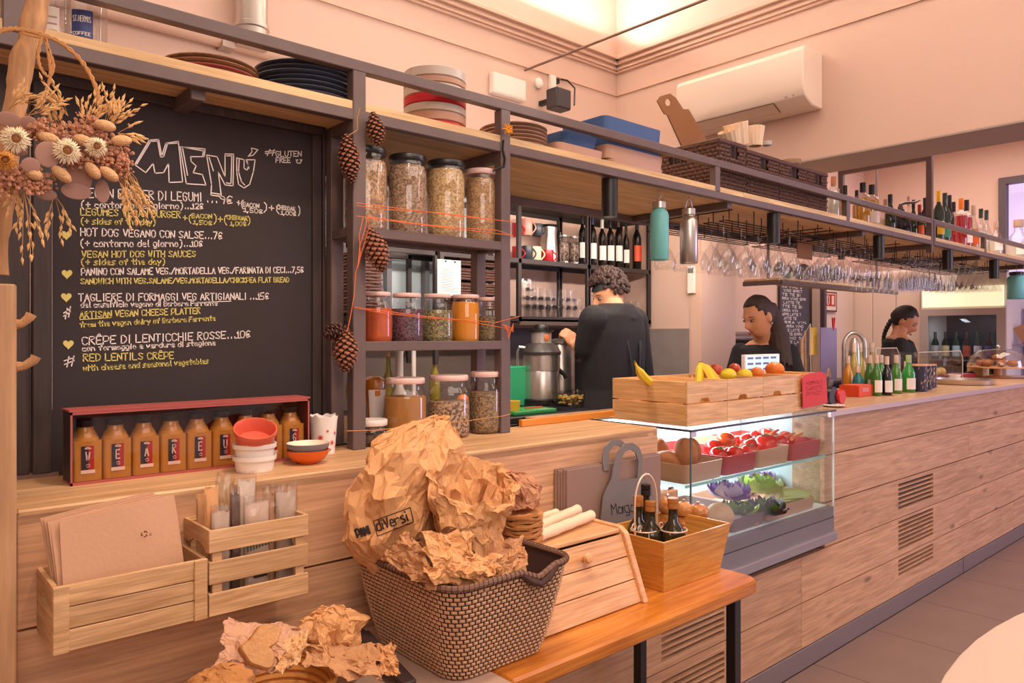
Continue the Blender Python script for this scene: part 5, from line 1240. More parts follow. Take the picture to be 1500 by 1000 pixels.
# crumpled bag with the small loaf on it
bag('paper_bag','round crumpled brown paper ball between the straw basket and the woven basket',[(955,490,22),(945,490,36),(928,488,42),(910,486,40),(898,484,24),(894,484,6)],1.36,PAPER,61,.009,.8,n=16,sub=1,cat='paper bag')
fold('paper_bag','flattened crumpled brown bag lying under the paper ball beside the dark board',[(448,978),(560,1000),(548,945),(455,935)],[1.22,1.15,1.30,1.38],PAPERD,63,.011,grp=None)
fold('paper_bag','brown paper twist against the side of the woven basket',[(555,985),(582,985),(578,950),(552,945)],[1.22,1.20,1.25,1.28],PAPER,65,.008,grp=None)
# dark long paddle leaning
a = aY(492,888,1.56); b = aZ(600,1012,.752)
b = V((b.x,b.y,.765)); a = V((a.x,1.555,a.z))
dk = thing('dark_board','long dark narrow board leaning against the counter beside the woven basket','board',b)
part('board_body', MB().bar((0,0,0),(a-b)*.62,.034,.012), mat('dark_walnut','3a2a28',.5,var=.2,vscale=20), dk, bevel=.003)
part('board_handle', MB().bar((a-b)*.60,(a-b),.022,.012), mat('dark_walnut','3a2a28',.5), dk, bevel=.004)
# ================================================================ refrigerated display case set into the counter
CX0,CX1,CY0,CY1,CZ0,CZ1 = 2.208,3.298,1.55,2.04,.535,1.12
dc = thing('display_case','glass fronted chilled vegetable display case set into the counter','display case',(0,0,0))
CG = glass('case_glass',(.97,1,.99),fac=.14,tint=.97); EDG = mat('glass_edge_green','5f8f8a',.2); DG = mat('dark_case_trim','3c3a40',.35,.4)
part('base_panel', MB().bx((CX0,CY0,CZ0+.04),(CX1,CY0+.03,.685)), mat('grey_case_metal','8d8786',.35,.5), dc)
part('base_lip', MB().bx((CX0-.01,CY0-.014,CZ0),(CX1+.006,CY0+.03,CZ0+.04)), ALU, dc, bevel=.004)
part('base_box', MB().bx((CX0,CY0+.03,CZ0),(CX1,CY1,.675)), mat('white_case_liner','dfe6ea',.4), dc)
WL = mat('white_case_liner','dfe6ea',.4)
part('deck_panel', MB().bx((CX0+.01,CY0+.032,.676),(CX1-.01,CY1-.02,.688)), WL, dc)
part('back_panel', MB().bx((CX0,CY1-.02,.676),(CX1,CY1,CZ1-.01)), WL, dc)
part('side_glass', MB().bx((CX0,CY0+.012,.676),(CX0+.006,CY1-.02,CZ1-.008)), CG, dc)
part('side_glass', MB().bx((CX1-.006,CY0+.012,.676),(CX1,CY1-.02,CZ1-.008)), CG, dc)
part('front_glass', MB().bx((CX0,CY0,.640),(CX1,CY0+.006,CZ1-.008)), CG, dc)
part('glass_seam', MB().bx((CX0-.0005,CY0-.0005,.64),(CX0+.0045,CY0+.0045,CZ1-.008)), mat('dark_glass_seam','4d6a6e',.2), dc)
part('glass_edge', MB().bx((CX0,CY0-.001,.636),(CX1,CY0+.006,.640)), DG, dc); part('glass_edge', MB().bx((CX1-.003,CY0-.001,.64),(CX1,CY0+.006,CZ1-.008)), mat('bright_glass_edge','dfe9ea',.2), dc)
part('top_glass', MB().bx((CX0-.004,CY0-.004,CZ1-.008),(CX1+.01,CY1,CZ1)), CG, dc)
part('top_edge', MB().bx((CX0-.005,CY0-.006,CZ1-.009),(CX1+.01,CY0-.004,CZ1-.001)), DG, dc); part('top_edge', MB().bx((CX0-.006,CY0-.004,CZ1-.009),(CX0-.004,CY1,CZ1-.001)), DG, dc)
part('glass_shelf', MB().bx((CX0+.008,CY0+.03,.908),(CX1-.03,CY1-.025,.915)), CG, dc)
part('shelf_edge', MB().bx((CX0+.008,CY0+.026,.907),(CX1-.03,CY0+.03,.916)), mat('pale_green_edge','8fd0cf',.2), dc)  # even pale green strip along the front of the glass shelf
part('corner_clamp', MB().bx((CX0-.003,CY0-.004,CZ1-.028),(CX0+.03,CY0+.0,CZ1-.009)), CHROME, dc, bevel=.001); part('corner_clamp', MB().bx((CX1-.035,CY0-.004,CZ1-.034),(CX1+.004,CY0+.012,CZ1-.0085)), CHROME, dc, bevel=.001)
part('shelf_bracket', MB().lathe([(.009,0),(.009,.014),(0,.014)],12,T(CX0-.001,CY0+.09,.895,ry=R(90))), CHROME, dc)
part('side_liner', MB().bx((CX1+.001,CY0+.20,.60),(CX1+.006,CY1,CZ1-.01)), WL, dc); part('side_liner', MB().bx((CX1+.001,CY0+.06,.60),(CX1+.006,CY0+.20,CZ1-.01)), WPLANK, dc)
part('led_tube', MB().bx((CX0+.03,CY1-.06,CZ1-.03),(CX1-.03,CY1-.03,CZ1-.012)), mat('led_tube','eaf3ff',.3,emit='dfeaff',estr=5), dc)
light('case_led_light', 'AREA', ((CX0+CX1)/2,CY1-.12,CZ1-.02), 8, (.80,.90,1), ((CX0+CX1)/2,CY0+.25,.7), shape='RECTANGLE', size=1.0, size_y=.05)
light('case_led_lower', 'AREA', ((CX0+CX1)/2,CY1-.10,.900), 6, (.80,.90,1), ((CX0+CX1)/2,CY0+.2,.6), shape='RECTANGLE', size=1.0, size_y=.05)
TR = mat('red_melamine_tray','b03a38',.4); TBG = mat('beige_melamine_tray','c2977a',.4)
def tray(lab, x0,x1,y0,y1,z,h,m): return single('food_tray', MB().tray((0,0,0),(x1-x0,y1-y0,h),.02,.005,taper=.006), m, lab, 'tray', ((x0+x1)/2,(y0+y1)/2,z), 0, 'melamine trays in the display case', smooth=True, ang=40)
sz = .9165
tray('beige tray of sweet potatoes on the upper glass shelf of the case', 2.225,2.475,1.585,1.99,sz,.068,TBG)
tray('red tray of tomatoes on the upper glass shelf of the case', 2.48,2.715,1.585,1.99,sz,.072,TR)
tray('beige tray of ripe tomatoes right of the red tray on the upper shelf', 2.72,2.975,1.585,1.99,sz,.072,TBG)
tray('red tray of carrot pieces at the right of the upper shelf', 2.98,3.255,1.585,1.99,sz,.072,TR)
def veg(nm, lab, c, r, m, grp, cat, sq=.86, stem=None, lump=.0, seed=0, M=None, tilt=(0,0)):
    t = thing(nm, lab, cat, c, 0, grp); mb = MB(); mb.ball((0,0,0),(1,1,1),20,12)
    for i,v in enumerate(mb.v):
        v = V(v); f = 1+lump*NZ.noise(v*1.3+V((seed,seed,0))); p = V((v.x*r[0],v.y*r[1],v.z*r[2]))*f
        if stem is not None and v.z > .8: p.z -= r[2]*.16*(v.z-.8)/.2
        mb.v[i] = tuple(p)
    Mt = T(rx=tilt[0],ry=tilt[1]); mb.v = [tuple(Mt@V(v)) for v in mb.v]
    part('flesh', mb, m, t, smooth=True, ang=180)
    if stem is not None:
        mb = MB()
        for k in range(5): a = 2*pi*k/5; mb.tube([Mt@V((0,0,r[2]*.86)), Mt@V((r[0]*.25*cos(a),r[0]*.25*sin(a),r[2]*.93)), Mt@V((r[0]*.5*cos(a),r[0]*.5*sin(a),r[2]*.83))],[.002,.0018,.0008],4)
        mb.tube([Mt@V((0,0,r[2]*.8)),Mt@V((0,0,r[2]*1.1))],.0022,5); part('stem', mb, stem, t)
    return t
YAM = mat('sweet_potato_skin','bd7546',.7,var=.18,vscale=18,bump=.4,bscale=60); TOM = mat('tomato_skin','c8231b',.18,coat=.4); TOMO = mat('orange_tomato_skin','e0561e',.18,coat=.4); STEMG = mat('green_stem','55622c',.7)
for i,(x,y,z,rr,tl,lab) in enumerate([(2.30,1.72,.975,(.055,.06,.04),(0,.4),'large sweet potato lowest at the left of the upper tray'),(2.285,1.86,1.02,(.06,.065,.045),(.3,.2),'sweet potato at the back of the left upper tray'),(2.335,1.66,1.008,(.042,.045,.062),(0,-.25),'sweet potato with a dark spot against the side glass'),(2.425,1.70,1.005,(.036,.04,.058),(.1,-.35),'upright sweet potato right of the glass corner'),(2.39,1.84,1.0,(.045,.05,.045),(0,.2),'sweet potato behind the two upright ones')]):
    veg('sweet_potato',lab,(x,y,z),rr,YAM,'sweet potatoes in the beige tray','sweet potato',lump=.16,seed=i*3,tilt=tl)
for i,(px,py,Y,r,m) in enumerate([(1063,645,1.80,.034,TOMO),(1091,645,1.82,.030,TOM),(1103,640,1.88,.030,TOM),(1078,653,1.85,.026,TOM),(1068,667,1.67,.026,TOM),(1078,672,1.64,.032,TOM),(1097,670,1.64,.028,TOM),(1098,659,1.75,.027,TOM),(1110,654,1.78,.026,TOM),(1125,640,1.84,.038,TOM),(1122,652,1.70,.044,TOM),(1141,655,1.68,.036,TOM),(1158,645,1.78,.042,TOM),(1150,655,1.72,.032,TOM),(1138,641,1.86,.034,TOM),(1046,657,1.80,.034,TOM),(1053,668,1.68,.030,TOM),(1060,656,1.90,.030,TOM)]):
    lab = ['orange tomato highest at the left of the tomato tray','small red tomato right of the orange one','red tomato at the back of the red tray','red tomato behind the vine stems','red tomato at the left front of the red tray','large red tomato at the front rim of the red tray','red tomato at the front right of the red tray','red tomato in the middle of the vine','red tomato right of the vine stems','ripe tomato topmost in the beige tray','largest ripe tomato at the front of the beige tray','ripe tomato touching the largest one on its right','big ripe tomato at the right end of the beige tray','ripe tomato between the two big ones at the right','ripe tomato at the back of the beige tray','red tomato at the back left of the red tray beside the sweet potato','red tomato at the front left corner of the red tray','red tomato just left behind the orange one'][i]
    r*=1.3; c = aY(px,py,Y); c.z = max(c.z, sz+.058); veg('tomato',lab,c,(r,r,r*.85),m,'tomatoes in the display case','tomato',stem=STEMG,lump=.05,seed=i,tilt=(random.uniform(-.5,.3),random.uniform(-.4,.4)))
mb = MB()
for i in range(14):
    a = aY(1060+random.uniform(0,36),655+random.uniform(0,8),1.68); mb.tube([a,a+V((random.uniform(-.02,.02),random.uniform(-.01,.01),.012)),a+V((random.uniform(-.03,.03),0,random.uniform(0,.02)))],.0016,4)
single('tomato_vine', mb, mat('dry_vine','7a6a4a',.8), 'tangle of dry tomato vine stems over the red tray', 'stems', smooth=True)['kind']='stuff'
CAR = mat('carrot_skin','e07a3a',.6)
for i in range(7):
    c = V((3.03+.03*i, 1.68+.05*(i%3), sz+.074+.008*(i%2))); L=.06; a = random.uniform(-.5,.5)
    single('carrot_stick', MB().cyl((-L*cos(a),-L*sin(a)*.5,-.004),(L*cos(a),L*sin(a)*.5,.012),.009,.005,10), CAR, ['peeled carrot at the left end of the right red tray','second carrot in the right red tray','third carrot piece in the right red tray','fourth carrot piece in the right red tray','fifth carrot piece in the right red tray','sixth carrot piece in the right red tray','carrot at the right end of the right red tray'][i], 'carrot', c, group='carrots in the right red tray', smooth=True)
# lower deck
z0 = .690
for i,(a,b,lab) in enumerate([(2.225,2.52,'beige tray on the lower deck of the case under the white roots'),(2.53,2.78,'dark edged tray on the lower deck with the purple cabbage'),(2.79,3.2,'long beige tray on the lower deck with the fennel')]): tray(lab,a,b,1.585,1.98,z0,.05,[TBG,mat('brown_tray','7a5f52',.4),TBG][i])
WHV = mat('white_root_skin','efe9dc',.5,var=.04)
for i,(x,y,z,rr,lab) in enumerate([(2.30,1.78,.79,(.10,.08,.05),'white cauliflower head at the left of the lower deck'),(2.42,1.86,.80,(.08,.07,.045),'white cabbage half behind on the lower deck')]): veg('white_cabbage',lab,(x,y,z),rr,WHV,'pale heads on the lower deck','cabbage',lump=.2,seed=i)
def leafy(nm, lab, c, r, m, n, seed, cat, m2=None, flat=1):
    """head of curled leaves"""
    random.seed(seed); t = thing(nm, lab, cat, c)
    for k in range(n):
        a = k*2.4; el_ = 1.55-1.25*(k/n)+random.uniform(-.15,.15); rr = r*(.45+.6*k/n); vs=[]; W=7
        for j in range(5):
            for i in range(W):
                u = i/(W-1)*2-1; s = j/4; d = rr*(.25+.75*s); wv = .62*rr*sin(pi*(.15+.7*s))
                p = V((d*cos(el_*s), u*wv, d*sin(el_*s)*flat+.18*rr*u*u+.10*rr*sin(u*9+k)*s)); vs.append(MX.Rotation(a,4,'Z')@p)
        o = ob('leaf', mesh(MB().add(vs,[(j*W+i,j*W+i+1,(j+1)*W+i+1,(j+1)*W+i) for j in range(4) for i in range(W-1)]), m if (m2 is None or k%2) else m2, True, 0, 180), t)
    return t
PUR = mat('purple_cabbage_leaf','7c4aa0',.45,var=.35,vscale=30); PURW = mat('pale_cabbage_rib','d3c3e0',.5); LET = mat('green_lettuce_leaf','a9c44a',.5,var=.2,vscale=20); LETD = mat('dark_green_leaf','5c7434',.55,var=.3,vscale=25); EGG = mat('dark_aubergine_leaf','3a2a38',.4,var=.3,vscale=30)
leafy('purple_cabbage','cut purple cabbage at the left of the lower deck leaves',aY(1068,731,1.66),.10,PUR,16,3,'cabbage',PURW)
leafy('purple_cabbage','small purple lettuce at the back of the lower deck',aY(1118,705,1.86),.07,PUR,12,4,'cabbage',PURW)
leafy('green_lettuce','bright green curly lettuce in the middle of the lower deck',aY(1115,722,1.72),.11,LET,16,5,'lettuce')
leafy('green_lettuce','darker green leaves at the front left of the lower deck',aY(1085,754,1.62),.08,LETD,12,6,'lettuce',LET)
leafy('artichoke','dark purple green artichoke at the front of the lower deck',aY(1122,753,1.61),.095,EGG,16,7,'artichoke',LETD)
veg('root_vegetable','round brown celeriac at the front of the lower deck',aY(1097,768,1.62),(.032,.03,.03),YAM,'roots on the lower deck','root vegetable',lump=.3,seed=8)
veg('root_vegetable','yellow brown melon slice behind the purple cabbage',aY(1098,712,1.90),(.06,.02,.045),mat('yellow_rind','c6a84a',.5),'roots on the lower deck','root vegetable',lump=.1,seed=9)
veg('root_vegetable','large tan squash behind the left mills in the case',aY(1052,758,1.63),(.075,.05,.055),mat('tan_rind','c39a6a',.6,var=.15,vscale=40),'roots on the lower deck','root vegetable',lump=.12,seed=10)
FEN = mat('pale_leek','e8dcb0',.5,var=.15,vscale=30); random.seed(9)
t = thing('leek_bunch','bunch of pale leeks and fennel lying to the right on the lower deck','leek',aY(1148,736,1.66))
for i in range(9):
    a = V((-.06,-.01+.02*(i%3),.02+.012*(i//3))); b = V((.16+.03*random.random(),-.02+.02*(i%3)+random.uniform(-.02,.02),-.015+.010*(i//3)))
    part('stalk', MB().tube([a,a.lerp(b,.5)+V((0,0,.008)),b],[.027,.028,.020],8), FEN if i%3 else mat('green_stalk','a9b65e',.5), t, smooth=True)
# ================================================================ fruit crates on the case
FC = 'pine fruit crates on the display case'
cxs_ = [2.256,2.518,2.780,3.042,3.300]
for i in range(4):
    x0,x1 = cxs_[i]+.001,cxs_[i+1]-.001; y0,y1 = 1.60,1.955; z = CZ1+.001; H = .162
    t = thing('fruit_crate',['pine fruit crate with the bananas, leftmost on the display case','second pine fruit crate holding the bunch of bananas and lemons','third pine fruit crate holding the oranges on the display case','rightmost pine fruit crate behind the red card'][i],'crate',(x0,y0,z),0,FC); W=x1-x0; D_=y1-y0; th=.009; s1=.078
    part('slat', MB().bx((0,0,0),(W,th,s1)), WPINE, t, bevel=.001); part('slat', MB().bx((0,D_-th,0),(W,D_,s1)), WPINE, t, bevel=.001); part('slat', MB().bx((0,D_-th,s1+.005),(W,D_,H)), WPINE, t, bevel=.001)
    # front upper slat with hand notch
    nx = W*.42; P_ = [(0,0),(nx-.035,0),(nx-.022,.016),(nx+.022,.016),(nx+.035,0),(W,0),(W,H-s1-.005),(0,H-s1-.005)]
    part('slat', MB().prism(P_,0,th,MX(((1,0,0,0),(0,0,1,0),(0,1,0,s1+.005),(0,0,0,1)))), WPINE, t)
    for xx in (0,W-th):
        part('slat', MB().bx((xx,th,0),(xx+th,D_-th,s1)), WPINEY, t, bevel=.001); part('slat', MB().bx((xx,th,s1+.005),(xx+th,D_-th,H)), WPINEY, t, bevel=.001)
    for (xx,yy) in ((th,th),(W-2*th-.006,th),(th,D_-2*th-.006),(W-2*th-.006,D_-2*th-.006)): part('corner_post', MB().bx((xx,yy,.0),(xx+th+.006,yy+th+.006,H-.004)), WPINE, t)
    part('base_panel', MB().bx((th,th,.0),(W-th,D_-th,.006)), WPINE, t)
zt = CZ1+.163
BAN = mat('banana_skin','e8c331',.45,var=.12,vscale=25); BTIP = mat('banana_tip','5b4a20',.8)
def banana(lab, pts, r=.016):
    t = thing('banana', lab, 'banana', V(pts[0]), 0, 'bananas in the fruit crates'); o = V(pts[0]); P_ = [V(p)-o for p in pts]
    n = 14; Q=[]; 
    for k in range(n+1):
        s = k/n; a,b,c = P_[0],P_[1],P_[2]; Q.append(a*(1-s)**2+b*2*s*(1-s)+c*s*s)
    R_ = [r*(.28 if k < 2 else .45 if k == 2 else .8 if k == 3 else 1 if k < n-2 else .8 if k == n-2 else .5 if k == n-1 else .25) for k in range(n+1)]
    part('skin', MB().tube(Q,R_,6), BAN, t, smooth=True, ang=50); part('tip', MB().ball(Q[0],r*.3,8,5), BTIP, t, smooth=True); return t
p0 = aY(930,530,1.78)
banana('single banana sticking its stalk out of the leftmost fruit crate',[p0,(p0.x+.04,1.78,zt-.01),(p0.x+.17,1.76,zt-.045)],.017)
pb = aY(1025,531,1.74)
for i,(dx_,dy_) in enumerate([(-.035,-.02),(-.01,-.05),(.03,-.04),(.06,.0),(.08,.05)]):
    banana(['banana at the left of the bunch in the second crate','front banana of the bunch','middle banana of the bunch','banana at the right of the bunch','rear banana of the bunch in the second crate'][i],[(pb.x+.003*i,1.74,pb.z),(pb.x+dx_*.8,1.74+dy_,pb.z-.03),(pb.x+dx_*1.8,1.74+dy_*1.9,zt-.055)],.016)
LEM = mat('lemon_skin','e9cf2c',.4,bump=.3,bscale=150); ORA = mat('orange_skin','e0792a',.4,bump=.3,bscale=150); PEA = mat('red_apple_skin','b9482f',.3,var=.25,vscale=20)
for nm,lab,px,py,r,m,Y,cat in [('lemon','yellow lemon left of the second one in the third crate',1067,549,(.036,.03,.028),LEM,1.70,'lemon'),('lemon','yellow lemon between the first lemon and the oranges',1091,549,(.035,.03,.027),LEM,1.72,'lemon'),('orange','small orange right of the lemons',1109,547,(.030,.030,.029),ORA,1.74,'orange'),('orange','largest orange standing highest in the fruit crates',1135,541,(.042,.042,.034),ORA,1.72,'orange'),('apple','reddish apple behind the lemons',1048,543,(.034,.034,.03),PEA,1.85,'apple'),('apple','dark red apple at the back by the cash screen',1076,540,(.028,.028,.026),PEA,1.90,'apple'),('orange','orange lying deeper in the third crate',1120,552,(.03,.03,.03),ORA,1.80,'orange')]:
    veg(nm,lab,aY(px,py,Y),r,m,'fruit in the pine crates',cat,lump=.04)
# yellow fruit seen between slats: bananas inside left crate
for i in range(3): banana(['banana lying at the bottom of the leftmost crate','second banana inside the leftmost crate','third banana inside the leftmost crate'][i],[(2.29+.03*i,1.66,CZ1+.10),(2.30+.03*i,1.76,CZ1+.085),(2.29+.03*i,1.88,CZ1+.10)],.018)
# red card hanging on the crates
RC = mat('red_card','d8352f',.6); p = [aY(x,y,1.585) for x,y in [(1176,598),(1212,590),(1210,548),(1203,544),(1180,548),(1175,553)]]; o = p[0]
t = single('red_card', MB().prism([((q-o).x,(q-o).z) for q in p],-.001,.001,MX(((1,0,0,0),(0,0,-1,0),(0,1,0,0),(0,0,0,1)))), RC, 'red handwritten card leaning on the rightmost fruit crate', 'card', o)
mb = MB(); 
for s,yy in (('HUMMUS E',564),('CAROTE',572),('PINZI',580)):
    ribbons(mb, prs(s,1181,yy,24,5,1.585,R(-8)), .0014,0,lambda u,v,t_:(u-o.x,-.0018,v-o.z))
part('handwriting', mb, mat('dark_red_ink','7c1d1d',.8), t, kind='stuff')
# ================================================================ people
SKIN = mat('skin','d0946f',.5,var=.05,vscale=12); SKIN2 = mat('skin_tan','c98a62',.5,var=.05,vscale=12)
TSH = mat('black_cotton','211f22',.85,bump=.3,bscale=60,var=.15,vscale=5); APR = mat('navy_apron','2a2c3a',.85,bump=.3,bscale=80,var=.1,vscale=8)
HAIRB = mat('dark_brown_hair','3a2520',.55,bump=.6,bscale=200,var=.3,vscale=40); HAIRK = mat('black_brown_hair','251b1b',.5,bump=.6,bscale=200,var=.3,vscale=40)
def head_pt(a, t, hs=1, cap=0):
    """a azimuth (0 = face), t polar 0 bottom..pi top; returns local point"""
    x, y, z = sin(t)*cos(a), sin(t)*sin(a), -cos(t)
    X = x*.094; Y_ = y*.074; Z_ = z*.118
    if z < 0:   # jaw narrows, back of skull rises to the neck
        k = -z; Y_ *= 1-.36*k**1.3
        if x < 0: X *= 1-.45*k; 
        else: X *= 1-.05*k; X += .008*k*max(0,x)
    if x < 0 and z > -.2: X *= 1.06
    if cap: return V((X,Y_,Z_))
    f = max(0,x)
    g = lambda u,s: math.exp(-(u/s)**2)
    X += f*.026*g(Y_,.012)*g(Z_+.028,.018)            # nose tip
    X += f*.014*g(Y_,.010)*g(Z_+.005,.022)            # bridge
    X -= f*.012*(g(Y_-.031,.016)+g(Y_+.031,.016))*g(Z_-.006,.014)   # sockets
    X += f*.006*g(Z_-.028,.010)*g(Y_,.045)             # brow
    X += f*.009*g(Y_,.020)*(g(Z_+.062,.007)+g(Z_+.074,.007))        # lips
    X += f*.010*g(Y_,.020)*g(Z_+.100,.014)             # chin
    X -= f*.004*g(Z_+.068,.003)*g(Y_,.022)
    return V((X,Y_,Z_))
def head_mb(mb, M, n=44, m=36):
    vs=[]; fs=[]
    for j in range(1,m):
        for i in range(n): vs.append(head_pt(2*pi*i/n, pi*j/m))
    vs.append(head_pt(0,0.001)); vs.append(head_pt(0,pi-.001)); L=len(vs)
    for j in range(m-2):
        for i in range(n): k=(i+1)%n; fs.append((j*n+i,j*n+k,(j+1)*n+k,(j+1)*n+i))
    for i in range(n): k=(i+1)%n; fs.append((L-2,k,i)); fs.append((L-1,(m-2)*n+i,(m-2)*n+k))
    mb.add(vs,fs,M)
    for s in (-1,1): mb.ball((-.005,s*.076,-.005),(.018,.010,.031),10,8,M)   # ears
def loft(mb, rings, n=28):
    """rings: (centre, half along y, half along x, [lateral dir angle])"""
    vs=[]
    for c,hy,hx in rings:
        c=V(c)
        for i in range(n):
            a=2*pi*i/n; sx_=abs(cos(a))**.85*(1 if cos(a)>=0 else -1); sy_=abs(sin(a))**.85*(1 if sin(a)>=0 else -1); vs.append(c+V((hx*sx_,hy*sy_,0)))
    m=len(rings); mb.add(vs,[(j*n+i,j*n+(i+1)%n,(j+1)*n+(i+1)%n,(j+1)*n+i) for j in range(m-1) for i in range(n)]+[tuple(range(n-1,-1,-1)),tuple((m-1)*n+i for i in range(n))])
def limb(mb, pts, rs):
    pts=[V(p) for p in pts]; P_=[];R_=[]
    for i in range(len(pts)-1):
        for k in range(6): s=k/6; P_.append(pts[i].lerp(pts[i+1],s)); R_.append(rs[i]*(1-s)+rs[i+1]*s)
    P_.append(pts[-1]); R_.append(rs[-1]); mb.tube(P_,R_,12)
    for p,r in zip(pts,rs): mb.ball(p,r,12,8)
def hand(mb, wrist, direction, palm_n, curl=.6, side=1):
    """palm with four unequal bent fingers and a thumb"""
    w=V(wrist); d=V(direction).normalized(); n_=V(palm_n); n_=(n_-d*n_.dot(d)).normalized(); s=d.cross(n_)*side
    M=MX(((d.x,s.x,n_.x,w.x),(d.y,s.y,n_.y,w.y),(d.z,s.z,n_.z,w.z),(0,0,0,1)))
    mb.ball((.045,0,0),(.052,.042,.017),14,8,M); mb.ball((.01,0,0),(.03,.028,.019),12,8,M)
    for k,(yy,L,r) in enumerate(((-.030,.068,.0088),(-.010,.078,.0092),(.011,.073,.0090),(.030,.056,.0080))):
        p=V((.078,yy,0)); a=0; P_=[p.copy()]
        for q,f in enumerate((.45,.32,.23)): a+=curl*(.9 if q else .7); p=p+V((cos(a),0,sin(a)))*L*f; P_.append(p.copy())
        limb(mb,[M@q for q in P_],[r*1.05,r,r*.93,r*.85])
    P_=[V((.018,-.030,.004)),V((.042,-.052,.016)),V((.066,-.050,.030)),V((.084,-.040,.038))]; limb(mb,[M@q for q in P_],[.014,.0115,.0100,.0088])
def remeshed(name, mb, m, parent, vox=.007, smooth=2, label=None):
    me = mesh(mb, m); o = bpy.data.objects.new('tmp', me); COL.objects.link(o)
    r = o.modifiers.new('r','REMESH'); r.mode='VOXEL'; r.voxel_size=vox; r.use_smooth_shade=True
    if smooth: s = o.modifiers.new('s','SMOOTH'); s.iterations=smooth; s.factor=.5
    dg = bpy.context.evaluated_depsgraph_get(); m2 = bpy.data.meshes.new_from_object(o.evaluated_get(dg)); bpy.data.objects.remove(o)
    m2.materials.clear(); m2.materials.append(m); m2.polygons.foreach_set('use_smooth',[True]*len(m2.polygons)); q = ob(name, m2, parent)
    m2.name = name
    if label: q['label']=label
    return q
def person(lab, loc, heading, H, headM, arms, skin, shirt=TSH, w=1.0, collar=0):
    """loc: feet; heading angle; H height; arms: list of (shoulder side, elbow, wrist, handdir, palm)"""
    t = thing('person', lab, 'person', loc, heading)
    k = H/1.75; mb = MB()
    Z = lambda z: z*k
    hips = [((0,0,Z(.80)),.155*w*k,.10*k),((0,0,Z(.92)),.17*w*k,.115*k),((0,0,Z(1.05)),.145*w*k,.10*k),((.01,0,Z(1.20)),.155*w*k,.11*k),((.01,0,Z(1.33)),.175*w*k,.115*k),((0,0,Z(1.42)),.165*w*k,.095*k),((-.005,0,Z(1.465)),.10*w*k,.07*k)]
    loft(mb, hips)
    hc = headM.translation
    limb(mb,[(-.01,0,Z(1.42)),(hc.x*.5-.01,hc.y*.5,(Z(1.46)+hc.z-.08)/2+.01),(hc.x-.02,hc.y,hc.z-.06)],[.062*k,.054*k,.052*k])
    head_mb(mb, headM)
    for s in (1,-1):
        limb(mb,[(0,s*.095*k,Z(.88)),(.01,s*.10*k,Z(.48)),(-.01,s*.10*k,Z(.09))],[.085*k,.056*k,.040*k])
        mb.ball((.05,s*.10*k,.045),(.125,.045,.042),14,8)
    for s,e,wr,hd,pn,curl in arms:
        sh = V((0,s*.168*w*k,Z(1.395)))
        limb(mb,[sh,e,wr],[.050*k*w,.040*k*w,.027*k]); hand(mb,wr,hd,pn,curl,side=s)
    remeshed('body', mb, skin, t, .0065)
    mb = MB(); g=.014
    loft(mb,[((c[0],c[1],c[2]),hy+g+(.01 if i<3 else 0),hx+g+(.012 if i<3 else 0)) for i,(c,hy,hx) in enumerate(hips[1:-1]+[((-.01,0,Z(1.450+collar)),(.095-collar)*w*k,.066*k)])])
    mb.lathe([(.098*k*w,Z(1.40)),((.080-.008*collar/.02)*k*w,Z(1.450+collar)),(.03,Z(1.44+collar))],20,MX.Translation((-.012,0,0)))
    for s,e,wr,hd,pn,curl in arms:
        sh = V((0,s*.168*w*k,Z(1.395))); e=V(e); limb(mb,[sh,sh.lerp(e,.45),sh.lerp(e,.86)],[.068*k*w,.064*k*w,.060*k*w])
    remeshed('tshirt', mb, shirt, t, .0085, 2)
    mb = MB()
    for s in (1,-1): limb(mb,[(0,s*.09*k,Z(.90)),(.01,s*.10*k,Z(.48)),(-.01,s*.10*k,Z(.13))],[.105*k,.075*k,.062*k])
    remeshed('trousers', mb, mat('black_trousers','1d1b1f',.85), t, .012, 1)
    return t, k
def cap_hair(t, M, m, hairline, scale=1.07, name='hair', lumps=.004):
    """scalp hair: shell of the head where hairline(x,z,y) is True"""
    n,mm=56,44; keep={}; vs=[]; fs=[]
    def P_(i,j):
        key=(i%n,j)
        if key not in keep:
            p=head_pt(2*pi*(i%n)/n,pi*j/mm,cap=1); q=p*scale+V((-.004,0,.004)); q+=p.normalized()*lumps*NZ.noise(V((p.x*30,p.y*60,p.z*12))); keep[key]=len(vs); vs.append(q)
        return keep[key]
    for j in range(1,mm-1):
        for i in range(n):
            c=head_pt(2*pi*(i+.5)/n,pi*(j+.5)/mm,cap=1)
            if hairline(c.x,c.y,c.z): fs.append((P_(i,j),P_(i+1,j),P_(i+1,j+1),P_(i,j+1)))
    top=len(vs); vs.append(V((0,0,.118*scale+.004)))
    for i in range(n): fs.append((P_(i,mm-1),P_(i+1,mm-1),top))
    o = part(name, MB().add(vs,fs,M), m, t, smooth=True, ang=180)
    s = o.modifiers.new('s','SOLIDIFY'); s.thickness=.008; s.offset=-.6; return o
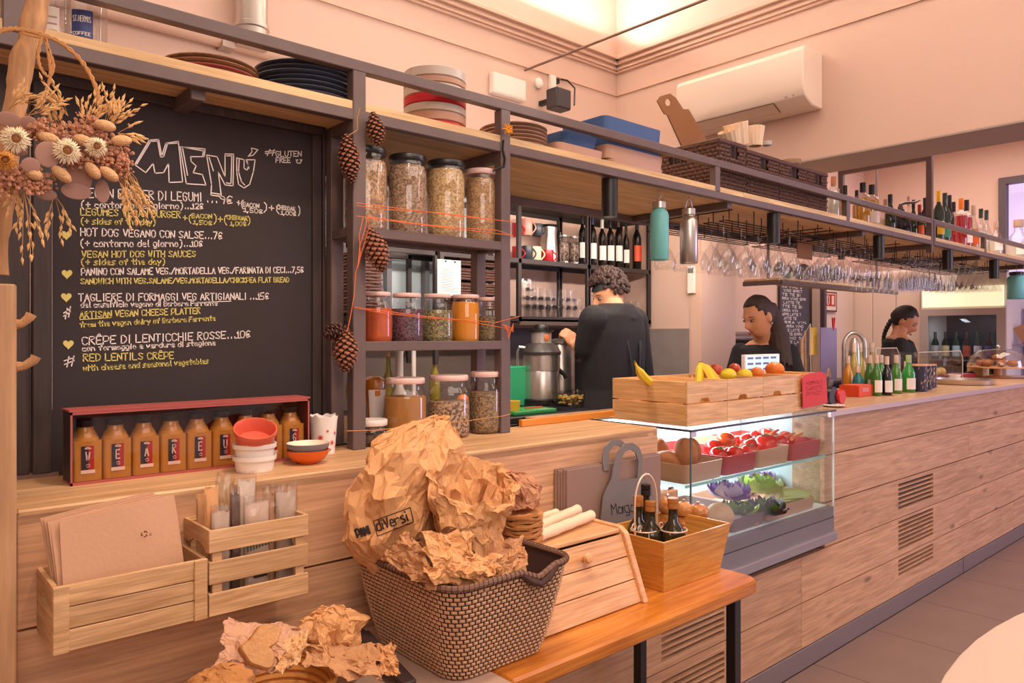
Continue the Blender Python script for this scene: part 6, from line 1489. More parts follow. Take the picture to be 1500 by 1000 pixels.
def face(t, M, browm, lip='a8584a'):
    mb=MB(); 
    for s in (-1,1): mb.ball((.0775,s*.031,.004),(.012,.014,.006),12,6,M)
    part('eye', mb, mat('eye_white','a89890',.5), t, smooth=True)['kind']='stuff'
    mb=MB()
    for s in (-1,1): mb.ball((.0835,s*.031,.003),(.007,.0065,.0062),10,6,M); mb.tube([M@V((.083,s*.018,.009)),M@V((.0905,s*.031,.0115)),M@V((.079,s*.046,.008))],.0016,5)
    part('lashes', mb, mat('dark_iris','20140f',.3), t, smooth=True)['kind']='stuff'
    mb=MB()
    for s in (-1,1): mb.tube([M@V((.090,s*.012,.024)),M@V((.091,s*.030,.030)),M@V((.076,s*.050,.024))],[.0012,.0018,.001],5)
    part('eyebrows', mb, browm, t)['kind']='stuff'
    mb=MB(); mb.tube([M@V((.088,-.020,-.067)),M@V((.099,-.008,-.064)),M@V((.101,0,-.066)),M@V((.099,.008,-.064)),M@V((.088,.020,-.067))],[.0015,.0035,.0035,.0035,.0015],6)
    mb.tube([M@V((.088,-.018,-.070)),M@V((.098,0,-.074)),M@V((.088,.018,-.070))],[.0015,.0042,.0015],6)
    part('lips', mb, mat('lips_'+lip,lip,.45), t, smooth=True)['kind']='stuff'
def hM(x,y,z,yaw,pitch,roll=0): return MX.Translation((x,y,z))@MX.Rotation(yaw,4,'Z')@MX.Rotation(pitch,4,'Y')@MX.Rotation(roll,4,'X')
# ---- man at the worktop, seen from behind and left
mp_ = V((3.17,2.73,0)); hd_ = R(97)
hp = aY(893,432,2.80); Hm = 1.93
Ri = MX.Rotation(-hd_,4,'Z')
def loc_(p, o=mp_, h=hd_): return MX.Rotation(-h,4,'Z')@(V(p)-V(o))
hl_ = loc_((hp.x,hp.y,hp.z)); 
wl_ = loc_(aY(842,505,2.98)); el_ = loc_(aY(858,516,2.78))
headm = hM(hl_.x,hl_.y,hl_.z,R(60),R(20))
arms = [(1,el_,wl_,(.3,.55,.8),(.6,-.3,-.3),1.15),(-1,(-.02,-.27,1.14),(.06,-.27,.93),(.3,.1,-1),(0,1,0),.4)]
man,k_ = person('man with curly hair and black headband, back turned, working at the kitchen worktop',(3.17,2.73,0),hd_,Hm,headm,arms,SKIN,w=1.08,collar=.028)
face(man, headm, HAIRB)
mb=MB(); random.seed(5)
for i in range(420):
    a=random.uniform(0,2*pi); tt=random.uniform(.0,1)**.7*pi*.56; t_=pi-tt
    p=head_pt(a,t_,cap=1)
    if p.x > .045 and p.z < .06: continue
    if p.x > .02 and p.z < .02: continue
    p=p*(1.12+.10*random.random())+V((-.006,0,.018)); mb.ball(headm@p,random.uniform(.010,.017),6,4)
part('curly_hair', mb, HAIRB, man, smooth=True, kind='stuff')
mb=MB(); vs=[]; n=40
for i in range(n):
    a=2*pi*i/n
    for dz,s in ((.050,1.05),(.084,1.05),(.084,1.13),(.050,1.13)): p=head_pt(a,math.acos(max(-1,min(1,-(dz)/.118))),cap=1); vs.append(headm@V((p.x*s,p.y*s,dz-.012*cos(a)*0)))
mb.add(vs,[(i*4+q,((i+1)%n)*4+q,((i+1)%n)*4+(q+1)%4,i*4+(q+1)%4) for i in range(n) for q in range(4)]); part('headband', mb, mat('headband_black','17171a',.7,var=.3,vscale=60), man, smooth=True)
part('headband_knot', MB().ball(headm@V((-.115,-.01,.035)),.024,10,8).ball(headm@V((-.112,-.02,.085)),.02,10,8), mat('headband_black','17171a',.7), man, smooth=True, kind='stuff')
mb=MB(); mb2=MB()
for i in range(90):
    a=random.uniform(-1,1)*1.15; z=random.uniform(-.105,-.035); p=head_pt(a,math.acos(-z/.118)); 
    if abs(p.y) < .022 and z > -.085 and z < -.05: continue
    if z > -.06 and abs(a) < .75: continue
    mb.ball(headm@(p*1.01),.0055,5,4)
part('beard', mb, HAIRB, man, smooth=True, kind='stuff')
# apron straps and apron skirt
part('apron', MB().lathe([(.235,.62),(.225,.80),(.215,1.0),(.205,1.10),(.200,1.10)],32,T(s=1)@MX.Diagonal((.80,1.0,1,1)),cap=False), APR, man, smooth=True)
part('apron_strap', MB().tube([(-.14,.04,1.08),(-.155,.05,1.25),(-.125,.065,1.42),(-.06,.07,1.50),(0,.06,1.53)],.007,6), APR, man, smooth=True)
part('apron_strap', MB().tube([(-.14,-.02,1.08),(-.16,-.03,1.25),(-.13,-.06,1.42),(-.06,-.07,1.50),(0,-.06,1.53)],.007,6), APR, man, smooth=True)
part('apron_strap', MB().tube([(-.14,.02,1.07),(-.165,-.0,1.25),(-.14,-.04,1.40),(-.09,-.065,1.47)],.006,6), APR, man, smooth=True)
# ---- woman left: long dark ponytail
wp = base(1120,2.30,0); wh = R(200); h1 = aY(1112,464,2.26)
hl_ = MX.Rotation(-wh,4,'Z')@(h1-wp); headw = hM(hl_.x,hl_.y,hl_.z,R(-38),R(20))
arms=[(1,(.06,.24,1.02),(.26,.14,.98),(1,-.3,-.2),(0,0,-1),.5),(-1,(.04,-.23,1.02),(.25,-.15,.98),(1,.3,-.2),(0,0,-1),.5)]
wm,_ = person('woman with long dark ponytail in a black t-shirt looking down behind the till screen',wp,wh,1.70,headw,arms,SKIN,w=.84)
face(wm, headw, HAIRB)
cap_hair(wm, headw, HAIRB, lambda x,y,z: (z > .078 and x < .075) or (x < -.012 and z > -.055) or (x < .045 and z > .045) or (x < .022 and z > .012), 1.05)
mb=MB(); hb=headw@V((-.095,0,.045)); 
pp=[hb,hb+V((-.035,.01,-.06)),hb+V((-.055,.03,-.16)),hb+V((-.045,.05,-.28)),hb+V((-.025,.06,-.36))]
for i in range(16):
    a=2*pi*i/16; off=V((cos(a)*.02,sin(a)*.024,0)); mb.tube([p+off*(1+.5*q) for q,p in enumerate(pp)],[.014,.018,.018,.014,.006],7)
mb.tube(pp,[.03,.038,.045,.036,.012],10); remeshed('ponytail', mb, HAIRB, wm, .008, 1)
part('earring', MB().ball(headw@V((-.004,.082,-.042)),.006,8,6), CHROME, wm, smooth=True)
# ---- woman right: braid, looking down to the right
wp2 = base(1315,2.36,0); wh2 = R(-62); h2 = aY(1324,470,2.36)
hl_ = MX.Rotation(-wh2,4,'Z')@(h2-wp2); headx = hM(hl_.x,hl_.y,hl_.z,R(-12),R(30))
arms=[(1,(.08,.22,1.08),(.28,.10,1.04),(1,-.3,-.2),(0,0,-1),.5),(-1,(.06,-.24,1.06),(.27,-.12,1.04),(1,.3,-.2),(0,0,-1),.5)]
wx_,_ = person('woman with a dark braid in black bending her head beside the drinks fridge',wp2,wh2,1.73,headx,arms,SKIN2,w=.92)
face(wx_, headx, HAIRK)
cap_hair(wx_, headx, HAIRK, lambda x,y,z: (z > .074 and x < .078) or (x < -.012 and z > -.06) or (x < .05 and z > .045) or (x < .025 and z > .012), 1.05)
mb=MB(); hb=headx@V((-.095,0,-.02))
for q in range(9):
    s=q/8; c=hb+V((-.05*s,-.07*s*0,-.03-.20*s))+V((-.02*sin(s*3),0,0)); 
    for sd in (-1,1): mb.ball(c+V((0,sd*.010,0)),(.020*(1-.4*s),.018*(1-.4*s),.020),8,6)
part('braid', mb, HAIRK, wx_, smooth=True, kind='stuff')
part('apron_strap', MB().tube([(.02,.07,1.41),(.10,.06,1.36),(.145,.055,1.2)],.008,6), APR, wx_, smooth=True); part('apron_strap', MB().tube([(.02,-.07,1.41),(.10,-.06,1.36),(.145,-.055,1.2)],.008,6), APR, wx_, smooth=True)
part('red_emblem', MB().tube([(.148+.002*cos(a),-.02+.016*cos(a),1.17+.016*sin(a)) for a in [2*pi*i/14 for i in range(14)]],.003,5,True), mat('red_embroidery','a8323a',.7), wx_)
# ================================================================ kitchen behind the ledge
random.seed(21)
kw = thing('kitchen_worktop','dark kitchen worktop with steel front behind the wooden ledge','worktop',(0,0,0)); ZW=1.06
part('worktop_slab', MB().bx((.6,2.66,1.03),(2.98,3.50,ZW)), mat('black_worktop','2a2828',.35), kw, bevel=.003)
part('worktop_body', MB().bx((.62,2.70,.0),(2.96,3.50,1.03)), mat('dark_cupboard','3a3535',.6), kw)
part('rail_front', MB().bx((.6,2.645,.965),(2.98,2.66,1.03)), BLACK, kw, bevel=.002)
for i in range(9):
    c = base(772+i*16,2.64,.985); part('knob', MB().lathe([(.008,0),(.010,.012),(0,.014)],10,T(c.x,2.645,.99,rx=R(90))), CHROME, kw, smooth=True)
struct('backsplash', MB().bx((-.2,3.535,.9),(4.12,3.549,1.50)), mat('brown_grey_tile','6f5f58',.5,var=.15,vscale=7), wb)
# orange edged boards lying at the back of the ledge
a=aY(752,626,1.945); b=aY(891,607,1.945)
single('wooden_lath', MB().bx((0,0,0),(.30,.018,.024)), mat('orange_wood','d98a35',.4), 'orange wooden lath at the back of the ledge beside the jar shelf', 'lath', (a.x,1.90,1.1365), bevel=.002)
single('wooden_lath', MB().bx((0,0,0),(b.x-a.x-.31,.018,.024)), mat('orange_wood','d98a35',.4), 'second orange wooden lath, nearer the display case, at the back of the ledge', 'lath', (a.x+.305,1.905,1.1365), bevel=.002)
# wall rack with bottles, mugs and glasses
wr = thing('wall_rack','dark steel wall rack with mugs, wine bottles and glasses above the kitchen worktop','rack',(0,0,0))
RY0,RY1 = 3.22,3.50
def xat(px, Y=RY0): return base(px,Y,0).x
RX = [xat(506),xat(640),xat(762),xat(817,RY1),xat(864),4.11]
zA,zB,zC = 2.24,1.905,1.565
for z in (zA,zB,zC):
    for y in (RY0,RY1-.025): part('rail', MB().bx((RX[0],y,z-.03),(4.12,y+.025,z)), STEELB, wr, bevel=.002)
    part('shelf', MB().bx((RX[2] if z == zA else RX[1],RY0+.02,z-.008),(4.12,RY1-.02,z-.001)), STEELB, wr)
part('lower_panel', MB().bx((RX[2],RY0,1.515),(4.12,RY0+.012,1.55)), mat('rack_brown_panel','5a4a44',.6), wr)
for x in RX: part('post', MB().bx((x-.0125,RY0,1.3 if x < 2.4 else 1.53),(x+.0125,RY0+.025,zA)), STEELB, wr, bevel=.002)
for x in RX: part('post', MB().bx((x-.0125,RY1-.025,1.3 if x < 2.4 else 1.53),(x+.0125,RY1,zA)), STEELB, wr, bevel=.002)
# wine bottles
WG = mat('dark_wine_glass','171210',.08,coat=.5)
def wine(lab, px, Y, z, hpx_top, wpx, cap, lbl, bodym=WG, loc=None, grp='wine bottles on the wall rack', nm='wine_bottle', cat='bottle', liquid=None, shape='bordeaux', lz=(.12,.46)):
    c = base(px,Y,z) if loc is None else loc; r = wpx*mpp(c)/2; H = zat(px,hpx_top,Y)-c.z
    t = thing(nm, lab, cat, (c.x,c.y,c.z+.0008), 0, grp)
    if shape == 'bordeaux': pr=[(r*.9,0),(r,.005),(r,H*.60),(r*.85,H*.67),(r*.40,H*.76),(r*.36,H*.80)]
    elif shape == 'tall': pr=[(r*.9,0),(r,.005),(r,H*.50),(r*.8,H*.60),(r*.42,H*.72),(r*.38,H*.80)]
    elif shape == 'square': pr=[(r*.95,0),(r,.005),(r,H*.66),(r*.9,H*.72),(r*.40,H*.76),(r*.38,H*.80)]
    elif shape == 'squat': pr=[(r*.9,0),(r,.01),(r*1.0,H*.45),(r*.7,H*.62),(r*.35,H*.72),(r*.33,H*.84)]
    part('bottle_body', MB().lathe(pr,18,cap=False), bodym, t, smooth=True, ang=60)
    if liquid: part('liquid', MB().lathe([(0,.005)]+[(a*.93,b if b > .004 else .006) for a,b in pr[:3 if shape!='tall' else 3]]+[(0,pr[2][1])],16), liquid, t, smooth=True)
    e=pr[-1]; part('bottle_cap', MB().lathe([(e[0]*1.12,e[1]-.002),(e[0]*1.15,e[1]),(e[0]*1.12,H),(0,H)],14), cap, t, smooth=True)
    if lbl: 
        rr=r+.0006; part('label', MB().add([(rr*cos(a),rr*sin(a),H*z_) for z_ in lz for a in [R(-175+15*i) for i in range(10)]],[(i,i+1,11+i,10+i) for i in range(9)]), lbl, t, smooth=True)
    return t
for i,(px,ty,w_,cap,lb,lab) in enumerate([(853,312,11,BLACK,PAPERW,'wine bottle with pale label at the left end of the wine row'),(868,313,12,mat('navy_capsule','28325f',.4),PAPERW,'wine bottle with navy capsule beside the rack post'),(882,320,12,PAPERW,PAPERW,'wine bottle with white capsule in the wine row'),(894,318,12,BLACK,PAPERW,'fourth wine bottle of the row with a low pale label'),(906,317,12,mat('brown_capsule','5a3a2a',.5),PAPERW,'wine bottle with brown cork and wide white label'),(917,329,10,BLACK,PAPERW,'short wine bottle with small label before the orange one'),(933,320,13,BLACK,mat('orange_red_label','e0522a',.5),'wine bottle with bright orange label at the right end of the row')]):
    wine(lab,px,3.34,zB+.001,ty,w_,cap,lb,lz=(.15,.44) if i != 6 else (.18,.48))
# mugs
def mug(lab, px, py, wpx, hpx, m, rz=0, Y=3.34):
    zz = aY(px,py,Y).z; zz = zB+.001 if py > 368 else zz
    c = base(px,Y,zz); k=mpp(c); r=wpx*k/2; h=hpx*k; t=thing('mug',lab,'mug',c,rz,'mugs on the wall rack')
    part('cup_wall', MB().lathe([(r*.85,0),(r,.008),(r,h),(r*.93,h),(r*.9,.008),(0,.008)],20), m, t, smooth=True, ang=50)
    part('handle', MB().tube([(r*.95+.022*sin(pi*s/8),0,h*.85-h*.7*s/8) for s in range(9)],.0045,6), m, t, smooth=True)
REDM=mat('red_mug','b3202a',.25); PINKM=mat('pink_mug','e0a090',.3); CREM=mat('cream_mug','ecd6b4',.3); DKM=mat('dark_teal_mug','333a44',.3)
for lab,px,py,w_,h_,m,rz in [('dark mug at the lower left of the mug group',772,368.5,17,22,DKM,-.6),('cream mug at the bottom of the mug group',784,369,18,22,CREM,-.7),('red mug right of the cream mug',802,369,18,19,REDM,-.7),('pink mug standing on the dark mug',771,345,18,24,PINKM,-.7),('dark mug standing on the cream mug',787,346,16,18,DKM,-.7),('red mug at the far left behind the rack post',757,368.5,14,20,REDM,-.6),('upper red mug at the far left behind the rack post',757,347,14,20,REDM,-.6)]: mug(lab,px,py,w_,h_,m,rz)
c=base(804,3.42,zB+.001); t=thing('steel_jug','tall steel jug with black handle behind the mugs on the wall rack','jug',c)
part('jug_body', MB().lathe([(.055,0),(.06,.05),(.052,.19),(.055,.24),(0,.24)],20), CHROME, t, smooth=True); part('handle', MB().tube([(.05,0,.22),(.10,0,.22),(.11,0,.15),(.10,0,.06),(.055,0,.05)],.009,6), BLACK, t, smooth=True); part('lid', MB().lathe([(.058,.238),(.056,.255),(0,.258)],18), BLACK, t, smooth=True)
for i,px in enumerate((826,841)):
    c=base(px,3.36,zB+.001); t=thing('cork_jar',['glass jar of dark corks in the middle of the wall rack','second glass jar with a round tag beside the wine bottles'][i],'jar',c,0,'cork jars on the wall rack'); r=.034
    part('glass_body', MB().lathe([(r,0),(r,.17),(r*.9,.18)],16,cap=False), GLASSJ, t, smooth=True); part('contents', MB().lathe([(0,.003),(r*.9,.003),(r*.9,.15),(0,.155)],14), grain('corks','4a3a33','a08a7c',70), t, smooth=True); part('lid', MB().lathe([(r*.95,.178),(r*.95,.19),(0,.19)],14), CHROME, t, smooth=True)
# tumblers
GT = glass('tumbler_glass', fac=.16, tint=.985, rough=.12)
def mk_glass(nm, lab, prof, cat, grp, m, n=14):
    return single(nm, MB().lathe(prof,n,cap=False), m, lab, cat, (0,0,0), group=grp, smooth=True, ang=60)
tb = None
rows_t = [(768,3.30,4),(778,3.30,4),(788,3.30,3),(798,3.30,3),(808,3.30,3),(818,3.28,2),(828,3.28,3),(838,3.28,3),(848,3.28,2),(773,3.40,4),(784,3.40,3),(795,3.40,3),(806,3.40,3),(815,3.40,2),(825,3.40,3),(836,3.40,3),(846,3.40,2),(915,3.32,2),(925,3.32,2),(935,3.32,2)]
for px,Y,n_ in rows_t:
    for q in range(n_):
        c=base(px,Y,zC+.001+.052*q)
        lab = 'clear glass tumbler stacked on the lower shelf of the wall rack' if px < 900 else 'clear glass tumbler stacked behind the man at the right end of the rack'
        if tb is None: tb=mk_glass('glass_tumbler',lab,[(.0,.001),(.026,.001),(.033,.075)],'glass','tumblers on the wall rack',GT); tb.location=c
        else: o=tb.copy(); COL.objects.link(o); o.location=c; o['label']=lab; o['group']='tumblers on the wall rack' if px < 900 else 'tumblers at the right end of the wall rack'
# juicer
c=base(793,3.05,ZW+.001); zt_=zat(793,475,3.05); k=mpp(c); t=thing('juicer','large steel juice extractor with black top and side lever on the kitchen worktop','juicer',c)
H=zt_-c.z; r=29*k
part('base', MB().lathe([(r*1.02,0),(r*1.02,.035),(r*.9,.04),(0,.04)],24), BLACK, t, smooth=True)
part('motor_body', MB().lathe([(r*.92,.04),(r*.92,H*.42),(r*.90,H*.43)],28,cap=False), CHROME, t, smooth=True); part('bowl', MB().lathe([(r*.94,H*.43),(r*.94,H*.62),(r*.85,H*.64)],28,cap=False), CHROME, t, smooth=True)
part('bowl_cover', MB().lathe([(r*.98,H*.62),(r*1.0,H*.66),(r*.75,H*.75),(r*.6,H*.77),(0,H*.77)],28), mat('dark_grey_plastic','3c3838',.3), t, smooth=True)
part('feed_chute', MB().lathe([(r*.52,H*.76),(r*.52,H*.91),(0,H*.91)],20), mat('speckled_steel','b0a59e',.35,.5,var=.2,vscale=60), t, smooth=True); part('orange_sticker', MB().ball((-r*.12,-r*.53,H*.84),(.018,.003,.018),12,8), mat('orange_sticker','e0703a',.5), t)
part('pusher', MB().lathe([(r*.62,H*.91),(r*.62,H*.93),(r*.38,H*.935),(r*.38,H*.97),(r*.30,H),(0,H)],20), BLACK, t, smooth=True)
fl=V((-.75,.66,0)); 
part('lever', MB().tube([V((0,0,H*.70))+fl*r*.6,V((0,0,H*.72))+fl*r*1.12,V((0,0,H*.66))+fl*r*1.2,V((0,0,H*.30))+fl*r*1.2,V((0,0,H*.28))+fl*r*1.08],.0085,6), CHROME, t, smooth=True)
part('spout', MB().tube([V((0,0,H*.45))-fl*r*.8,V((0,0,H*.38))-fl*r*1.15,V((0,0,H*.33))-fl*r*1.25],.013,8), BLACK, t, smooth=True)
c=base(821,3.12,ZW+.001); t=thing('steel_canister','tall steel canister right of the juice extractor','canister',c); part('canister_body', MB().lathe([(.085,0),(.085,.33),(.075,.35)],24,cap=False), CHROME, t, smooth=True); part('lid', MB().lathe([(.088,.345),(.09,.36),(.03,.375),(0,.375)],24), CHROME, t, smooth=True)
c=base(848,3.38,ZW+.001); t=thing('coffee_grinder','dark coffee grinder and pots behind the salad box','grinder',c); part('grinder_body', MB().lathe([(.09,0),(.07,.10),(.075,.22),(.05,.24)],16), BLACK, t, smooth=True); part('hopper', MB().lathe([(.05,.24),(.10,.42),(.10,.43)],20,cap=False), glass('smoky_glass',(.6,.5,.5),fac=.4), t, smooth=True); part('spout', MB().tube([(.03,-.08,.15),(.05,-.12,.17),(.08,-.13,.1)],.01,6), CHROME, t, smooth=True)
c=base(757,3.10,ZW+.001); single('green_crate', MB().bx((-.07,-.03,0),(.05,.1,.22)), mat('green_plastic','2f9a6a',.4), 'green plastic sheet standing left of the juice extractor', 'crate', c, bevel=.004)
c=base(840,2.85,ZW+.001); t=thing('salad_box','clear plastic box full of mixed salad on the worktop before the man','box',c); BG_=glass('clear_plastic',fac=.4,tint=.9)
part('box_wall', MB().tray((0,0,0),(.22,.15,.085),.02,.004,taper=.015), BG_, t); mb=MB()
for i in range(60): mb.ball((random.uniform(-.085,.085),random.uniform(-.05,.05),random.uniform(.015,.06)),(random.uniform(.01,.02),.013,.009),6,4)
part('salad', mb, grain('salad_mix','8a8a3a','e0a85a',60), t, kind='stuff')
c=base(775,2.78,ZW+.001); single('cutting_board', MB().bx((-.16,-.07,0),(.13,.1,.018)), mat('green_board','2f8f4a',.4), 'bright green cutting board at the front of the kitchen worktop', 'board', c, bevel=.003)
c=base(805,2.84,ZW+.001); single('black_tray', MB().tray((0,0,0),(.22,.2,.018),.015,.004), BLACK, 'shallow black tray right of the green cutting board', 'tray', c)
c=base(788,2.80,ZW+.0195); single('knife', MB().bx((-.09,-.006,0),(.03,.006,.006)), mat('orange_handle','c8502a',.4), 'orange handled knife lying on the green cutting board', 'knife', c)
c=base(752,2.76,ZW+.0195); single('yellow_pot', MB().lathe([(.03,0),(.035,.05),(.03,.05),(.026,.006),(0,.006)],16), mat('yellow_pot','d8b43a',.4), 'small yellow pot on the left end of the green board', 'pot', c, smooth=True)
# seen through the jar shelves: window panes, wicker basket, price sheet, oil bottles
wn2 = struct('window_2', MB().bx((1.95,3.49,1.50),(1.98,3.53,2.4)).bx((2.17,3.49,1.5),(2.2,3.53,2.4)).bx((2.42,3.49,1.5),(2.45,3.53,2.4)).bx((1.75,3.49,1.50),(2.85,3.53,1.53)), mat('grey_window_frame','6f6f74',.5))
struct('window_pane', MB().bx((1.75,3.535,1.5),(2.85,3.54,2.4)), mat('pale_blue_pane','b8c8cf',.3), wn2)
part('window_brace', MB().bar((2.0,3.48,2.05),(2.17,3.48,1.56),.025), mat('grey_window_frame','6f6f74',.5), wn2)
wicker('dark wicker basket in the kitchen seen left through the jar shelves', base(503,3.0,0).x, base(551,3.0,0).x, 2.95, 3.2, 1.55, .27, 'kitchen wicker baskets', 18, hole=False, step=.03)
part('basket_stand', MB().bx((RX[0]-.08,2.93,1.52),(RX[0]+.32,3.24,1.548)), STEELB, wr)
for i,(z) in enumerate((1.60,1.68,1.76,1.84)): wicker(['lowest flat wicker tray at the right of the price sheet','second flat wicker tray right of the price sheet','third flat wicker tray right of the price sheet','topmost flat wicker tray right of the price sheet'][i], base(676,3.25,0).x, base(738,3.25,0).x-.02, 3.26,3.44, z, .06, 'stacked wicker trays behind the jars', 4, hole=False, step=.03)
p0=aY(641,432,3.10); p1=aY(675,382,3.10)
t=single('price_sheet', MB().bx((0,0,0),(p1.x-p0.x,.002,p1.z-p0.z)), PAPERW, 'white printed sheet clipped on the rack seen between the jar shelves', 'paper', p0)
mb=MB(); W_=p1.x-p0.x; H_=p1.z-p0.z
for i in range(15): mb.bx((W_*.12,-.0015,H_*(.1+.05*i)),(W_*random.uniform(.6,.88),-.0008,H_*(.1+.05*i)+.003))
part('printed_lines', mb, mat('grey_print','8d8a90',.7), t, kind='stuff'); part('clip', MB().bx((W_*.3,-.006,H_*.93),(W_*.36,-.001,H_*.98)), BLACK, t); part('clip', MB().bx((W_*.7,-.006,H_*.93),(W_*.76,-.001,H_*.98)), BLACK, t)
part('post', MB().bx((p0.x+.02,3.105,1.5),(p0.x+.045,3.13,2.2)), STEELB, wr)
for i,(px,top,lab) in enumerate([(569,515,'olive oil bottle seen between the middle and lowest jars, left one'),(637,513,'olive oil bottle seen between the middle and lowest jars, right one')]):
    c=base(px,3.25,ZW+.001); t=thing('oil_flask',lab,'bottle',c,0,'oil bottles on the kitchen worktop'); H=zat(px,top,3.25)-c.z; part('bottle_body', MB().lathe([(.026,0),(.028,.01),(.028,H*.55),(.012,H*.7),(.011,H*.92)],16), mat('olive_oil','8a7a22',.15), t, smooth=True); part('cork', MB().lathe([(.010,H*.92),(.010,H),(0,H)],10), WBEECH, t, smooth=True)
c=base(585,3.2,ZW+.001); single('white_cap_bottle', MB().lathe([(.035,0),(.035,.10),(.02,.13),(.02,.30),(.03,.33),(0,.35)],16), mat('cloudy_plastic','cdbfb4',.35), 'tall pale plastic bottle between the two oil bottles', 'bottle', c, smooth=True)
c=base(606,3.3,ZW+.001); single('white_tap', MB().tube([(0,0,0),(0,0,.32),(.02,0,.34)],.012,8), WHITEP, 'thin white tap pipe between the oil bottles', 'tap', c, smooth=True)
c=base(678,3.25,ZW+.001); single('orange', MB().ball((0,0,.035),.035,14,10), ORA, 'orange lying in the kitchen behind the tall narrow jar', 'orange', c, smooth=True)
c=aX(1014,410,XW-.014); t=thing('remote_control','white air conditioner remote in its holder on the pale side wall','remote control',(XW-.013,c.y,c.z)); part('remote_body', MB().bx((-.02,-.028,-.09),(0,.028,.09)), WHITEP, t, bevel=.004); part('display', MB().bx((-.0215,-.02,.045),(-.02,.02,.078)), mat('grey_lcd','6d736a',.3), t)
# ================================================================ flasks hanging under the rack
def flask(lab, px, pt, pb, wpx, Y, m, capm, loop):
    c = base(px,Y,zat(px,pb,Y)); k = mpp(c); r = wpx*k/2; H = zat(px,pt,Y)-c.z
    t = thing('flask', lab, 'water bottle', c, 0, 'water flasks hanging under the rack')
    part('flask_body', MB().lathe([(r*.9,0),(r,.005),(r,H*.76),(r*.88,H*.82),(r*.64,H*.85),(r*.64,H*.88)],28), m, t, smooth=True, ang=60)
    part('cap', MB().lathe([(r*.70,H*.87),(r*.76,H*.88),(r*.76,H*.985),(r*.6,H),(0,H)],20), capm, t, smooth=True)
    top = 2.051-c.z
    if loop: part('cap_loop', MB().tube([(r*.66*cos(a),0,H*.95+.05*max(0,sin(a))) for a in [pi*i/12 for i in range(13)]],.003,6), capm, t, smooth=True)
    else: part('hook', MB().tube([(0,0,H),(0,0,H+.012),(.006,0,H+.016),(.008,0,H+.024),(0,0,H+.030),(-.006,0,H+.036),(-.005,0,H+.044),(0,0,H+.048),(0,0,top)],.0022,6), CHROME, t, smooth=True)
    if loop: part('hook', MB().tube([(0,0,H+.045),(.004,0,H+.055),(0,0,H+.065),(0,0,top)],.0022,6), CHROME, t, smooth=True)
flask('teal steel water flask with steel cap hanging from a hook under the rack',966,295,381,27,1.90,mat('teal_paint','74c6c8',.4),CHROME,False)
flask('bare steel water flask with wire loop hanging right of the teal one',1009,305,386,26,1.90,CHROME,CHROME,True)
flask('teal flask hanging at the far right end under the rack',1489,398,438,24,1.90,mat('teal_paint','4fa3a0',.4),BLACK,False)
# ================================================================ wire hangers and stemware
HM_ = mat('black_wire','1d191b',.4,.4)
hx0 = aY(1040,310,1.92).x
groups_h = [(3.02,3.92),(4.02,4.95),(5.36,6.15),(6.2,7.2)]
ZH = 1.985
ys_h = [1.90+.085*i for i in range(7)]
hl_names=['wire glass hanger nearest the flasks under the rack','second wire glass hanger under the rack','third wire glass hanger just past the tall post','last wire glass hanger at the rack end']
for gi,(a,b) in enumerate(groups_h):
    t = thing('glass_hanger', hl_names[gi], 'glass rack', (0,0,0), 0, 'wire glass hangers under the rack')
    for j in range(6):
        y0_=ys_h[j]+.022; y1_=ys_h[j+1]-.022
        part('wire_loop', MB().tube([(a,y0_,ZH),(b,y0_,ZH),(b,y1_,ZH),(a,y1_,ZH)],.003,5,True), HM_, t)
    for j in range(6):
        ym=(ys_h[j]+ys_h[j+1])/2
        for q in range(5):
            x=a+.02+(b-a-.04)*q/4
            part('hanger_rod', MB().tube([(x,ym-.02,ZH),(x,ym-.02,Z1b-.001)],.0026,5), HM_, t)
    part('cross_wire', MB().tube([(a+.01,ys_h[0],Z1a-.012),(a+.01,ys_h[-1],Z1a-.012)],.003,5), HM_, t); part('cross_wire', MB().tube([(b-.01,ys_h[0],Z1a-.012),(b-.01,ys_h[-1],Z1a-.012)],.003,5), HM_, t)
SG = glass('stemware_glass', fac=.34, tint=.98, rough=.05)
def stem_prof(R_,H,bowl,kind):
    # hung upside down: z=0 at the foot (top), going down
    L=H-bowl
    if kind=='wine': return [(.034,.001),(.034,-.001),(.006,-.006),(.0035,-.02),(.0035,-L+.01),(.012,-L),(R_*.8,-L-bowl*.25),(R_,-L-bowl*.5),(R_*.93,-L-bowl*.8),(R_*.80,-H)]
    if kind=='wide': return [(.036,.001),(.036,-.001),(.006,-.006),(.004,-.02),(.004,-L+.01),(.014,-L),(R_*.6,-L-bowl*.18),(R_,-L-bowl*.62),(R_*1.0,-L-bowl*.75),(R_*.86,-H)]
    if kind=='flute': return [(.028,.001),(.028,-.001),(.005,-.006),(.0035,-.02),(.0035,-L+.005),(.014,-L-.01),(R_,-L-bowl*.4),(R_,-L-bowl*.7),(R_*.85,-H)]
    return [(.034,.001),(.034,-.001),(.006,-.006),(.0035,-.02),(.0035,-L+.01),(.01,-L),(R_*.5,-L-bowl*.4),(R_,-H)]
gm_ = {}
def hang(kind, x, y, lab, grp, R_, H, bowl):
    if kind not in gm_: gm_[kind]=mesh(MB().lathe(stem_prof(R_,H,bowl,kind),18,cap=False),SG,True,0,70); gm_[kind].name='stem_glass'
    o=ob('stem_glass',gm_[kind],None,(x,y,ZH+.006)); tag(o,lab,'glass',grp); return o
random.seed(3)
KN={'wide':('large balloon wine glass hanging upside down on the nearest hanger by the flasks','balloon glasses by the flasks'),'wine':('clear wine glass hanging upside down from the wire hangers mid rack','wine glasses mid rack'),
 'flute':('narrow flute glass hanging upside down past the tall post','flute glasses past the tall post'),'cone':('cone shaped glass hanging upside down at the rack end','cone glasses at the rack end')}
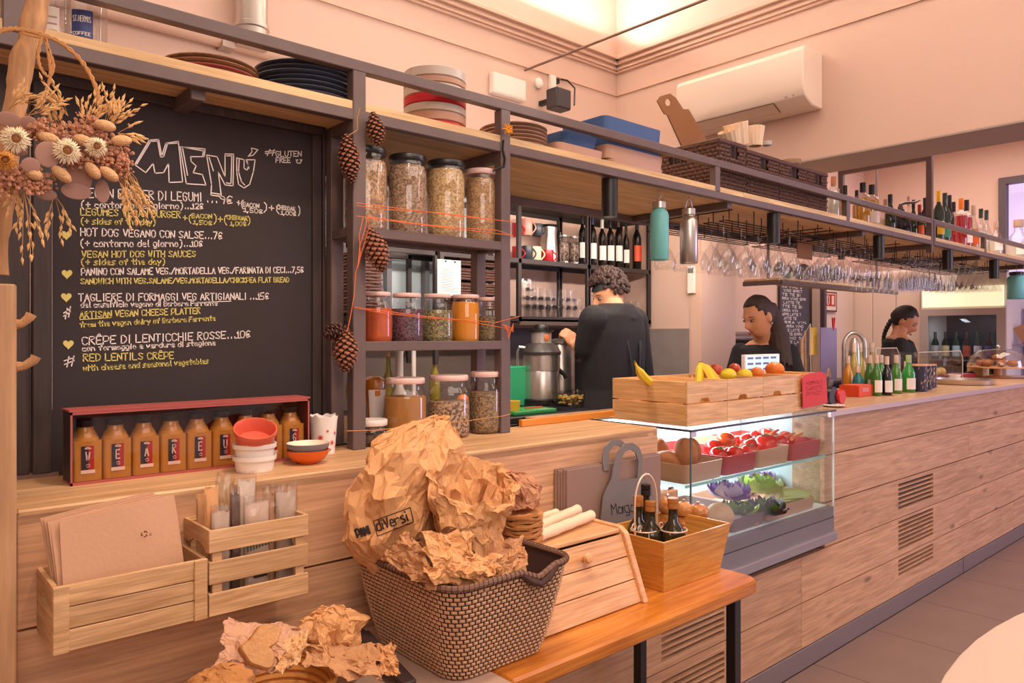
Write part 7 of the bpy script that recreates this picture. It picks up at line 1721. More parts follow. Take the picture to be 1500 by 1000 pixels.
for gi,(a,b) in enumerate(groups_h):
    kinds=[['wide'],['wine'],['flute'],['cone']][gi]
    for j in range(1,7 if gi else 6):
        y=ys_h[j]-.0; n=[6,7,8,8][gi]
        if gi==0 and j in (2,4): continue
        for q in range(n):
            if random.random()<.12: continue
            x=a+.07+(b-a-.12)*q/(n-1); kd=kinds[0]
            R_,H,bw={'wide':(.056,.205,.115),'wine':(.040,.19,.10),'flute':(.030,.21,.13),'cone':(.045,.17,.09)}[kd]
            hang(kd,x,y,KN[kd][0],KN[kd][1],R_,H,bw)
# ================================================================ bottles on the rack shelf
CGL = glass('clear_bottle_glass',fac=.35,tint=.90,rough=.05); GRN=mat('dark_green_glass','24352c',.1,coat=.4); DKG=mat('brown_dark_glass','2a1f1e',.1,coat=.4)
YEL=mat('yellow_liquid','e0a01e',.25); REDL=mat('red_liquid','b0182a',.2); AMB=mat('amber_liquid','c98a5a',.25); CLR=mat('pale_liquid','dcd6cc',.15); ORC=mat('orange_cap','e0781e',.4); YLC=mat('yellow_cap','e8b826',.4)
grp='bottles on the rack shelf'
LBW=PAPERW; LBY=mat('yellow_label','e6b93a',.6); LBG=mat('green_teal_label','3f8a7a',.5); LBO=mat('orange_label','d8602a',.5)
BT=[ # px, top, width, Y, cap, label, body, liquid, shape, label text
(1221,259,17,1.95,mat('copper_cap','b5714f',.5),None,CGL,CLR,'square','clear square bottle with copper stopper right of the wicker baskets'),
(1238,272,14,2.05,BLACK,None,CGL,YEL,'square','yellow liqueur bottle with black cap behind the thin rack post'),
(1255,279,12,2.10,BLACK,None,CGL,YEL,'square','short yellow bottle with black cap behind the tall yellow ones'),
(1264,268,20,1.97,BLACK,None,CGL,YEL,'square','yellow liqueur bottle with tall black cap, left of the pair'),
(1277,271,20,1.99,BLACK,LBW,CGL,YEL,'square','yellow liqueur bottle with white label, right of the pair'),
(1297,292,16,2.02,mat('pink_cap','caa192',.5),None,CGL,CLR,'squat','small clear bottle with pink stopper beside the dark one'),
(1304,285,15,1.98,BLACK,None,GRN,None,'tall','dark bottle left of the black carafe with spout'),
(1331,288,10,2.05,mat('pink_cap','caa192',.5),None,CGL,CLR,'tall','clear bottle with pinkish neck behind the carafe'),
(1338,293,11,1.98,BLACK,None,GRN,None,'tall','slim black capped bottle right of the carafe'),
(1347,300,12,1.96,mat('red_cap','b04030',.5),LBO,DKG,None,'tall','bottle with orange red label left of the tall rack post'),
(1355,290,13,2.0,BLACK,None,DKG,None,'bordeaux','dark bottle directly left of the tall rack post'),
(1375,280,15,1.95,YLC,LBY,GRN,None,'bordeaux','green bottle with bright yellow capsule just right of the tall post'),
(1384,283,16,1.99,GRN,LBG,GRN,None,'bordeaux','dark green bottle with teal label beside the yellow capped one'),
(1391,286,13,2.06,BLACK,None,DKG,None,'bordeaux','dark bottle behind the green ones'),
(1397,296,12,2.02,BLACK,None,CGL,REDL,'tall','red liqueur bottle with dark cap, left of the orange capped one'),
(1408,291,16,1.96,ORC,None,CGL,REDL,'square','red bottle with orange cap on the rack shelf'),
(1416,293,15,2.0,BLACK,LBW,CGL,REDL,'square','bright red bottle with dark cap beside the orange capped one'),
(1426,301,14,1.97,mat('tan_cap','b99a86',.5),LBO,CGL,AMB,'tall','clear bottle with tan stopper and orange label'),
(1437,306,14,1.97,GRN,LBW,CGL,CLR,'tall','clear bottle with dark green cap, left of two'),
(1445,308,13,2.03,GRN,None,CGL,CLR,'tall','clear bottle with dark green cap, right of two'),
(1459,325,17,1.95,mat('tan_cap','b99a86',.5),LBW,CGL,CLR,'squat','squat clear bottle with tan stopper near the rack end'),
(1492,322,34,1.98,mat('tan_cap','b99a86',.5),LBW,CGL,CLR,'squat','large round clear bottle at the right edge of the photo')]
for px,tp_,w_,Y,cap,lb,body,liq,shp,lab in BT:
    wine(lab,px,Y,ZS,tp_,w_,cap,lb,bodym=body,grp=grp,nm='liquor_bottle',liquid=liq,shape=shp,lz=(.18,.42))
# black carafe with spout
c=base(1319,1.99,ZS+.001); t=thing('carafe','black glass carafe with long metal pouring spout on the rack shelf','carafe',c); r=14*mpp(c); H=zat(1319,300,1.99)-c.z
part('carafe_body', MB().lathe([(r,0),(r*1.05,H*.2),(r*.9,H*.55),(r*.4,H*.75),(r*.38,H*.85)],20), mat('black_marbled_glass','23202a',.15,var=.9,vscale=40), t, smooth=True)
part('pour_spout', MB().tube([V((0,0,H*.85)),V((0,0,H*1.0)),V((.75,-.66,0))*.03+V((0,0,H*1.06)),V((.75,-.66,0))*.10+V((0,0,H*1.08)),V((.75,-.66,0))*.13+V((0,0,H*1.14))],[.012,.012,.010,.008,.004],8), mat('tarnished_metal','6e625c',.35,.7), t, smooth=True)
part('spout_stopper', MB().lathe([(.016,H*.84),(.018,H*.9),(.012,H*.98)],12), mat('tarnished_metal','6e625c',.35,.7), t, smooth=True)
# black cable on the shelf
mb=MB(); mb.tube([aY(1045,264,1.86)+V((0,0,.0)),(3.1,1.86,ZS+.004),(3.4,1.88,ZS+.004),(3.8,1.87,ZS+.004)],.003,5)
single('shelf_cable', MB().tube([(1.82,1.87,ZS+.004),(2.1,1.86,ZS+.004),(2.4,1.855,ZS+.004),(2.7,1.853,ZS+.004),(3.1,1.86,ZS+.004),(3.6,1.86,ZS+.004),(4.3,1.86,ZS+.004)],.003,5), BLACK, 'thin black cable running along the front edge of the rack shelf', 'cable', smooth=True)
# peg and black strap on the right post
a=aY(739,235,1.90); b=aY(744,272,1.90); single('wooden_peg', MB().bar((0,0,0),b-a,.008,.012), mat('pale_peg','d8b070',.6), 'wooden clothes peg hanging beside the right rack post', 'peg', a)
a=aY(738,205,1.815); single('black_strap', MB().tube([(0,0,0),(-.004,0,-.03),(.006,0,-.06),(.002,0,-.085),(-.03,.02,-.10)],.0035,6), BLACK, 'black strap looped round the rack post under the yellow bow', 'strap', a, smooth=True)
# card hanging behind the stemware
a=aY(1168,378,2.12); b=aY(1190,350,2.12); single('brown_card', MB().bx((0,0,0),(b.x-a.x,.003,b.z-a.z)), mat('brown_cardboard','996844',.8), 'small brown card hanging among the wine glasses', 'card', a)
# ================================================================ service counter items
ZK = 1.1125
gq='soft drink bottles on the counter'
GB=mat('green_bottle_glass','3f7f2c',.08,coat=.5,); GB2=mat('bright_green_glass','2f8a38',.08,coat=.5); DB=mat('black_cola_glass','1b1512',.08,coat=.5); OB=mat('amber_juice','d9932c',.12,coat=.5); PB=mat('pale_yellow_bottle','a8944a',.12,coat=.5); TB=mat('teal_bottle','2a7f80',.2)
FOIL=mat('cream_foil','e3cdb8',.5)
cbt=[(1242,521,14,1.98,FOIL,None,OB,'amber juice bottle, leftmost of the drinks on the counter'),(1251,502,15,2.06,FOIL,None,PB,'tall pale bottle with cream foil at the back left of the drinks'),(1261,502,15,2.10,FOIL,None,PB,'second tall pale bottle with cream foil at the back'),(1277,502,15,2.08,FOIL,None,PB,'third tall pale bottle with cream foil behind the green ones'),
(1257,537,16,1.90,FOIL,LBW,TB,'teal labelled bottle with white cap in front of the pale ones'),(1274,520,15,1.86,FOIL,LBW,GB,'green bottle at the left of the front row'),(1284,520,15,1.80,FOIL,LBW,GB,'second green bottle of the front row'),(1291,520,14,1.88,FOIL,None,GB,'green bottle half hidden behind the front row'),
(1299,522,15,1.77,FOIL,LBW,DB,'dark cola bottle in the front row'),(1313,520,15,1.79,FOIL,LBW,GB,'green bottle right of the dark cola bottle'),(1327,529,12,1.84,FOIL,LBW,GB,'shorter green bottle behind the bright green one'),(1331,520,18,1.78,mat('pale_green_cap','a9c088',.5),LBW,GB2,'bright green bottle at the right end of the front row')]
for px,tp_,w_,Y,cap,lb,body,lab in cbt: wine(lab,px,Y,ZK,tp_,w_,cap,lb,bodym=body,grp=gq,nm='drink_bottle',shape='tall',lz=(.08,.38))
# striped cup stack / canister with wooden lid
LCAN=mat('navy_patterned_can','2c2740',.5)
for i,(px,w_) in enumerate(((1347,20),(1357,14),(1363,10),(1367,9))):
    c=base(px,1.76+.03*i,ZK); r=w_*mpp(c)/2; H=zat(px,533,1.76+.03*i)-ZK
    t=thing('patterned_canister',['navy patterned canister with wooden lid, front one of the row','second navy patterned canister of the row','third navy patterned canister of the row','rearmost navy patterned canister'][i],'canister',c,0,'patterned canisters on the counter')
    part('canister_body', MB().lathe([(r,0),(r,H*.93)],20), LCAN, t, smooth=True); part('lid', MB().lathe([(r*1.02,H*.93),(r*1.02,H),(0,H)],20), WBEECH, t, smooth=True)
    mb=MB()
    for q in range(26):
        a=R(-170+random.uniform(0,140)); z=random.uniform(.04,.85)*H; rr=r+.0008; mb.tube([(rr*cos(a),rr*sin(a),z),(rr*cos(a+.1),rr*sin(a+.1),z+.008),(rr*cos(a+.05),rr*sin(a+.05),z+.016)],.0015,3)
    part('pale_pattern', mb, mat('pale_print','d9b9a0',.6), t, kind='stuff')
# orange box tray, tape dispenser
a=aZ(1232,580,ZK); t=thing('orange_box','open orange card box lying on the counter beside the red card','box',(a.x,a.y-.10,ZK+.0005)); OR=mat('orange_card','e04a22',.5)
L_=.30; 
part('box_base', MB().bx((0,0,0),(L_,.11,.003)), OR, t); part('box_side', MB().bx((0,0,.003),(L_*.6,.003,.06)), OR, t); part('box_side', MB().bx((0,.107,.003),(L_,.11,.06)), OR, t); part('box_end', MB().bx((0,.003,.003),(.003,.107,.06)), OR, t); part('box_flap', MB().bx((L_*.6,0,.003),(L_,.003,.018)), OR, t); part('box_lid', MB().bx((0,0,.0605),(L_*.6,.11,.063)), OR, t); part('box_inside', MB().bx((L_*.59,.003,.003),(L_*.6,.107,.06)), mat('brown_cardboard','996844',.8), t)
mb=MB(); st,W_=strokes('RIESO'); ribbons(mb,[[(x/W_*.07+.05,.028+y*.003) for x,y in L] for L in st],.0022,0,lambda u,v,q:(u,-.0012,v)); part('lettering',mb,PAPERW,t,kind='stuff')
c=base(1217,1.70,ZK+.001); t=thing('tape_roll','red tape roll on a black holder between the red card and orange box','tape',c)
part('holder', MB().lathe([(.045,-.03),(.045,.03)],24,T(-.03,0,.045,rx=R(90))), BLACK, t, smooth=True); part('roll', MB().lathe([(.034,-.025),(.034,.025)],24,T(.03,-.02,.04,rx=R(90))), mat('red_tape','d8352f',.3), t, smooth=True)
c=base(1214,1.66,ZK+.001); single('white_saucer', MB().lathe([(.03,0),(.055,.008),(.05,.008),(.0,.004)],24), WHITE, 'small white saucer on the counter below the tape roll', 'saucer', (c.x+.02,1.645,ZK+.001), smooth=True)
# chrome tap arch
c=base(1256,2.10,ZK); t=thing('beer_tap','chrome curved tap column behind the drink bottles','tap',(c.x,2.12,ZK)); H=zat(1256,487,2.12)-ZK; k=mpp(c)
part('tap_column', MB().tube([V((-.05,.045,0)),V((-.05,.045,H*.75))]+[V((-.05*cos(a),.045*cos(a),H*.75+H*.25*sin(a))) for a in [pi*i/10 for i in range(1,10)]]+[V((.05,-.045,H*.72)),V((.05,-.045,H*.55))],.013,10), CHROME, t, smooth=True)
part('tap_body', MB().lathe([(.04,0),(.035,H*.6),(.03,H*.8),(.015,H*.9),(0,H*.9)],20), CHROME, t, smooth=True)
# till screen
p0=aY(1091,546,1.98); p1=aY(1142,518,1.98); t=thing('till_screen','glowing touch screen of the till seen over the fruit crates','screen',(p0.x,1.98,ZK))
zz0=p0.z-ZK; zz1=p1.z-ZK; W_=p1.x-p0.x
part('screen_case', MB().bx((0,0,zz0-.02),(W_,.02,zz1)), WHITEP, t, bevel=.002); part('screen', MB().bx((.008,-.002,zz0),(W_-.008,-.0005,zz1-.008)), mat('lit_screen','bcd4ea',.2,emit='a9cdf0',estr=.7), t); part('stand', MB().bx((W_*.4,.02,0),(W_*.6,.06,zz1*.8)).bx((W_*.2,-.03,0),(W_*.8,.1,.012)), BLACK, t)
mb=MB()
for i in range(4):
    for j in range(3): mb.bx((.02+W_*.22*i,-.0035,zz0+.01+j*.028),(.02+W_*.22*i+W_*.16,-.0025,zz0+.02+j*.028))
part('screen_buttons', mb, mat('screen_dark','4a5a74',.3,emit='4a5a74',estr=.3), t, kind='stuff')
# menu stand, acrylic holder and dark purple card with clothes peg
ZKm=ZK
def card(nm,lab,x0,y0,x1,y1,Y,m,cat,th=.004):
    a=aY(x0,y1,Y); b=aY(x1,y0,Y); return single(nm, MB().bx((0,0,0),(b.x-a.x,th,b.z-max(a.z,ZKm))), m, lab, cat, (a.x,Y,max(a.z,ZKm)+.001), bevel=.001)
pc=card('price_board','lavender grey price board standing upright on the counter behind the menu stand',1202,480,1226,560,2.10,mat('lavender_board','6d6488',.6),'sign')
ac=thing('acrylic_holder','clear acrylic leaflet holder standing on the counter behind the fruit crates','holder',base(1176,2.12,ZK+.001)); HA=zat(1176,474,2.12)-ZK
part('side_panel', MB().prism([(0,0),(0,HA*.80),(.09,HA),(.10,HA),(.10,0)],0,.004,MX(((1,0,0,0),(0,0,1,0),(0,1,0,0),(0,0,0,1)))), CG, ac)
part('front_rim', MB().tube([(0,0,0),(0,0,HA*.80),(.09,0,HA),(.10,0,0)],.003,5), mat('acrylic_edge','e6d6c8',.2), ac); part('wood_frame', MB().bx((.02,.02,0),(.03,.03,HA*.78)).bx((.07,.02,0),(.08,.03,HA*.9)), WBEECH, ac); part('yellow_leaflet', MB().bx((.10,.01,HA*.55),(.19,.014,HA*.95)), mat('yellow_leaflet','c9a840',.6), ac)
single('dark_box', MB().bx((0,0,0),(.10,.08,.11)), mat('dark_tin','3a3436',.4,.3), 'dark metal box with steel rim behind the fruit crates', 'box', (base(1138,2.10,0).x,2.10,ZK+.001), bevel=.004)
c=aY(1221,476,2.10); t=thing('red_peg','red clothes peg clipped on top of the lavender price board','peg',c); part('peg_leg', MB().bar((-.002,0,-.03),(-.014,0,.045),.008), mat('red_plastic','b3202a',.4), t); part('peg_leg', MB().bar((.002,0,-.03),(.014,0,.045),.008), mat('red_plastic','b3202a',.4), t)
c=base(1214,2.0,ZK); t=thing('menu_stand','small dark tilted menu cards on a red stand right of the fruit crates','sign',(c.x,c.y,ZK+.001)); part('dark_card', MB().bx((0,0,0),(.09,.004,.11),T(.02,.02,.0,rx=R(-20))), mat('slate_card','3d3638',.6), t); part('red_card', MB().bx((0,0,0),(.05,.004,.09),T(-.05,0,.0,rx=R(-15),ry=R(-20))), mat('red_card','d8352f',.6), t); part('wooden_legs', MB().bar((.02,.02,.1),(.04,.02,.15),.006).bar((.06,.02,.1),(.04,.02,.15),.006), WBEECH, t)
mb=MB(); ribbons(mb,[[(.03+.012*i,.05),(.035+.012*i,.08)] for i in range(5)],.002,0,lambda u,v,q:(u,.013-.35*v*0+.0,v)); part('chalk_marks', mb, CHALKW, t, kind='stuff')
# acrylic dome + glass counters to the right
def gcase(lab, x0,x1,ytop,Y0_,Y1_,closed=True):
    a=aY(x0,560,Y0_).x; b=aY(x1,560,Y0_).x; z1=zat((x0+x1)/2,ytop,Y0_)-ZK; t=thing('counter_glass_case',lab,'glass case',(a,Y0_,ZK+.001)); W_=b-a; D_=Y1_-Y0_; cc=.05
    pr=[(0,0),(W_,0),(W_,z1-cc),(W_-cc,z1),(0,z1)]
    part('front_glass', MB().prism(pr,0,.004,MX(((1,0,0,0),(0,0,1,0),(0,1,0,0),(0,0,0,1)))), CG, t); part('back_glass', MB().prism(pr,D_,D_+.004,MX(((1,0,0,0),(0,0,1,0),(0,1,0,0),(0,0,0,1)))), CG, t)
    part('top_glass', MB().bx((0,.004,z1-.004),(W_-cc,D_,z1)), CG, t); part('rim', MB().tube([(0,0,0),(0,0,z1),(W_-cc,0,z1),(W_,0,z1-cc),(W_,0,0)],.003,5), mat('acrylic_edge','e6d6c8',.2), t, smooth=True); return t
gcase('curved clear sneeze guard behind the green drink bottles',1283,1318,510,1.95,2.1)
g1=gcase('long glass case with pastries on a red shelf, left of the cake dome',1345,1410,515,2.02,2.2); part('red_shelf', MB().bx((0,.01,.0),(aY(1432,560,2.02).x-g1.location.x,.17,.035)), mat('burgundy','8a1c30',.4), g1)
PST=mat('pastry','e2b45e',.7,bump=.5,bscale=60,var=.2,vscale=20)
for i in range(3):
    c=base(1364+i*7,2.10,ZK+.037); single('pastry', MB().ball((0,0,.03),(.05,.035,.032),10,7), PST, ['yellow pastry at the left of the red shelf','middle pastry on the red shelf','pastry at the right of the red shelf'][i], 'pastry', c, group='pastries on the red shelf', smooth=True)
c=base(1462,1.92,ZK+.001); t=thing('cake_dome','clear cake dome over pastries near the right edge of the counter','cake dome',c); rd=.21
part('dome', MB().lathe([(rd,.09),(rd,.12),(rd*.93,.17),(rd*.7,.215),(rd*.3,.235),(0,.24)],36,cap=False), glass('dome_glass',fac=.45,tint=.93), t, smooth=True); part('dome_knob', MB().ball((0,0,.25),.016,10,8), CHROME, t, smooth=True)
part('cake_stand', MB().lathe([(.10,0),(.09,.01),(.03,.02),(.03,.07),(rd*1.05,.08),(rd*1.05,.088),(0,.088)],32), WBEECH, t, smooth=True)
for i in range(7):
    a=i*.9; single('croissant', MB().ball((0,0,0),(.05,.032,.028),10,7), mat('croissant_crust','a8683a',.6,bump=.6,bscale=50,var=.2,vscale=15), ['croissant at the front of the cake dome','second croissant under the cake dome','third croissant under the cake dome','fourth croissant under the cake dome','fifth croissant under the cake dome','croissant at the back of the cake dome','croissant on top of the pile under the dome'][i], 'pastry', (c.x+.11*cos(a)*(i<6),c.y+.11*sin(a)*(i<6),ZK+.118+(.045 if i==6 else 0)), a, 'croissants under the cake dome', smooth=True)
c=aZ(1424,563,ZK); t=thing('steel_tray','round steel cake pan with cream sheet near the counter edge','tray',(c.x+.02,1.83,ZK+.001)); part('pan', MB().lathe([(.19,0),(.20,.035),(.195,.035),(.185,.004),(0,.004)],40), CHROME, t, smooth=True)
single('sandwich_box', MB().bx((0,0,0),(.16,.12,.11)), mat('layered_sandwich','e0c08a',.7,var=.35,vscale=30), 'layered sandwiches in a clear box between the cake pan and dome', 'sandwich', (base(1440,2.05,0).x,2.05,ZK+.001), bevel=.004)
single('dark_statue', MB().lathe([(.05,0),(.055,.03),(.035,.06),(.05,.09),(.04,.12),(.02,.14),(.03,.16),(0,.18)],18), mat('dark_wrapped_pastry','3a3234',.5,bump=.6,bscale=40), 'dark wrapped bundle standing in front of the fridge on the counter', 'bundle', base(1425,2.14,ZK+.001), smooth=True)
c=base(1398,1.98,ZK+.001); single('white_cup', MB().lathe([(.03,0),(.045,.05),(.042,.05),(.028,.004),(0,.004)],18), WHITE, 'white cup lying by the steel cake pan', 'cup', c, smooth=True)
# ================================================================ wall fittings
p0=aY(723,104,YB-.05); p1=aY(771,142,YB-.05); t=thing('emergency_light','white emergency light box on the back wall above the plates','lamp',(p0.x,YB-.051,0)); W_=p1.x-p0.x; za=aY(723,135,YB-.05).z; zb=p0.z
part('light_body', MB().bx((0,0,za),(W_,.05,zb)), WHITEP, t, bevel=.006); part('diffuser', MB().bx((.01,-.002,za+.012),(W_-.01,.0,zb-.012)), mat('diffuser_plastic','f3e6dc',.3), t)
p0=aY(812,128,YB-.20); p1=aY(838,164,YB-.20); t=thing('wall_speaker','small black loudspeaker on a bracket on the back wall','speaker',(p0.x,YB-.22,p1.z)); W_=.135; H_=(p0.z-p1.z)*1.05
part('speaker_body', MB().bx((0,0,0),(W_,.10,H_)), mat('black_speaker','3a3438',.5), t, bevel=.008); part('grille', MB().bx((.01,-.003,.01),(W_-.01,0,H_-.01)), mat('speaker_grille','4a4348',.7,bump=.5,bscale=400), t); part('bracket', MB().bar((W_/2,.10,H_*.6),(W_/2,.219,H_*.6),.03), BLACK, t)
q=aY(812,120,YB-.03); t=thing('junction_box','small white junction box with a black plug above the loudspeaker','box',(q.x,YB-.031,q.z)); part('box_body', MB().bx((-.03,0,-.05),(.02,.03,.045)), WHITEP, t, bevel=.003); part('plug', MB().bx((.02,0,.0),(.05,.025,.03)), BLACK, t)
a=aY(822,116,YB-.02); b=aY(838,140,YB-.10); single('speaker_cable', MB().tube([(0,0,0),(.05,-.01,.0),(.09,-.04,-.05),((b-a).x+.02,(b-a).y,(b-a).z-.06)],.006,6), BLACK, 'short black cable from the junction box to the loudspeaker', 'cable', a, smooth=True)
a=aY(769,103,YB-.02); b=V((a.x,-2,a.z-.02)); single('tie_rod', MB().tube([(0,0,0),b-a],.008,8), mat('tie_rod_steel','8a6f62',.5,.4), 'thin steel tie rod crossing the room from the back wall to the front', 'rod', a, smooth=True)
q=aY(790,108,YB-.02); single('wall_fitting', MB().lathe([(.035,0),(.035,.02),(.02,.03),(0,.03)],16,T(rx=R(90))), WHITEP, 'small round white fitting right of the emergency light', 'fitting', (q.x,YB-.001,q.z-.06), smooth=True)
# ventilation duct
r=aY(373,0,3.42); rr=23*mpp(r); t=thing('vent_duct','shiny steel ventilation pipe with coupling ring on the back wall','duct',(r.x,3.55-rr-.02,0)); zt0=aY(373,46,3.45).z
part('pipe', MB().lathe([(rr,zt0-.08),(rr,4.04)],32), CHROME, t, smooth=True); part('coupling_ring', MB().lathe([(rr,zt0+.0),(rr*1.10,zt0+.005),(rr*1.10,zt0+.025),(rr,zt0+.03)],32), CHROME, t, smooth=True)
a=aY(200,25,YB-.05); b=aY(480,92,YB-.05); t=thing('wall_pipe','horizontal cream wall pipe below the steel duct','pipe',(0,0,0)); part('pipe_run', MB().tube([(a.x-1.2,YB-.04,a.z-.0),(b.x,YB-.04,a.z)],.035,12), W_TRIM, t, smooth=True); part('clamp', MB().bx((r.x-.13,YB-.08,a.z-.04),(r.x-.07,YB,a.z+.04)), mat('grey_clamp','b5a196',.5), t)
# air conditioner
ax0,ax1=2.012,2.86; t=thing('air_conditioner','white wall mounted air conditioner above the wicker baskets','air conditioner',(XW-.002,0,0))
zt_=3.06; zb_=2.745; pr=[(0,zt_),(-.205,zt_),(-.225,zt_-.03),(-.225,zb_+.10),(-.205,zb_+.04),(-.12,zb_),(0,zb_)]
Mx=MX(((1,0,0,0),(0,0,1,0),(0,1,0,0),(0,0,0,1)))
part('casing', MB().prism(pr,ax0,ax1,Mx), mat('ac_white','efdccd',.35), t, bevel=.006, smooth=True, ang=30)
n0=V((-.205,0,zb_+.04)); n1=V((-.12,0,zb_)); 
def acq(y0,y1,s0,s1,o): 
    d=n1-n0; nn=V((d.z,0,-d.x)).normalized(); nn = -nn if nn.z>0 else nn; A=n0+d*s0+nn*o; B=n0+d*s1+nn*o; return [(A.x,y0,A.z),(A.x,y1,A.z),(B.x,y1,B.z),(B.x,y0,B.z)]
part('louver_gap', MB().add(acq(2.20,2.80,.02,.98,.002),[(0,1,2,3)]), mat('louver_dark','7a6458',.7), t); part('louver', MB().add(acq(2.205,2.795,.06,.94,.004),[(0,1,2,3)]), mat('ac_louver','e3c9b8',.4), t)
part('sensor', MB().lathe([(.010,0),(.010,.004),(0,.004)],12,T(-.206,2.12,zb_+.055,ry=R(-90))), mat('grey_sensor','9a8a84',.4), t); part('sensor', MB().lathe([(.008,0),(.008,.004),(0,.004)],12,T(-.206,2.08,zb_+.055,ry=R(-90))), mat('grey_sensor','9a8a84',.4), t)
# ================================================================ back room
sh_y=2.72; zsx=1.85
t=thing('hanging_shelf','wooden shelf with grey steel edge hanging in the back room left of the exit sign','shelf',(0,0,0)); s0=aY(1145,405,sh_y).x
part('shelf_board', MB().bx((s0,sh_y,zsx),(7.0,sh_y+.3,zsx+.02)), WSHELF, t); part('steel_edge', MB().bx((s0-.01,sh_y-.012,zsx-.03),(7.0,sh_y,zsx+.004)), STEEL, t); part('steel_edge', MB().bx((s0-.02,sh_y,zsx-.03),(s0,sh_y+.3,zsx+.004)), STEEL, t)
for x in (s0+.05,6.9): part('hanging_rod', MB().bx((x,sh_y+.13,zsx+.02),(x+.015,sh_y+.145,3.62)), STEEL, t)
c=base(1176,sh_y+.10,zsx+.021); t=thing('yarn_plant','dark tangled bundle of cord on the hanging shelf','bundle',c); mb=MB(); random.seed(4)
for i in range(26):
    a=random.uniform(0,2*pi); b=random.uniform(-.6,.6); r_=.062; u=V((cos(a),sin(a)*cos(b),sin(b))); v_=V((-sin(a)*sin(b),cos(b)*.2,cos(a))).normalized(); w_=u.cross(v_).normalized()
    mb.tube([V((0,0,.07))+(u*cos(q)+w_*sin(q))*r_ for q in [2*pi*k/14 for k in range(14)]],.005,5,True)
part('cord_loops', mb, mat('black_cord','2c2628',.6), t, smooth=True, kind='stuff')
c=base(1152,sh_y+.05,zsx+.021); single('green_jar', MB().lathe([(.03,0),(.03,.07),(.026,.07),(.024,.005),(0,.005)],16), mat('green_jar','3f9a74',.3), 'small green jar at the left end of the hanging shelf', 'jar', c, smooth=True)
for i in range(20):
    c=base(1196+(i%10)*9,sh_y+.08+.11*(i//10),zsx+.021)
    if tb: o=tb.copy(); COL.objects.link(o); o.location=c; o['label']='clear tumbler in the row on the hanging shelf of the back room'; o['group']='tumblers on the hanging shelf'; o.scale=(1,1,1.25)
# boards
def board(lab, x0,y0,x1,y1,Y,seed,rows,nm='chalk_menu',m=None):
    a=aY(x0,y1,Y); b=aY(x1,y0,Y); t=thing(nm,lab,'blackboard',(a.x,Y,a.z)); W_=b.x-a.x; H_=b.z-a.z
    part('board', MB().bx((0,0,0),(W_,.012,H_)), m or mat('slate_blue_board','4a434e',.7), t); mb=MB(); random.seed(seed); S='CAFFE LATTE TE BIRRA VINO SPRITZ CREPE PANE OLIO '
    for i in range(rows):
        z=H_*(.93-.88*i/rows); n=random.randint(8,14); k=random.randint(0,20); st,Ws=strokes(S[k:k+n]); ww=W_*random.uniform(.45,.8)
        ribbons(mb,[[(W_*.06+x/Ws*ww,z+y*H_*.0055) for x,y in L] for L in st],.005,0,lambda u,v,q:(u,-.002,v))
    part('chalk_writing', mb, CHALKW, t, kind='stuff'); return t
board('small blackboard price list on the back room wall behind the dark haired woman',1143,417,1186,520,3.52,1,16)
board('tall narrow blackboard with chalk drawings beside the side wall',1033,375,1058,560,3.50,2,20)
# exit sign panel
a=aY(1206,456,3.40); b=aY(1226,428,3.40); t=thing('fire_sign','red and white fire equipment sign in a dark frame in the back room','sign',(a.x,3.40,a.z)); W_=b.x-a.x; H_=b.z-a.z
part('frame', MB().bx((0,0,0),(W_,.012,H_)), mat('dark_sign_frame','5a3a3c',.5), t); part('sign_panel', MB().bx((W_*.08,-.002,H_*.08),(W_*.92,0,H_*.92)), mat('sign_cream','e0c9b8',.6), t); part('red_field', MB().bx((W_*.12,-.004,H_*.28),(W_*.86,-.002,H_*.88)), mat('sign_red','b81f2a',.5), t)
mb=MB().bx((W_*.22,-.006,H_*.40),(W_*.40,-.004,H_*.78)).bx((W_*.58,-.006,H_*.36),(W_*.74,-.004,H_*.80)).bx((W_*.28,-.006,H_*.32),(W_*.34,-.004,H_*.84)); part('pictogram', mb, mat('sign_cream','e0c9b8',.6), t, kind='stuff')
a=aY(1204,484,3.41); struct('door_1', MB().bx((a.x-.02,3.42,0),(a.x+.70,3.5,2.12)), mat('pinkish_door','d9bfb0',.6)); single('door_edge', MB().bx((0,0,0),(.045,.04,.62)), mat('dark_door_edge','54404a',.5), 'dark vertical closer strip beside the fire sign', 'strip', (a.x-.02,3.375,1.33))
# tall white cupboard
t=thing('tall_cupboard','tall white panelled cupboard left of the drinks fridge in the back room','cupboard',(7.72,0,0))
part('carcass', MB().bx((.02,2.78,0),(.5,3.46,2.1)), WHITEP, t)
for k in range(3): part('door', MB().bx((0,2.785+.225*k,.02),(.02,2.785+.225*k+.22,2.08)), mat('cupboard_door','ead2c2',.5), t, bevel=.003)
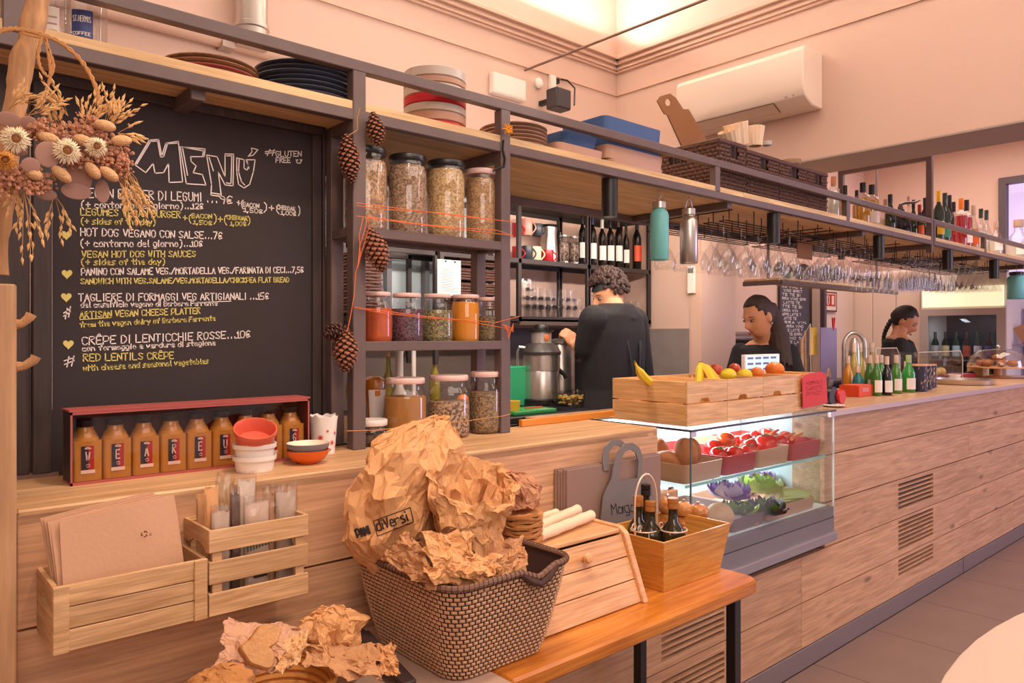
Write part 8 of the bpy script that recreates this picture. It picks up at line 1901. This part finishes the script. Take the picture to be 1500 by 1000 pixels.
# fridge
t=thing('drinks_fridge','upright glass door drinks fridge with lit cream header behind the counter','fridge',(7.6,0,0)); FW=mat('fridge_white','e6dcd6',.4); fy0,fy1=2.03,2.73
part('fridge_side', MB().bx((0,fy0,0),(.6,fy0+.03,2.02)), FW, t); part('fridge_side', MB().bx((0,fy1-.03,0),(.6,fy1,2.02)), FW, t); part('fridge_back', MB().bx((.57,fy0+.03,0),(.6,fy1-.03,2.02)), mat('fridge_dark_liner','2c2c38',.5), t); part('fridge_base', MB().bx((0,fy0+.03,0),(.57,fy1-.03,.2)), FW, t); part('fridge_top', MB().bx((0,fy0+.03,1.68),(.57,fy1-.03,2.02)), FW, t)
part('lit_header', MB().bx((-.03,fy0+.02,1.72),(-.001,fy1-.02,1.90)), mat('lit_header','f6eccc',.4,emit='f8ecc0',estr=.9), t); part('door_frame', MB().bx((-.03,fy0,.1),(0,fy0+.07,1.70)).bx((-.03,fy1-.07,.1),(0,fy1,1.70)).bx((-.03,fy0+.07,1.64),(0,fy1-.07,1.70)).bx((-.03,fy0+.07,.1),(0,fy1-.07,.2)), mat('fridge_door_grey','c9bcb8',.35,.3), t); part('door_glass', MB().bx((-.02,fy0+.07,.2),(-.014,fy1-.07,1.64)), CG, t)
for z in (.55,.90,1.22): part('shelf', MB().bx((.04,fy0+.03,z),(.57,fy1-.03,z+.01)), CHROME, t)
random.seed(6); cols=['c9c2cc','d8c49a','bcd0dc','b8503a','cfc0cc','4a4f9a','7aa0c8']; cm=[mat('drink_label_%d'%i,c,.5) for i,c in enumerate(cols)]
for r_,(z,n) in enumerate(((1.2305,7),(.9105,8),(.5605,8))):
    for i in range(n):
        y=fy1-.08-i*(.54/(n-1)); t=thing('fridge_bottle','drink bottle number row'.replace('number row','')+['in the top fridge row','in the middle fridge row','in the lower fridge row'][r_]+', %s from the left'%['first','second','third','fourth','fifth','sixth','seventh','eighth'][i],'bottle',(7.72,y,z),0,'drinks in the fridge'); h=.26
        part('bottle_body', MB().lathe([(.032,0),(.032,h*.6),(.013,h*.78),(.013,h)],12), DKG if i%2 else GRN, t, smooth=True); part('label', MB().lathe([(.033,h*.12),(.033,h*.5)],12,cap=False), cm[(i+r_)%7], t, smooth=True)
light('fridge_lamp','AREA',(7.66,2.38,1.62),1.2,(.8,.85,1),(7.8,2.38,.8),shape='RECTANGLE',size=.05,size_y=.5)
# lavender wall panel, brochure shelf
LV=mat('lavender_paint','9a8bb0',.6); struct('wall_panel', MB().bx((8.21,1.60,0),(8.245,2.02,2.05)), LV, None)
t=thing('brochure_shelf','small wall shelf with tilted brochures right of the fridge','shelf',(7.75,0,0)); part('shelf_board', MB().bx((0,1.74,1.36),(.28,2.02,1.38)), LV, t); part('shelf_board', MB().bx((0,1.74,1.02),(.28,2.02,1.04)), LV, t); part('shelf_back', MB().bx((.28,1.74,.9),(.295,2.02,1.7)), LV, t)
for i in range(6): single('brochure', MB().bx((-.005,-.09,0),(.005,.02,.15),T(rx=R(-25))), mat(['brochure_tan','brochure_white'][i%2],['b98a6a','e6dccf'][i%2],.6), 'brochure %s on the wall shelf by the fridge'%['nearest the fridge','second from the fridge','third from the fridge','fourth from the fridge','fifth from the fridge','farthest from the fridge'][i], 'brochure', (7.80+.03*i,1.95-.02*i,1.395), group='brochures on the wall shelf')
# coffee machine and jars behind the woman
c=base(1082,3.15,1.06); t=thing('coffee_machine','chrome espresso machine with steam pipes behind the dark haired woman','coffee machine',c); part('machine_body', MB().bx((-.30,-.15,.0),(.40,.25,.16)), CHROME, t, bevel=.02); part('machine_top', MB().bx((-.32,-.17,.36),(.42,.26,.40)), CHROME, t, bevel=.012); part('machine_back', MB().bx((-.30,.05,.16),(.40,.25,.36)), mat('dark_machine','4a4446',.3,.5), t); part('gauge', MB().lathe([(.04,0),(.04,.02),(0,.02)],16,T(.12,.048,.27,rx=R(90))), WHITEP, t, smooth=True)
for i,x in enumerate((-.2,0,.2)): part('group_head', MB().lathe([(.035,0),(.04,.06),(.03,.09)],14,T(x,-.05,.20)), CHROME, t, smooth=True); part('portafilter', MB().tube([(x,-.08,.21),(x-.02,-.20,.19)],.012,6), BLACK, t, smooth=True); part('steam_pipe', MB().tube([(x+.08,-.05,.33),(x+.09,-.16,.32),(x+.09,-.19,.18),(x+.08,-.19,.08)],.008,6), CHROME, t, smooth=True)
single('cup_tray', MB().bx((0,0,0),(.5,.3,.02)), CHROME, 'steel cup tray on top of the espresso machine', 'tray', (c.x-.25,c.y-.12,c.z+.402), bevel=.003)
t=thing('back_bar','dark back bar cupboard under the espresso machine in the back room','cupboard',(0,0,0)); part('cabinet_body', MB().bx((4.55,3.0,0),(6.9,3.52,1.04)), mat('dark_cupboard','3a3535',.6), t); part('cabinet_top', MB().bx((4.54,2.98,1.04),(6.92,3.53,1.06)), mat('back_bar_top','6a5a58',.4), t)
random.seed(8)
for i in range(6):
    c=base(1062+i*4,3.02,1.061); single('pink_carton', MB().bx((-.03,-.02,0),(.03,.02,.10+.02*(i%3))), mat('pink_purple_carton','a986a8',.6,var=.2,vscale=40), ['pink carton at the left below the espresso machine','second pink carton below the espresso machine','third pink carton below the espresso machine','fourth pink carton below the espresso machine','fifth pink carton below the espresso machine','pink carton nearest the woman'][i], 'carton', (c.x,3.0+.07*(i%2),1.061), group='pink cartons by the espresso machine')
# purple wall marks
a=aY(1063,383,3.54); single('wall_decal', MB().prism([(0,0),(.03,.03),(.05,.10),(.05,.18),(.03,.12),(.01,.06)],-.001,.001,MX(((1,0,0,0),(0,0,-1,0),(0,1,0,0),(0,0,0,1)))), mat('purple_decal','8a5a86',.6), 'purple leaf shaped mark on the wall above the espresso machine', 'decal', (a.x,3.545,a.z))
a=aY(1063,432,3.54); single('wall_decal', MB().tube([(.0,0,-.05),(.03,0,-.04),(.045,0,0),(.03,0,.04),(0,0,.05)],.006,5), mat('purple_decal','8a5a86',.6), 'purple curved mark on the wall just above the espresso machine', 'decal', (a.x,3.54,a.z))
# ================================================================ driftwood, hooks, dried flowers at the left edge
DW=wood('driftwood','b5845a','d8a878',(14,14,3),.8,rnd=.0); YD=1.62
bp_=[(57,-18,15),(54,8,15),(50,30,17),(40,62,13),(32,90,17),(27,130,14),(20,170,15),(14,220,13),(10,280,11),(4,350,9),(1,420,8)]
P_=[aY(x,y,YD) for x,y,_ in bp_]; k=mpp(P_[4]); o=P_[0].copy(); mb=MB()
PP=[];RR=[]
for i in range(len(P_)-1):
    for q in range(4): s=q/4; PP.append(P_[i].lerp(P_[i+1],s)-o); RR.append((bp_[i][2]*(1-s)+bp_[i+1][2]*s)*k*(1+.14*NZ.noise(PP[-1]*18)))
mb.tube(PP,RR,14); 
for i,v in enumerate(mb.v): v=V(v); mb.v[i]=tuple(v+V((.004,.004,0))*NZ.noise(v*35))
single('driftwood_branch', mb, DW, 'thick driftwood branch hanging vertically at the left edge', 'branch', o, smooth=True, ang=60)
a=aY(0,415,1.50); b=aY(25.5,1000,1.50)
t=thing('wooden_post','rounded pale wooden post with pegs at the left edge','post',(0,0,0)); zt2=a.z; xa2=b.x
part('post_body', MB().rbox((xa2-.06,1.53,zt2/2),(.12,.06,zt2),.008), wood('post_wood','a87f58','c99d74',(8,8,1.5),.6,rnd=0), t, bevel=.003)
for (px,py) in ((46,465),(53,527)):
    e=aY(px,py,1.50); s_=V((xa2-.004,1.52,e.z-.012)); part('peg', MB().tube([s_,s_.lerp(e,.5)+V((0,0,-.004)),e+V((-.003,0,0)),e+V((.0,0,.006))],[.010,.007,.008,.009],8), DW, t, smooth=True)
# small twine and jute loops
YW=1.56
def rope(lab,pts,r,cat='rope'):
    P_=[aY(x,y,YW) for x,y in pts]; o=P_[0].copy(); Q=[]
    for i in range(len(P_)-1):
        for q in range(5):
            s=q/5; p0_=P_[max(0,i-1)];p1_=P_[i];p2_=P_[i+1];p3_=P_[min(len(P_)-1,i+2)]; Q.append(.5*((2*p1_)+(p2_-p0_)*s+(2*p0_-5*p1_+4*p2_-p3_)*s*s+(3*p1_-p0_-3*p2_+p3_)*s**3)-o)
    Q.append(P_[-1]-o); mb=MB(); mb.tube([q+V((cos(i*1.6),0,sin(i*1.6)))*r*.45 for i,q in enumerate(Q)],r*.62,6); mb.tube([q-V((cos(i*1.6),0,sin(i*1.6)))*r*.45 for i,q in enumerate(Q)],r*.62,6)
    t=thing('jute_rope',lab,cat,o); 
    x=MB(); x.tube([q+V((cos(i*1.6),0,sin(i*1.6)))*r*.45 for i,q in enumerate(Q)],r*.62,6); part('strand',x,TWINE,t,smooth=True); x=MB(); x.tube([q-V((cos(i*1.6),0,sin(i*1.6)))*r*.45 for i,q in enumerate(Q)],r*.62,6); part('strand',x,TWINE,t,smooth=True)
rope('thick jute rope arching from the branch down to the dried flowers',[(-8,48),(15,42),(38,44),(60,50),(90,63),(118,88),(135,115),(144,140),(147,170)],.0048)
rope('looped jute twine hanging from the branch above the dried flowers',[(62,52),(56,80),(60,100),(72,112),(78,95),(70,70),(66,55),(72,85),(74,112),(66,138)],.0035)
rope('thin jute twine wrapped round the driftwood branch',[(33,48),(46,52),(58,54)],.0030)
# dried flower bunch
random.seed(12); fb=thing('dried_flower_bunch','hanging bunch of dried flowers, grasses and bunny tails at the upper left','dried flowers',(0,0,0))
FP=lambda x,y,dz=0: aY(x,y,1.50+dz)
CREAM=mat('cream_petal','f4e2bf',.8); GOLD=mat('golden_petal','d99a4a',.8); FCEN=mat('flower_centre','8a5a30',.9,bump=.5,bscale=300); OAT=mat('oat_husk','dcae74',.7); TAIL=mat('bunny_tail','d9ab7c',.95,bump=.8,bscale=300); DISC=mat('honesty_disc','a87f6e',.6); PFL=mat('pink_dried_bloom','c48e6e',.95,var=.3,vscale=60); LEAFD=mat('dusty_leaf','9a7466',.8,var=.2,vscale=20)
def flower(px,py,r,m,dz=0,tilt=0):
    c=FP(px,py,dz); 
    for ring_,(rr,n,up) in enumerate(((1,34,.0),(.9,30,.25),(.75,26,.5),(.55,20,.8))):
        mb=MB()
        for i in range(n):
            a=2*pi*i/n+ring_*.1+random.uniform(-.06,.06); L=r*rr*random.uniform(.88,1.1); d=V((cos(a),0,sin(a))); w_=V((-sin(a),0,cos(a)))*r*.055
            p1=c+d*r*.2+V((0,-.003,0)); p2=c+d*L*.7+V((0,-.005-.012*up,0)); p3=c+d*L+V((0,-.003-.010*up,0)); rg=V((0,-.0015,0))
            mb.add([p1-w_,p1+w_,p2+w_*1.3,p2-w_*1.3,p3,p2+rg],[(0,1,5),(1,2,5),(0,5,3),(3,5,4),(5,2,4)])
        part('petal_ring', mb, m, fb, kind='stuff')
    part('flower_centre', MB().ball(c+V((0,-.006,0)),(r*.3,.008,r*.3),12,8), FCEN, fb, smooth=True)
flower(97,222,.024,CREAM,-.03); flower(140,216,.020,CREAM,-.03); flower(22,205,.024,CREAM,-.02); flower(6,236,.018,GOLD,-.03); flower(160,216,.012,CREAM,.0)
def tail(px,py,L,ang,w_=.010,dz=-.02):
    c=FP(px,py,dz); part('bunny_tail', MB().ball((0,0,0),(L,w_,w_),14,8,MX.Translation(c)@MX.Rotation(ang,4,'Y')), TAIL, fb, smooth=True)
for a in ((72,203,.017,.2),(122,206,.017,.2),(178,206,.018,-.2),(154,184,.018,.1),(90,255,.019,.7),(136,250,.017,.9),(160,255,.018,.6),(50,255,.014,.4)): tail(*a)
def dsc(px,py,rx,rz_,dz=-.01,m=DISC):
    c=FP(px,py,dz); part('seed_disc', MB().ball((0,0,0),(rx,.0012,rz_),18,10,MX.Translation(c)@MX.Rotation(random.uniform(-.4,.4),4,'X')), m, fb, smooth=True)
for a in ((70,226,.019,.022,-.025),(45,242,.014,.013,-.03),(27,220,.014,.010,-.0),(12,175,.020,.013,0),(42,180,.013,.012,0),(98,208,.014,.014,.0)): dsc(*a)
for (x,y,w_,h_) in ((115,262,.022,.028),(112,280,.024,.015),(150,280,.012,.022),(68,285,.016,.010)): dsc(x,y,w_,h_,.0,LEAFD)
mb=MB()
for i in range(1700):
    g=random.choice([(60,190,22,14),(128,190,26,18),(165,225,22,22),(145,232,25,14),(60,270,20,12),(35,262,20,14),(110,232,20,12),(85,200,24,12),(8,262,14,20),(180,240,12,14)])
    c=FP(random.gauss(g[0],g[2]*.6),random.gauss(g[1],g[3]*.6),random.uniform(-.02,.03)); mb.ball(c,random.uniform(.0015,.0045),4,3)
part('dried_bloom', mb, PFL, fb, kind='stuff')
mb=MB(); mo=MB()
def spray(px,py,ang,L,n,droop=0,sp=.5):
    base_=FP(px,py,random.uniform(-.01,.02)); 
    for i in range(n):
        a=ang+random.uniform(-sp,sp); d=V((cos(a),random.uniform(-.25,.1),sin(a))); l=L*random.uniform(.6,1.1); tip=base_+d*l+V((0,0,-droop*l)); mid=base_+d*l*.55; mb.tube([base_,mid,tip],.0006,3)
        for q in range(4):
            s=.45+.18*q; p=base_.lerp(tip,s)+V((random.uniform(-.003,.003),0,random.uniform(-.003,.003))); dd=(tip-base_).normalized()+V((random.uniform(-.4,.4),0,random.uniform(-.3,.3))); dd.normalize(); e=p+dd*.016; w_=dd.cross(V((0,1,0)))*.0025
            mo.add([p,p.lerp(e,.4)+w_,e,p.lerp(e,.4)-w_,p.lerp(e,.4)+V((0,-.002,0))],[(0,1,4),(1,2,4),(2,3,4),(3,0,4)])
spray(125,190,R(75),.075,9); spray(150,190,R(65),.075,7); spray(165,180,R(80),.06,5); spray(35,150,R(20),.05,4); spray(90,190,R(110),.05,5); spray(40,170,R(40),.06,6); spray(12,160,R(70),.05,5)
spray(165,245,R(-50),.075,10,.4); spray(185,245,R(-70),.07,8,.4); spray(80,285,R(-85),.07,5,.3); spray(35,280,R(-80),.08,6,.3); spray(20,250,R(-100),.06,5,.3); spray(195,260,R(-80),.06,5,.2); spray(172,195,R(10),.04,5); spray(5,210,R(150),.05,6); spray(100,170,R(140),.06,4)
part('stems', mb, mat('dry_stem','b98a52',.8), fb, kind='stuff'); part('oat_husks', mo, OAT, fb, kind='stuff')
